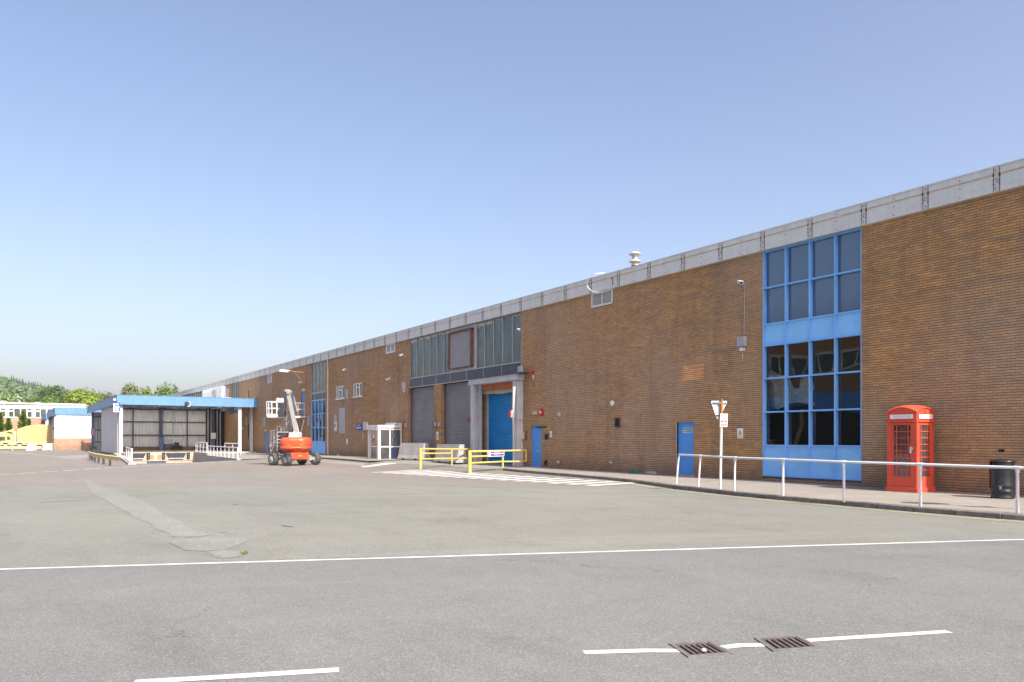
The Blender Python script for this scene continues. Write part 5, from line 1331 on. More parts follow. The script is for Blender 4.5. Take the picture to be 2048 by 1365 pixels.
# ---------------------------------------------------------------- boom lift (local axes: x = screen right, y = away)
C0 = Vector((-13.35, 47.7)); lc = cam(C0.x, C0.y, 0); lc.z = gz(lc.x, lc.y)
lift = thing('boom_lift', 'orange red articulated boom lift with grey arms parked before the white stair', 'boom lift', lc, math.atan2(CA, SA))
ORG[lift.name] = Vector((0,0,0)); K_ = .03058
def lx(px): return (px-587.4)*K_
def lz(py): return (930.9-py)*K_
def lp(name, mb, m, par=lift, **k): return part(name, mb, m, par, local=True, **k)
a_ = Vector((.64,.77,0)); b_ = Vector((-.77,.64,0))
W2 = Vector((-.06, -1.25, 0)); wheels = [W2, W2+b_*1.38, W2+a_*2.05, W2+a_*2.05+b_*1.38]
rr = .385
for i, w in enumerate(wheels):
    c = w+Vector((0,0,rr)); ang = math.atan2(a_.y, a_.x); rot = Matrix.Translation(c) @ Matrix.Rotation(ang, 4, 'Z')
    m = MB().lathe([(.20,-.14),(.25,-.165),(.33,-.155),(.365,-.10),(.37,0),(.365,.10),(.33,.155),(.25,.165),(.20,.14)], (0,0,0), 28, axis='x')
    for k in range(22):                                      # tractor lugs
        th = k*2*math.pi/22; s = 1 if k % 2 else -1
        p0 = Vector((s*.005, .372*math.cos(th), .372*math.sin(th))); p1 = Vector((s*.165, .345*math.cos(th+.22), .345*math.sin(th+.22)))
        m.obox(p0, p1, .05, .045, up=Vector((0, math.cos(th), math.sin(th))))
    wh = lp('wheel', m.xf(rot), 'rubber')
    s = -1
    q = MB().lathe([(.215,-.142),(.21,-.155),(.19,-.150),(.10,-.146),(.095,-.165),(.03,-.168)], (0,0,0), 20, axis='x').lathe([(.20,.142),(.17,.15),(.05,.15)], (0,0,0), 20, axis='x')
    lp('rim', q.xf(rot), 'rim', wh)
ch = MB()
ch.obox(wheels[0]+Vector((0,0,.4)), wheels[2]+Vector((0,0,.4)), .16, .14).obox(wheels[1]+Vector((0,0,.4)), wheels[3]+Vector((0,0,.4)), .16, .14)
cm = (wheels[0]+wheels[3])/2
ch.obox(cm-b_*.95+Vector((0,0,.5)), cm+b_*.95+Vector((0,0,.5)), .75, .26)
for w in (wheels[0], wheels[2]): 
    sg = 1 if w is wheels[0] else -1; ch.obox(w+a_*.35*sg+Vector((0,0,.28)), w+a_*.35*sg+Vector((0,0,.58)), .13, .16)
lp('chassis', ch, 'lift_grey', bevel=.01)
cv = MB(); fc = cm-b_*.85-a_*.28
cv.obox(fc-a_*.62+Vector((0,0,.58)), fc+a_*.62+Vector((0,0,.58)), .34, .42); lp('chassis_cover', cv, 'orange_lift', bevel=.06)
lp('drive_box', MB().obox(fc-a_*.95+Vector((0,-.05,.66)), fc-a_*.66+Vector((0,-.05,.66)), .25, .26), 'truck_dark', bevel=.02)
lp('slew_ring', MB().lathe([(.42,.68),(.42,.84)], (cm.x, cm.y, 0), 24), 'truck_dark')
# counterweight: rounded, undercut shell
def shell(x0, x1, ry, prof, n=40, px=3.2):
    cxx = (x0+x1)/2; rx = (x1-x0)/2; m = MB(); rings = []
    for (z, sc_) in prof:
        r = []
        for k in range(n):
            th = 2*math.pi*k/n; c_, s_ = math.cos(th), math.sin(th)
            x = rx*sc_*math.copysign(abs(c_)**(2/px), c_); y = ry*(sc_**1.0)*math.copysign(abs(s_)**(2/px), s_)
            r.append((cxx+x, cm.y-.15+y, z))
        rings.append(r)
    v = [p for r in rings for p in r]; f = [(i*n+k, i*n+(k+1) % n, (i+1)*n+(k+1) % n, (i+1)*n+k) for i in range(len(rings)-1) for k in range(n)]
    m.add(v, f, 0, True); m.add(rings[0], [tuple(range(n))[::-1]]); m.add(rings[-1], [tuple(range(n))]); return m
bx0, bx1 = lx(564.2), lx(623.2)
cw = lp('counterweight', shell(bx0, bx1, .95, [(lz(905.5),.70),(lz(905),.74),(lz(898),.97),(lz(897.2),.985),(lz(893.4),1.0),(lz(892.9),.985),(lz(892.4),.985),(lz(892),.995),(lz(881),.965),(lz(878),.93),(lz(876),.86),(lz(875.2),.74),(lz(875),.5)]), 'orange_lift')
# decals conform to the front of the shell
def decal(x0, x1, z0, z1, m='sign_yellow'):
    y = cm.y-.15-.95*.985-.012; return MB().box(x0, x1, y, y+.04, z0, z1)
M['lift_yellow'] = mat('yellow decal', (.82,.42,.05), .5)
yf = cm.y-.15-.95
for (xa, xb, za) in ((584.5,592,891),(609,616,890.3),(592,611,895.6)):
    lp('decal', MB().box(lx(xa), lx(xb), yf-.004, yf+.03, lz(za), lz(za-.9)), 'lift_yellow')
text('lettering', 'MANITOU', .155, 'lift_yellow', lift, Vector((lx(601), yf+.012, lz(880.6))), FACE_Y, .03)
lp('decal', MB().box(lx(600), lx(612), (fc-b_*.18).y-.12, (fc-b_*.18).y-.11, lz(912.5), lz(910.5)), 'lift_yellow')
# engine bay on the left, with hood
eb = MB().box(lx(558.5), lx(577), -.35, .75, lz(905), lz(866))
lp('engine_bay', eb, 'truck_dark', bevel=.02)
hd = MB(); 
for i in range(5): hd.box(lx(559), lx(569+i*1.2), -.40, -.352, lz(900-i*6.5), lz(898-i*6.5))
lp('hose_set', hd, 'lift_grey'); lp('hood', MB().box(lx(557.5), lx(579), -.42, .8, lz(866), lz(863.8)).box(lx(557.5),lx(559),-.42,.8,lz(904),lz(864)), 'lift_grey', bevel=.01)
lp('hood', MB().prism([(lx(565),-.5,lz(872)),(lx(578),-.5,lz(872)),(lx(577.5),-.5,lz(867.5)),(lx(566),-.5,lz(866))], (0,.1,0)), 'truck_dark')
lp('turntable', MB().prism([(lx(579.5),-.3,lz(876)),(lx(600),-.3,lz(876)),(lx(599.5),-.3,lz(866)),(lx(597),-.3,lz(864.8)),(lx(581),-.3,lz(865.5))], (0,.8,0)), 'steel_grey', bevel=.01)
lp('beacon', MB().lathe([(.05,lz(867)),(.05,lz(864.5)),(.02,lz(864))], (lx(578), -.3, 0), 10), 'orange_lift')
# arms
lp('lower_boom', MB().obox((lx(593.5),-.1,lz(865)), (lx(576.5),-.1,lz(783)), .21, .24, up=(0,1,0)), 'lift_grey', bevel=.015)
lp('rear_arm', MB().obox((lx(590),.3,lz(826)), (lx(579.5),.3,lz(783)), .16, .18, up=(0,1,0)), 'steel_dark', bevel=.01)
lp('rear_arm', MB().obox((lx(591.5),.32,lz(824)), (lx(581),.32,lz(786)), .1, .2, up=(0,1,0)), 'lift_grey', bevel=.01)
lp('knuckle', MB().prism([(lx(572),-.3,lz(789)),(lx(581.5),-.3,lz(789)),(lx(582),-.3,lz(784)),(lx(579.5),-.3,lz(779.8)),(lx(573),-.3,lz(779.5)),(lx(571.5),-.3,lz(784))], (0,.62,0)), 'lift_grey', bevel=.02)
lp('upper_boom', MB().obox((lx(573.2),-.22,lz(784)), (lx(568.2),-.3,lz(832)), .20, .16, up=(0,1,0)), 'truck_dark', bevel=.01)
lp('hydraulic_ram', MB().tube([(lx(586),-.26,lz(850)),(lx(580),-.26,lz(822))], .045, 8).tube([(lx(583),.1,lz(866)),(lx(588),.1,lz(838))], .05, 8), 'truck_dark')
hs = MB()
for k in range(4): hs.tube([(lx(575.5+k*.7),-.3,lz(796+k)),(lx(577.5+k*.8),-.34,lz(812+2*k)),(lx(576+k),-.33,lz(826)),(lx(583+k),-.3,lz(850)),(lx(589+k*.4),-.28,lz(862))], .016, 6)
lp('hoses', hs, 'rubber')
# basket
bk = MB(); B0, B1 = lx(534)+.06, lx(571); y0, y1 = -.3, .7
bk.box(B0+.08, B1, y0, y1, lz(836), lz(833.5)); bk.box(B0+.05,B1,y0-.015,y0,lz(835.5),lz(828.5)); bk.box(B0+.05,B1,y1,y1+.015,lz(835.5),lz(828.5)); bk.box(B0+.03,B0+.05,y0,y1,lz(835.5),lz(828))
bs = lp('basket', bk, 'steel_white')
rl2 = MB()
for y in (y0, y1):
    for z in (lz(804.5), lz(817.5)): rl2.tube([(B0,y,z),(lx(557),y,z+.02)], .024, 8)
for z in (lz(804.5), lz(817.5)): rl2.tube([(B0,y0,z),(B0,y1,z)], .024, 8); 
for (x, y) in ((B0,y0),(B0+.02,y1),(lx(546),y0),(lx(547.5),y1),(lx(556),y0),(lx(540),y0)): rl2.tube([(x,y,lz(804.5)),(x+.03,y,lz(834))], .022, 8)
rl2.tube([(lx(556),y0,lz(833)),(lx(556),y0,lz(800)),(lx(557),y0,lz(797.5)),(lx(560),y0,lz(797))], .024, 8)
lp('guard_rail', rl2, 'steel_white', bs)
lp('control_box', MB().box(lx(557), lx(571), y0-.05, y0+.4, lz(807), lz(797.5)), 'steel_white', bs, bevel=.05); lp('console', MB().box(lx(559),lx(568.5),y0,y0+.3,lz(815),lz(807)), 'truck_dark', bs, bevel=.02); lp('foot_switch', MB().box(lx(557.5),lx(566),y0+.05,y0+.3,lz(832),lz(823)), 'truck_dark', bs, bevel=.02)
lp('jib_mount', MB().box(lx(560),lx(572),-.4,0,lz(834),lz(822)).box(lx(563),lx(570),-.3,-.1,lz(822),lz(812)), 'truck_dark', bs, bevel=.02)

# ---------------------------------------------------------------- white stair to the upper door
st = thing('fire_stair', 'white steel stair with landing up to the upper blue door', 'stair', (-76, 21.5, .2))
Yn, Yf2 = 21.3, 22.25; zl = 3.66
XB = -69.1
# flights: lower rises to a half landing, upper climbs to the top landing
xl0, xm0, xm1, xt = wx(541.5, Yn), wx(555, Yn), wx(562, Yn), wx(583, Yn)
zb = .2; zm = 1.75
tr = MB(); sg = MB(); hr = MB()
def flight(xa, za, xb, zb2, n):
    for i in range(n):
        x = xa+(xb-xa)*(i+.5)/n; z = za+(zb2-za)*(i+1)/n; tr.box(x-.14, x+.14, Yn+.05, Yf2-.4, z-.05, z)
    for y in (Yn, Yf2-.35): sg.obox((xa,y,za), (xb,y,zb2), .05, .2)
    for y in (Yn, Yf2-.35):
        for k in range(3): x = xa+(xb-xa)*k/2; z = za+(zb2-za)*k/2; hr.tube([(x,y,z),(x,y,z+1.05)], .028, 8)
        hr.tube([(xa,y,za+1.05),(xb,y,zb2+1.05)], .03, 8); hr.tube([(xa,y,za+.55),(xb,y,zb2+.55)], .022, 8)
flight(xl0, zb, xm0, zm, 8); flight(xm1, zm, xt, zl, 11)
tr.box(xm0, xm1, Yn, Yf2-.3, zm-.1, zm); hr.tube([(xm0,Yn,zm+1.05),(xm1,Yn,zm+1.05)], .03, 8)
tr.box(xt, XB, Yn, Yf2+.13, zl-.16, zl); part('treads', tr, 'steel_white', st)
sg.box(xt-.02, XB+.03, Yn-.06, Yn, zl-.34, zl+.02); part('stringers', sg, 'steel_white', st)
for x in (xt, (xt+XB)/2, XB-.02): hr.tube([(x,Yn,zl),(x,Yn,zl+1.15)], .03, 8)
for h_ in (1.15, .6): hr.tube([(xt,Yn,zl+h_),(XB,Yn,zl+h_),(XB,Yf2,zl+h_)], .03, 8)
hr.tube([(XB,Yf2,zl),(XB,Yf2,zl+1.15)], .03, 8)
part('handrail', hr, 'steel_white', st)
for x in (xm0+.1, XB-.35, xt+.2): part('leg', MB().box(x-.07, x+.07, Yn+.02, Yn+.16, .15, (zm if x < xm1 else zl)-.1), 'steel_white', st)
part('brace', MB().obox((xt+.3,Yn+.3,zl-.4),(xt+2.6,Yn+.3,.3),.06,.06).obox((xt+2.6,Yn+.3,zl-.4),(xt+.3,Yn+.3,.3),.06,.06), 'steel_white', st)
part('base_step', MB().box(xl0-1.0, xl0+.9, Yn-.1, Yf2-.3, .1, .24), 'concrete_dark', st)
# tall white post reflected beside the blue glazing stands in front of it
p = P(633, 912); pass

# ---------------------------------------------------------------- canopies (loading docks)
def canopy(name, label, X0, X1, Y0, Y1, ztop, fh, group='blue edged loading canopies'):
    t = thing(name, label, 'loading dock', (X1, Y0, 0), 0, group)
    if X1-X0 > 30:
        part('roof', MB().box(X0+.1, -99.6, Y0+.1, Y1-.05, ztop-.42, ztop-.12).box(-93.8, X1-.1, Y0+.1, Y1-.05, ztop-.42, ztop-.12), 'fascia', t)
        part('rooflight', MB().quad((-99.6,Y0+.1,ztop-.14),(-93.8,Y0+.1,ztop-.14),(-93.8,Y1-.05,ztop-.14),(-99.6,Y1-.05,ztop-.14)), 'rooflight', t)  # unseen roof panel, added to brighten the dock interior
    else: part('roof', MB().box(X0+.1, X1-.1, Y0+.1, Y1-.05, ztop-.42, ztop-.12), 'fascia', t)
    f = MB()
    # profiled blue fascia on front and side
    ribbed(f, (X1, Y0), (X1, Y1), ztop-fh, ztop, (1,0), .9, .012); ribbed(f, (X0, Y0), (X1, Y0), ztop-fh, ztop, (0,-1), .9, .012)
    f.box(X0, X1, Y0+.012, Y0+.06, ztop-fh, ztop).box(X1-.06, X1-.002, Y0, Y1, ztop-fh, ztop).box(X0, X1+.0, Y1-.04, Y1, ztop-fh, ztop).box(X1-.3, X1+.03, Y0-.03, Y1+.03, ztop, ztop+.04).box(X0, X1-.3, Y0-.03, Y0+.2, ztop, ztop+.04)
    part('fascia', f, 'fascia_blue', t)
    return t
DX = -85.4; DY0, DY1 = 8.75, yx(517.5, -85.4)
dk = canopy('loading_dock', 'large open loading dock under a blue edged canopy beside the factory wall', -120, DX, DY0, DY1, 5.92, .92)
zf = .22
part('platform', MB().box(-119, -86, DY0+.25, DY1+.2, -1.2, zf), 'concrete', dk)
# front face of the platform above the sunken ramp
part('dock_face', MB().box(-86.0, -85.94, 9.0, 16.05, -1.2, zf+.005).box(-86.0,-85.9,9.0,16.05,-.62,-.5), 'dock_face', dk)
for (a, b) in ((241,299),(324.6,379)):
    ya, yb2 = yx(a, -85.9), yx(b, -85.9); m = MB()
    m.prism([(-85.94,ya+.35,zf-.05),(-85.94,yb2-.35,zf-.05),(-85.94,yb2-.6,-.32),(-85.94,ya+.6,-.32)], (.12,0,0))
    o = part('dock_leveller', m, 'leveller', dk)
    part('lip', MB().box(-85.94,-85.75,ya+.6,yb2-.6,-.42,-.34), 'steel_grey', o)
    for yy in (ya+.12, yb2-.12):
        part('bumper', MB().box(-85.94,-85.72,yy-.14,yy+.14,-.36,zf-.02), 'black', o)
        part('bumper_bolt', MB().box(-85.72,-85.70,yy-.04,yy+.04,-.05,.02).box(-85.72,-85.70,yy-.04,yy+.04,-.27,-.2), 'galv', o)
ym = yx(311.5, -85.9)
part('marker', MB().box(-85.94,-85.92,ym-.08,ym+.08,-.33,.05), 'sign_white', dk); part('stain', MB().box(-85.938,-85.93,ym-.55,ym-.15,-.5,-.02).box(-85.938,-85.93,ym+.15,ym+.55,-.5,-.02), 'soft_rust', dk, label='orange rust stained patches of the dock face')
part('footing', MB().box(-85.9,-85.6,ym-.8,ym+.9,-1.0,-.62), 'steel_dark', dk)
# back wall
m = MB(); BXk = -101; yw0, yw1 = DY0+.2, DY1+.4
ribbed(m, (BXk, yw0), (BXk, 20.2), .62, 5.3, (1,0), .33, .05); part('back_cladding', m, 'inner_panel', dk)
part('fender_beam', MB().box(BXk+.02, BXk+.3, yw0, 20.6, zf, .62).box(BXk+.3,BXk+.33,yw0,20.6,.36,.42), 'timber', dk)
m = MB()
for z in (2.05, 3.62, 5.1): m.box(BXk+.051, BXk+.13, yw0, 20.3, z-.06, z+.06)
m.box(BXk+.051,BXk+.12,yw0,20.3,.6,.68)
for px in (266, 374): y = yx(px, BXk); m.box(BXk+.05, BXk+.15, y-.06, y+.06, .62, 5.2)
part('girts', m, 'steel_dark', dk)
for px in (322.3, 426.3):
    y = yx(px, BXk+.5); part('column', MB().box(BXk+.2, BXk+.6, y-.16, y+.16, zf, 5.3), 'steel_dark', dk)
    part('column_foot', MB().box(BXk+.19, BXk+.615, y-.17, y+.17, zf, 1.7), 'foot_blue', dk)
# right hand bay back: black box painted as deep shade, with strip curtain
part('black_opening_box', MB().box(-110, -100.9, 20.3, 22.2, zf, 5.4), 'black', dk)
m = MB()
for k in range(5): y = 20.4+k*.36; m.box(-100.9, -100.86, y, y+.1, zf, 5.2)
part('curtain_rail', m, 'inner_panel', dk)
# ceiling: purlins and battens
m = MB()
for k in range(8): x = -100+k*1.9; m.box(x, x+.12, DY0+.2, DY1-.1, 5.3, 5.5)
for y in (11.8, 15.6, 19.4): m.box(-101, DX-.2, y-.08, y+.08, 5.18, 5.3)
part('purlins', m, 'steel_dark', dk)
for k, (x, y) in enumerate(((-93,10.3),(-92,13.2),(-92,15.0),(-93,17.0),(-93.5,19.4))):
    l = tag(part('strip_light', MB().box(x, x+3.2, y-.09, y+.09, 5.02, 5.09).box(x,x+3.2,y-.05,y+.05,5.09,5.17).tube([(x+.3,y,5.15),(x+.3,y,5.3)], .02, 6), 'steel_white'), ['leftmost','second from left','middle','fourth from left','rightmost'][k]+' of the white strip lights under the dock canopy', 'strip light', 'strip lights under the dock canopy')
# left side wall (faces the yard) and corner
m = MB(); xw0, xw1 = wx(203, DY0+.22), -86.3
ribbed(m, (xw0, DY0+.22), (xw1, DY0+.22), .1, 5.1, (0,-1), .3, .04); m.box(xw0, xw1, DY0+.23, DY0+.32, .1, 5.1)
part('side_cladding', m, 'grey_panel', dk); part('side_base', MB().box(xw0, xw1+.05, DY0+.1, DY0+.3, -1.0, .12), 'brick', dk)
part('corner_pier', MB().box(-86.25,-85.7,DY0+.08,DY0+.28,-1.0,.3), 'brick_red', dk)
part('column', MB().box(-86.1,-85.75,DY0+.28,DY0+.62,-1.0,5.05).box(-85.75,-85.7,DY0+.3,DY0+.46,-1,5.05), 'steel_white', dk, label='white front corner column')
yc = yx(479.5, -85.8); part('column', MB().box(-86.0,-85.7,yc-.16,yc+.16,.1,5.1), 'steel_white', dk)
part('gutter_pipe', MB().box(-87.2,-86.9,22.0,22.3,.2,5.0), 'steel_grey', dk)
# rear left opening: inner partition and blue column on a concrete base
m = MB(); ribbed(m, (-118.5, 9.2), (-118.5, 16), .1, 5.2, (1,0), .35, .06); part('partition', m, 'inner_panel', dk)
m = MB(); [m.box(-118.42,-118.34,9.2,16,z-.05,z+.05) for z in (1.2,2.8,4.6)]; part('girts', m, 'steel_dark', dk)
part('column', MB().box(-116.6,-116.2,9.0,9.3,.6,5.05), 'foot_blue', dk); part('column_base', MB().box(-117.1,-114.9,8.75,9.5,0,.62), 'concrete_dark', dk)
part('placard', MB().box(-116.2,-116.16,8.9,9.4,2.1,2.95), 'pink_disc', dk)
# dock number sign on the corner
t = thing('dock_sign', 'blue and white bracket sign at the corner under the canopy edge', 'sign', (-85.5, DY0+.1, 4.9))
ya, yb2 = yx(226, -85.35), yx(240.3, -85.35)
part('board', MB().box(-85.4,-85.34,ya,yb2,4.2,5.15), 'sign_blue', t)
m = MB(); w = yb2-ya
m.box(-85.34,-85.325,ya+w*.08,ya+w*.2,4.25,5.1); m.box(-85.34,-85.325,ya+w*.3,yb2-w*.2,4.93,5.05); m.box(-85.34,-85.325,ya+w*.26,yb2-w*.12,4.68,4.8); m.box(-85.34,-85.325,ya+w*.3,yb2-w*.2,4.42,4.58); m.box(-85.34,-85.325,ya+w*.2,yb2-w*.1,4.24,4.33)
part('bars', m, 'sign_white', t)
part('lamp', MB().lathe([(.12,5.35),(.15,5.42),(.1,5.55),(.02,5.58)], (-85.4, ya+.15, 0), 10), 'white_plastic', t)
t = thing('security_camera', 'dark and white camera hanging from the middle of the dock canopy edge', 'security camera', (-85.3, yx(377,-85.3), 5.2), 0, 'cameras along the facade'); y = yx(377,-85.3)
part('housing', MB().box(-85.35,-85.05,y-.35,y-.02,5.13,5.4), 'truck_dark', t); part('bracket', MB().tube([(-85.3,y+.1,5.45),(-85.2,y+.15,5.2),(-85.2,y+.1,4.95),(-85.2,y-.1,4.92)], .04, 8), 'steel_white', t)
t = thing('control_cabinet', 'grey switch boxes on the dock back wall beside the first column', 'switch box', (BXk+.2, yx(333,BXk), 2))
ya = yx(327, BXk+.2); part('box', MB().box(BXk+.14,BXk+.4,ya,ya+.9,1.0,1.65), 'steel_grey', t); part('hanging_box', MB().box(BXk+.14,BXk+.4,ya+1.0,ya+1.3,.85,1.75), 'white_plastic', t); part('conduit', MB().tube([(BXk+.2,ya+1.1,1.7),(BXk+.2,ya+1.1,5.1)], .04, 6), 'steel_white', t); part('stand', MB().box(BXk+.14,BXk+.3,ya+.1,ya+.18,.6,1.0).box(BXk+.14,BXk+.3,ya+.7,ya+.78,.6,1.0), 'steel_dark', t)
t = thing('pallet_truck', 'small dark trolley left at the back of the dock platform', 'trolley', (BXk+1.2, yx(353,BXk+1), zf)); y = yx(353, BXk+1)
part('frame', MB().box(BXk+.9,BXk+1.5,y-.7,y+.6,zf+.5,zf+.6).tube([(BXk+1.2,y-.5,zf+.55),(BXk+1.2,y-.1,zf+1.0)], .06, 6).box(BXk+1,BXk+1.4,y-.2,y+.25,zf+.6,zf+.95), 'truck_dark', t); part('wheel', MB().lathe([(.2,-.05),(.2,.05)], (BXk+1.2,y-.5,zf+.2), 12, axis='x').lathe([(.2,-.05),(.2,.05)], (BXk+1.2,y+.45,zf+.2), 12, axis='x').box(BXk+1.1,BXk+1.3,y-.5,y+.5,zf+.2,zf+.5), 'truck_dark', t)
# notice on the column
y = yx(426.3, BXk+.6); tag(part('notice', MB().box(BXk+.62,BXk+.66,y-.3,y+.3,1.6,2.35), 'sign_white'), 'pale notice on the right dark column inside the dock', 'notice')
# retaining walls of the sunken ramp
def lerp2(a, b, t): return a.lerp(b, t)
m = MB(); A, D = PA, PD
n_ = Vector((0, -1)); 
for (t0, h0), (t1, h1) in (((0,.10),(.25,.16)),((.25,.16),(1,.22))):
    p, q = A.lerp(D, t0), A.lerp(D, t1)
    m.add([(p.x,p.y,-1.1),(q.x,q.y,-1.1),(q.x,q.y,h1),(p.x,p.y,h0),(p.x,p.y-.45,-1.1),(q.x,q.y-.45,-1.1),(q.x,q.y-.45,h1),(p.x,p.y-.45,h0)], [(0,1,2,3),(4,7,6,5),(3,2,6,7),(0,3,7,4),(1,5,6,2)])
tag(part('retaining_wall', m, 'concrete'), 'low concrete wall on the left side of the sunken dock ramp', 'retaining wall')
m = MB(); B, C = PB, PC
def rw(t): return B.lerp(C, t)
for (t0, h0), (t1, h1) in (((0,.12),(.645,.07)),((.65,.30),(1,.24))):
    p, q = rw(t0), rw(t1)
    m.add([(p.x,p.y,-1.1),(q.x,q.y,-1.1),(q.x,q.y,h1),(p.x,p.y,h0),(p.x,p.y+.3,-1.1),(q.x,q.y+.3,-1.1),(q.x,q.y+.3,h1),(p.x,p.y+.3,h0)], [(0,3,2,1),(4,5,6,7),(3,7,6,2),(0,4,7,3),(1,2,6,5)])
tag(part('retaining_wall', m, 'concrete'), 'stained concrete wall stepping down on the right side of the dock ramp', 'retaining wall')
# pavement-level slab behind right wall up to the dock
p0, p1 = rw(0), rw(1)
sheet('dock_walkway', [(p0.x, p0.y+.2),(p1.x+.05, p1.y+.2),(-86.0, 21.2),(-75,20.7),(-68, 20.4),(-63, 17)], 'concrete_ground', .06, kind='structure', follow=False)
def hoop(label, pts_base, zh, n=None, mid=False, mt='white_paint', curved=True):
    t = thing('hoop_rail', label, 'handrail', pts_base[0], 0, 'white handrails around the dock ramp'); m = MB()
    tops = [Vector((p[0], p[1], p[2]+zh)) for p in pts_base]
    for p, q in zip(pts_base, tops): part('post', MB().tube([p, q], .04, 8), mt, t)
    part('top_rail', MB().tube(tops, .045, 8), mt, t)
    if mid: part('mid_rail', MB().tube([q-Vector((0,0,zh*.5)) for q in tops], .035, 8), mt, t)
    return t
hp_ = [PA.lerp(PD, t_) for t_ in (.28,.19,.11,.03)]
hoop('white hoop handrail on the left wall of the dock ramp', [Vector((p.x,p.y-.2,.13)) for p in hp_], .85)
hoop('tall double white handrail at the step of the right dock ramp wall', [Vector((rw(t_).x, rw(t_).y+.15, .26)) for t_ in (.99,.95,.86,.77,.67)], .98, mid=True)
hoop('long low white handrail along the right dock ramp wall', [Vector((rw(t_).x, rw(t_).y+.15, .08)) for t_ in (.64,.58,.50,.42,.34,.26,.18,.10,.02)], .86)
hoop('rear white hoop handrail between the ramp and the canopy column', [Vector((-80,17.8,.06)),Vector((-78.5,18.2,.06)),Vector((-77,18.6,.06))], 1.1)
# w-beam guard rail
t = thing('guard_rail', 'weathered yellow crash barrier on dark posts before the dock corner', 'crash barrier', (-60,5.2,0))
g0, g1_ = Vector((-71.5,5.35)), Vector((-48.2,5.15)); m = MB(); prof = [(0,.0),(.05,.05),(0,.11),(0,.17),(.05,.23),(0,.28)]
pts2 = [g0.lerp(g1_, k/12)+Vector((0, -.35*math.sin(math.pi*k/12))) for k in range(13)]
for a, b in zip(pts2, pts2[1:]):
    for (o0, h0), (o1, h1) in zip(prof, prof[1:]): m.quad((a.x,a.y-o0,.36+h0),(b.x,b.y-o0,.36+h0),(b.x,b.y-o1,.36+h1),(a.x,a.y-o1,.36+h1))
part('beam', m, 'yellow_rail', t)
for k in range(7): q = g0.lerp(g1_, (k+.15)/7.6)+Vector((0,-.35*math.sin(math.pi*(k+.15)/7.6))); part('post', MB().box(q.x-.06,q.x+.06,q.y+.01,q.y+.13,0,.6), 'leveller', t)

# second and third canopies
def far_dock(label, X1, Y0, Y1, brick_top=1.7):
    t = canopy('loading_dock', label, X1-26, X1, Y0, Y1, 5.9, .95)
    m = MB(); ribbed(m, (X1-.15, Y0+.25), (X1-.15, Y1), brick_top, 5.0, (1,0), .4, .05); m.box(X1-.4,X1-.16,Y0+.25,Y1,brick_top,5.1); part('cladding', m, 'white_panel', t)
    part('brick_base', MB().box(X1-.4, X1-.02, Y0-.05, Y1, -.1, brick_top), 'brick_red', t)
    m = MB(); ribbed(m, (X1-14, Y0+.3), (X1-14, Y1), .1, 5.0, (1,0), .4, .06); part('inner_cladding', m, 'inner_panel', t)
    m = MB(); [m.box(X1-13.93,X1-13.85,Y0+.3,Y1,z-.06,z+.06) for z in (1.4,3.2)]; part('girts', m, 'steel_dark', t)
    part('column', MB().box(X1-.5,X1-.3,Y0+.02,Y0+.24,0,5.1), 'steel_grey', t); part('rear_wall', MB().box(X1-26,X1-25.8,Y0+.2,Y1,0,5.4), 'grey_panel', t)
    return t
far_dock('white clad dock building on orange brick base, blue edged, left of the large dock', -124.5, 5.1, 14.0)
far_dock('farthest small dock building behind the yellow lorry', -154, 5.0, 12.0)
# orange new brick patch on the base
tag(jersey('concrete_barrier', (-128.0,4.0), (-126.6,6.9), .8, .4, .95, 'long white concrete block before the white dock building', 'concrete_white'), 'long white concrete block before the white dock building', 'concrete barrier', 'concrete barrier blocks')
jersey('concrete_barrier', (-124.3,2.2), (-127.3,2.9), .8, .4, .95, 'white concrete block seen end on beside the long white one', 'concrete_white')
# yellow rails before the lorry
t = thing('yellow_fence', 'pale yellow rail fence running in front of the lorry', 'fence', (-126,0,0)); XF = -126.5
m = MB().box(XF,XF+.12,-6.5,5.2,.42,.62).box(XF,XF+.1,-6.5,yx(139,XF),.86,.92) if False else MB().box(XF,XF+.12,-6.5,yx(83,XF),.25,.6)
part('beam', m, 'yellow_rail', t); ye = yx(139.5, XF+.4)
part('hoop', MB().box(XF+.3,XF+.4,yx(84,XF),ye,.72,.85).box(XF+.3,XF+.4,ye-.12,ye,0,.85), 'yellow', t)
m = MB().box(XF,XF+.06,-6.5,yx(95,XF),1.12,1.2).box(XF,XF+.06,-6.5,yx(95,XF),.8,.86)
for px in (-30, -5, 25, 58, 85): y = yx(px, XF); m.box(XF,XF+.06,y-.06,y+.06,0,1.16)
part('rails', m, 'cream_torn', t)
# lorry
LXr = -141.0
t = thing('articulated_lorry', 'pale yellow lorry with a curved top trailer parked behind the fence', 'lorry', (LXr, 1, 0))
def tz(py): return EYE+(HY-py)*.0765
y0, y1 = yx(34, LXr), 15.5
prof = [(y0, .75),(y0-.02, tz(859)),(y0+.55,tz(856)),(y0+1.1, tz(853)),(y0+1.9,tz(850.6)),(y0+2.8, tz(849.4)),(y1, tz(849)),(y1,.75)]
part('trailer', MB().prism([(LXr, a, b) for a, b in prof], (-2.5,0,0)), 'truck_yellow', t, bevel=.03)
yc0, yc1 = yx(-10, LXr), yx(30, LXr)
cabp = [(yc0, .6),(yc0-.05,1.6),(yc0+.25,2.9),(yx(2,LXr),tz(865)),(yx(14,LXr),tz(862.5)),(yx(26,LXr),tz(858.5)),(yx(28,LXr),tz(859)),(yc1,tz(864)),(yc1,.6)]
part('cab', MB().prism([(LXr, a, b) for a, b in cabp], (-2.45,0,0)), 'truck_yellow', t, bevel=.05)
part('side_deflector', MB().box(LXr-2.3,LXr+.01,yc1,y0-.1,.8,tz(862)), 'steel_white', t)
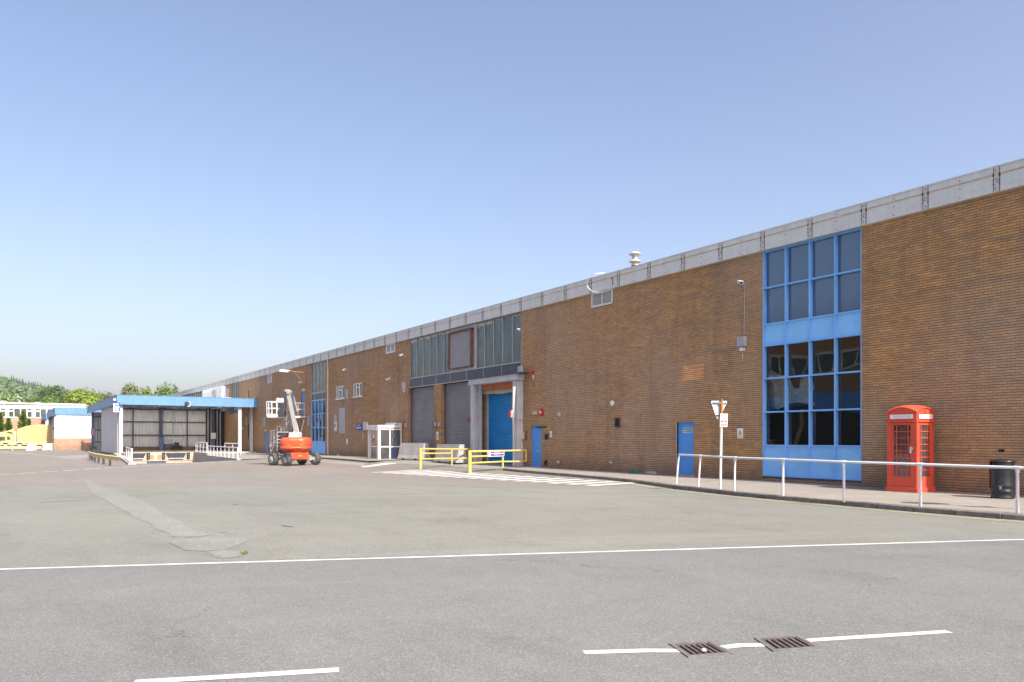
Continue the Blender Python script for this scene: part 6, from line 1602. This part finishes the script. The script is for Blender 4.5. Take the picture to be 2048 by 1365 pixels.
part('cab_window', MB().prism([(LXr+.012,yx(14,LXr),tz(880)),(LXr+.012,yx(21,LXr),tz(880)),(LXr+.012,yx(18.5,LXr),tz(873.5)),(LXr+.012,yx(14,LXr),tz(873.5))], (.01,0,0)), 'glass_win', t)
part('cab_window', MB().box(LXr+.012,LXr+.02,yx(1,LXr),yx(10,LXr),tz(881.5),tz(874)), 'glass_win', t); part('mirror', MB().box(LXr+.05,LXr+.25,yx(-3,LXr),yx(1.5,LXr),tz(882),tz(874)), 'truck_dark', t)
part('roof_light', MB().prism([(LXr+.012,yx(13,LXr),tz(865)),(LXr+.012,yx(25,LXr),tz(868)),(LXr+.012,yx(25,LXr),tz(865.5)),(LXr+.012,yx(16,LXr),tz(863.8))], (.06,0,0)), 'truck_dark', t)
part('chassis', MB().box(LXr-2.2,LXr-.2,yc0+.2,y1,.45,.75), 'truck_dark', t)
for px in (11, 39, 58): 
    y = yx(px, LXr); w_ = part('wheel', MB().lathe([(.5,-.3),(.52,-.02),(.48,0),(.2,.0)], (LXr,y,.52), 20, axis='x'), 'truck_dark', t)
    part('rim', MB().lathe([(.27,0),(.27,.03),(.1,.02)], (LXr,y,.52), 14, axis='x'), 'rim', w_)
# ---------------------------------------------------------------- office block beyond
OX = -172.0
t = thing('office_block', 'two storey office block with long white window bands beyond the docks', 'office building', (OX, -8, 0))
Y0o, Y1o = -34, yx(177, OX); Zo = lambda py: EYE+(HY-py)*.0927
ypier = yx(171, OX)
part('wall', MB().box(OX-14, OX, Y0o, Y1o, -.2, Zo(835.5)).box(OX-14, OX-.05, Y0o, Y1o, Zo(835.5), Zo(807)).box(OX-.1, OX+.05, ypier, Y1o, Zo(835), Zo(806.5)), 'brick_red', t)
part('roof', MB().box(OX-14.2, OX+.25, Y0o, ypier, Zo(808), Zo(805.5)), 'upvc', t)
part('rooflight', MB().lathe([(.6,Zo(805.4)),(.6,Zo(804)),(.35,Zo(803)),(.05,Zo(802.8))], (OX-2, yx(75,OX-2), 0), 12), 'upvc', t)
part('plant_box', MB().box(OX-3,OX-1,yx(-5,OX),yx(13.5,OX),Zo(805.4),Zo(802.5)), 'upvc', t)
part('white_band', MB().box(OX-.02, OX+.08, Y0o, ypier, Zo(817.4), Zo(812.8)).box(OX-.02, OX+.08, Y0o, ypier, Zo(836), Zo(834.6)), 'upvc', t)
xs_ = [-66,-45,-23.5,-1.5,8.5,30.5,52,73,94,114.5,135,154,169]
bands = [(-20,8),(10,29),(32,51),(53.3,72),(74,93),(95,113.3),(115.5,134),(136,153.5),(155.5,168)]
for k in range(1, 12): bands.append((-20-20.6*k, -1.5-20.6*k-2.5)) if False else None
gl = MB(); gl.box(OX-.04, OX-.01, Y0o, ypier, Zo(812.9), Zo(808))
sw = part('strip_window', gl, 'louvre', t, label='continuous strip of dark clerestory panes under the roof')
m = MB()
for px in (9, 30.5, 52.2, 73, 94, 114.4, 134.8, 154.5, 168.8): y = yx(px, OX); m.box(OX-.02, OX+.07, y-.09, y+.09, Zo(812.9), Zo(808))
y = yx(9, OX)-1.75
while y > Y0o: m.box(OX-.02, OX+.07, y-.09, y+.09, Zo(812.9), Zo(808)); y -= 1.75
part('mullions', m, 'upvc', sw)
part('infill', MB().box(OX-.03, OX+.03, Y0o, ypier, Zo(834.7), Zo(817.3)), 'white_panel', t)
wins = [(28.5,40,1),(42.3,53,1),(18.2,27,0),(55,63.5,0),(2,10.5,0),(71.5,80,0),(81.5,92,1),(94.5,104,1),(107,115,0)]
for (a, b, big) in wins:
    ya, yb2 = yx(a, OX), yx(b, OX)
    w_ = part('window', MB().box(OX+.03, OX+.06, ya, yb2, Zo(834), Zo(817.8)), 'glass_win', t)
    if not big: part('transom', MB().box(OX+.06, OX+.09, ya, yb2, Zo(823.2), Zo(821)), 'upvc', w_)
for k in range(1, 10):
    ya = yx(2, OX)-2.4*k; w_ = part('window', MB().box(OX+.03, OX+.06, ya, ya+(1.3 if k % 3 else .9), Zo(834), Zo(817.8)), 'glass_win', t)
# orange brick block behind the photographer, mirrored in the glazing
t = thing('office_block', 'brick block across the road, mirrored in the tall blue framed glazing', 'office building', (-50,-26,0)); RYb = -25.0
part('wall', MB().box(-82,-20,RYb-14,RYb,0,14.2), 'brick', t)
part('plinth_fascia', MB().box(-82,-20,RYb,RYb+.5,4.7,6.3), 'blue_door', t)
w_ = part('window_band', MB().box(-82,-20,RYb,RYb+.05,8.6,10.6), 'glass_win', t)
m = MB().box(-82,-20,RYb+.05,RYb+.15,10.5,10.75).box(-82,-20,RYb+.05,RYb+.15,8.4,8.65)
for k in range(42): m.box(-81.5+k*1.5,-81.38+k*1.5,RYb+.05,RYb+.12,8.6,10.6)
part('frames', m, 'upvc', w_)
part('ground_floor', MB().box(-82,-20,RYb,RYb+.3,0,4.6), 'black', t); 

# things seen through the tall glazing
rn = random.Random(4); xa, xb = wx(1530, WY+.45), wx(1626, WY+.45); m = MB(); nx_, nz_ = 26, 14; V = []
for i in range(nx_+1):
    u = i/nx_
    for j in range(nz_+1):
        v = j/nz_; top = 3.75+.28*math.sin(u*6.5+.4)+.12*math.sin(u*17); bot = 2.85-.12*math.sin(u*7.2)-.1*math.sin(u*3)
        z = bot+(top-bot)*v; y = WY+.5+.10*math.sin(u*9+v*4)+.07*math.sin(v*11+u*14)+.05*math.sin(u*31-v*7)
        V.append((xa+(xb-xa)*u, y, z))
m.add(V, [(i*(nz_+1)+j, (i+1)*(nz_+1)+j, (i+1)*(nz_+1)+j+1, i*(nz_+1)+j+1) for i in range(nx_) for j in range(nz_)], 0, True)
tag(part('crumpled_sheet', m, 'tarp'), 'crumpled grey white sheet hanging behind the left panes of the tall blue glazing', 'sheet')
xp = wx(1598, WY+.4); tag(part('leaning_board', MB().obox((xp-.25,WY+.45,1.2),(xp+.12,WY+.4,2.1),.16,.03,up=(0,1,0)).obox((xp+.12,WY+.4,2.1),(xp+.1,WY+.4,2.62),.16,.03,up=(0,1,0)), 'cardboard'), 'brown strip of board leaning inside the lowest glazed row of the blue window', 'board')
xp = wx(1540, WY+.4); tag(part('cardboard_box', MB().obox((xp-.18,WY+.45,1.42),(xp+.2,WY+.45,1.38),.3,.4), 'cardboard', bevel=.01), 'small brown box on the ledge inside the bottom left pane of the blue glazing', 'box')
# ---------------------------------------------------------------- trees
def crown_cloud(mb, c, rx, ry, rz, n, size, rnd, lobes=9, hollow=.55, mi=0):
    L_ = []
    for i in range(lobes):
        a = rnd.uniform(0, 6.283); e = rnd.uniform(-.7, 1.0); rr = rnd.uniform(.3, .62)
        L_.append((Vector((math.cos(a)*math.cos(e)*rx*rr, math.sin(a)*math.cos(e)*ry*rr, math.sin(e)*rz*rr)), rnd.uniform(.40, .56)))
    L_.append((Vector((0,0,0)), .78)); L_.append((Vector((0,0,.1*rz)), .8))
    for i in range(n):
        lc_, s = rnd.choice(L_)
        d = Vector((rnd.gauss(0,1), rnd.gauss(0,1), rnd.gauss(0,1))).normalized(); r = rnd.uniform(hollow, 1.08)**.6
        p = c+lc_+Vector((d.x*rx*s*r, d.y*ry*s*r, d.z*rz*s*r))
        nrm = (d+Vector((rnd.uniform(-.6,.6), rnd.uniform(-.6,.6), rnd.uniform(-.2,.8)))).normalized()
        u = nrm.orthogonal().normalized(); u = Matrix.Rotation(rnd.uniform(0,6.28), 3, nrm) @ u; v = nrm.cross(u); q = size*rnd.uniform(.55, 1.25)
        mb.add([p-u*q*.5, p+v*q*.32, p+u*q*.55, p-v*q*.32], [(0,1,2,3)], mi)
def limb(mb, p, d, L_, r, depth, rnd):
    q = p+d*L_; mb.tube([p, p.lerp(q,.5)+Vector((rnd.uniform(-.05,.05)*L_,rnd.uniform(-.05,.05)*L_,0)), q], [r, r*.8, r*.62], 6, caps=False)
    if depth:
        for k in range(3):
            a = rnd.uniform(0,6.28); nd = (d+Vector((math.cos(a)*.75, math.sin(a)*.75, rnd.uniform(-.1,.35)))).normalized(); limb(mb, p.lerp(q, rnd.uniform(.55,1)), nd, L_*.62, r*.55, depth-1, rnd)
def tree(name, label, px, ztop_px, Z, width_px, leafm, seed, n=2600, size=.75, group='trees beyond the docks', crown_ratio=.72, cat='tree', blossom=0):
    rnd = random.Random(seed); b = cam((px-CX)/F*Z, Z, 0); H_ = EYE+(HY-ztop_px)/F*Z; wr = width_px/F*Z/2*1.18
    t = thing(name, label, cat, b, 0, group); n = int(n*1.6); size *= 1.12; tr_ = MB(); ch_ = H_*crown_ratio/2*1.15; cc = Vector((b.x, b.y, H_-ch_*.86))
    limb(tr_, b, Vector((0,0,1)), H_*.42, H_*.022, 0, rnd)
    for k in range(5): a = k*1.26; limb(tr_, b+Vector((0,0,H_*(.3+.04*k))), Vector((math.cos(a)*.6, math.sin(a)*.6, .8)).normalized(), H_*.28, H_*.011, 2, rnd)
    part('trunk', tr_, 'bark', t)
    cm_ = MB(); crown_cloud(cm_, cc, wr, wr, ch_, n, size, rnd, lobes=12); part('crown', cm_, leafm, t)
    if blossom: bm_ = MB(); crown_cloud(bm_, cc+Vector((0,0,.3)), wr, wr, ch_, blossom, size*.75, rnd, lobes=12, hollow=.95); part('blossom', bm_, 'blossom', t)
    return t
tree('broadleaf_tree', 'tall dark green round tree behind the office roof, in front of the wooded hill', 100, 770.5, 300, 54, 'leaf_dark', 11, 4200, .95)
tree('broadleaf_tree', 'low lighter green tree before the tall dark round one', 98, 793, 250, 48, 'leaf_mid', 12, 2400, .8, crown_ratio=.6)
tree('broadleaf_tree', 'wide bright yellow green tree left of the large dock canopy', 170, 778, 255, 78, 'leaf_bright', 13, 8000, .9, crown_ratio=.8)
tree('broadleaf_tree', 'low pale olive tree just above the left slope of the canopy roof', 212, 785, 270, 40, 'leaf_sparse', 14, 2600, .75)
tree('sparse_tree', 'sparse olive tree with bare twig tips over the left end of the canopy', 262, 769, 270, 56, 'leaf_sparse', 15, 2600, .7)
tree('broadleaf_tree', 'small round green tree over the canopy, right of the sparse one', 293, 776, 262, 28, 'leaf_bright', 16, 2400, .75)
tree('broadleaf_tree', 'rounded green tree just left of where the parapet meets the canopy', 333, 767, 275, 56, 'leaf_mid', 17, 6000, .85)
tree('broadleaf_tree', 'small green tree touching the far end of the parapet', 353, 772, 290, 18, 'leaf_mid', 18, 1400, .8)
tree('blossom_tree', 'tree covered in white blossom above the office roof', 20, 788.5, 225, 58, 'leaf_mid', 19, 2200, .7, blossom=1500)
tree('broadleaf_tree', 'low green tree between the blossom tree and the dark tree', 58, 797, 240, 40, 'leaf_mid', 20, 1500, .75, crown_ratio=.6)
def twig(px, py, Z, rnd, H_=2.6):
    pass
rnd = random.Random(8); tw = MB()
for k in range(26):
    x = rnd.choice([rnd.uniform(187,200), rnd.uniform(236,290), rnd.uniform(240,284)]); b = cam((x-CX)/F*268, 268, EYE+(HY-790)/F*268); h_ = rnd.uniform(.9, 3.0) if x > 230 else 1.6
    tw.tube([b, b+Vector((rnd.uniform(-.4,.4),rnd.uniform(-.4,.4),h_))], [.05,.02], 4, caps=False)
tag(part('bare_shrub', tw, 'bark'), 'thin bare twigs sticking up above the left canopy edge', 'shrub')
def conifer(px, top, Z, width_px, label, seed):
    rnd = random.Random(seed); b = cam((px-CX)/F*Z, Z, 0); H_ = EYE+(HY-top)/F*Z; wr = width_px/F*Z/2
    t = thing('conifer', label, 'conifer', b, 0, 'conifers before the office block'); part('trunk', MB().tube([b, b+Vector((0,0,H_*.92))], [.16,.04], 7), 'bark', t)
    m = MB()
    for i in range(1500):
        f_2 = rnd.random()**.8; z = H_*(.04+.95*f_2); rmax = wr*(1-f_2)**.75*(1+.25*math.sin(z*5+seed)+rnd.uniform(-.2,.25)); a = rnd.uniform(0,6.28); r = rmax*rnd.uniform(.5,1.05)
        p = b+Vector((math.cos(a)*r, math.sin(a)*r, z)); d = Vector((math.cos(a), math.sin(a), rnd.uniform(-.1,.6))).normalized(); u = d; v = d.orthogonal().normalized(); v = Matrix.Rotation(rnd.uniform(0,6.28),3,d) @ v; q = .42*rnd.uniform(.6,1.3)
        m.add([p-u*q*.4, p+v*q*.35, p+u*q*.7, p-v*q*.35], [(0,1,2,3)])
    part('crown', m, 'leaf_conifer', t)
conifer(46, 823, 137, 31, 'tall light green conifer rising above the lorry cab', 31); conifer(57.5, 838, 136, 14, 'narrow short conifer right of the tall one behind the lorry', 34)
conifer(17, 836, 136, 24, 'short light green conifer left of the tall one', 32); conifer(1, 825, 137, 16, 'conifer cut by the left edge of the photo', 33); conifer(-28, 828, 137, 28, 'conifer farther left in the row before the office', 35)
# ---------------------------------------------------------------- wooded hill
prof = [(-700,700),(-450,715),(-200,735),(0,752),(30,760),(60,768),(100,776),(145,785.5),(175,796),(210,812),(260,838),(330,866),(420,878)]
def hy(px):
    for (a, b), (c, d) in zip(prof, prof[1:]):
        if a <= px <= c: return b+(d-b)*(px-a)/(c-a)
    return prof[0][1] if px < prof[0][0] else 878
ZR = 760.0; mb = MB(); rows = []
for px in range(-720, 440, 20):
    zr_ = EYE+(HY-hy(px))/F*ZR-7; r = []
    for k, (Zk, f_2) in enumerate(((380,0),(470,.2),(560,.48),(650,.75),(ZR,1),(900,.8),(1100,0))):
        p = cam((px-CX)/F*Zk, Zk, 0); r.append((p.x, p.y, max(-.5, zr_*f_2 if f_2 else -.5)))
    rows.append(r)
for r, s in zip(rows, rows[1:]):
    for k in range(6): mb.quad(r[k], s[k], s[k+1], r[k+1])
M['hill_ground'] = mat('hill undergrowth', (.045,.07,.028), .9, var=.3, vs=.05)
struct(part('hill', mb, 'hill_ground', org=(0,0,0)))
rnd = random.Random(21); fo = MB()
for i in range(2300):
    px = rnd.uniform(-330, 330); 
    if rnd.random() < .5: px = rnd.uniform(-30, 170)
    Zk = rnd.uniform(400, ZR+25); f_2 = 0
    ks_ = ((380,0),(470,.2),(560,.48),(650,.75),(ZR,1),(900,.8))
    for (a, b), (c, d) in zip(ks_, ks_[1:]):
        if a <= Zk <= c: f_2 = b+(d-b)*(Zk-a)/(c-a)
    zr_ = EYE+(HY-hy(px))/F*ZR-7; g = max(0, zr_*f_2); b = cam((px-CX)/F*Zk, Zk, g)
    pine = Zk > ZR-60 and rnd.random() < .45 and px > 20
    if pine:
        h_ = rnd.uniform(6, 10); r = 2.0
        m_ = 1
        for q in range(14):
            f3 = q/14; a = rnd.uniform(0,6.28); rr_ = r*(1-f3); p = b+Vector((math.cos(a)*rr_*.5, math.sin(a)*rr_*.5, h_*f3+.5)); s = rr_+.5
            fo.add([p+Vector((-s*SA,-s*CA,-.6)), p+Vector((s*SA,s*CA,-.6)), p+Vector((0,0,1.8))], [(0,1,2)], 1)
    else:
        R_ = rnd.uniform(3.0, 6.0); hh_ = rnd.uniform(3,6)
        for q in range(44):
            d = Vector((rnd.gauss(0,1), rnd.gauss(0,1), abs(rnd.gauss(0,.8)))).normalized(); p = b+Vector((d.x*R_, d.y*R_, hh_*.35+d.z*hh_)); n_2 = (d+Vector((rnd.uniform(-.5,.5),rnd.uniform(-.5,.5),rnd.uniform(0,.6)))).normalized()
            u = n_2.orthogonal().normalized(); u = Matrix.Rotation(rnd.uniform(0,6.28),3,n_2) @ u; v = n_2.cross(u); s = rnd.uniform(1.1, 2.2)
            fo.add([p-u*s, p+v*s*.7, p+u*s, p-v*s*.7], [(0,1,2,3)], 0)
struct(part('hillside_forest', fo, ['leaf_forest','forest_pine'], org=(0,0,0)), 'stuff')
# ---------------------------------------------------------------- camera, light, sky
cd = bpy.data.cameras.new('camera'); co = bpy.data.objects.new('camera', cd); COL.objects.link(co); sc.camera = co
co.location = (0,0,EYE); co.rotation_euler = (R(90), 0, math.atan2(CA, SA))
co.rotation_euler = (R(90), 0, math.atan2(CA, SA))
cd.sensor_width = 36; cd.lens = 36*F/2048; cd.shift_x = 0; cd.shift_y = (HY-682.5)/2048; cd.clip_end = 6000; cd.clip_start = .05
sv = Vector((.98, .072, 1.0)).normalized()                  # towards the sun
sl = bpy.data.lights.new('sun', 'SUN'); so = bpy.data.objects.new('sun', sl); COL.objects.link(so)
sl.energy = 4.0; sl.angle = R(.53); sl.color = (1.0, .975, .90); so.rotation_euler = sv.to_track_quat('Z', 'Y').to_euler()
w = bpy.data.worlds.new('World'); sc.world = w; w.use_nodes = True; nt = w.node_tree
sk = nt.nodes.new('ShaderNodeTexSky'); sk.sky_type = 'NISHITA'; sk.sun_disc = False
sk.sun_elevation = math.asin(sv.z); sk.sun_rotation = math.atan2(sv.x, sv.y); sk.altitude = 0; sk.air_density = 1.0; sk.dust_density = 3.4; sk.ozone_density = 2.0
bgn = nt.nodes['Background']; tn = nt.nodes.new('ShaderNodeMix'); tn.data_type = 'RGBA'; tn.blend_type = 'MULTIPLY'; tn.inputs[0].default_value = 1
hs_ = nt.nodes.new('ShaderNodeHueSaturation'); hs_.inputs['Saturation'].default_value = 1.0; nt.links.new(sk.outputs[0], hs_.inputs['Color']); nt.links.new(hs_.outputs[0], tn.inputs[6]); tn.inputs[7].default_value = (1.035, .92, .915, 1)      # camera white balance of the sky
nt.links.new(tn.outputs[2], bgn.inputs[0]); bgn.inputs[1].default_value = .130
vs = sc.view_settings; vs.view_transform = 'Standard'; vs.look = 'None'; vs.gamma = 1; vs.use_curve_mapping = False; vs.exposure = 1.04
sc.render.engine = 'CYCLES'

hz = MB().box(-1300, 60, -420, 1250, -1.5, 75)
ho = part('haze', hz, 'black', org=(0,0,0)); struct(ho, 'stuff')
hm = bpy.data.materials.new('thin summer haze'); hm.use_nodes = True; hn = hm.node_tree; hn.nodes.remove(hn.nodes['Principled BSDF'])
pv = hn.nodes.new('ShaderNodeVolumePrincipled'); pv.inputs['Density'].default_value = .00018; pv.inputs['Color'].default_value = (.86,.92,1,1); pv.inputs['Anisotropy'].default_value = .2
hn.links.new(pv.outputs[0], hn.nodes['Material Output'].inputs['Volume'])
ho.data.materials.clear(); ho.data.materials.append(hm)
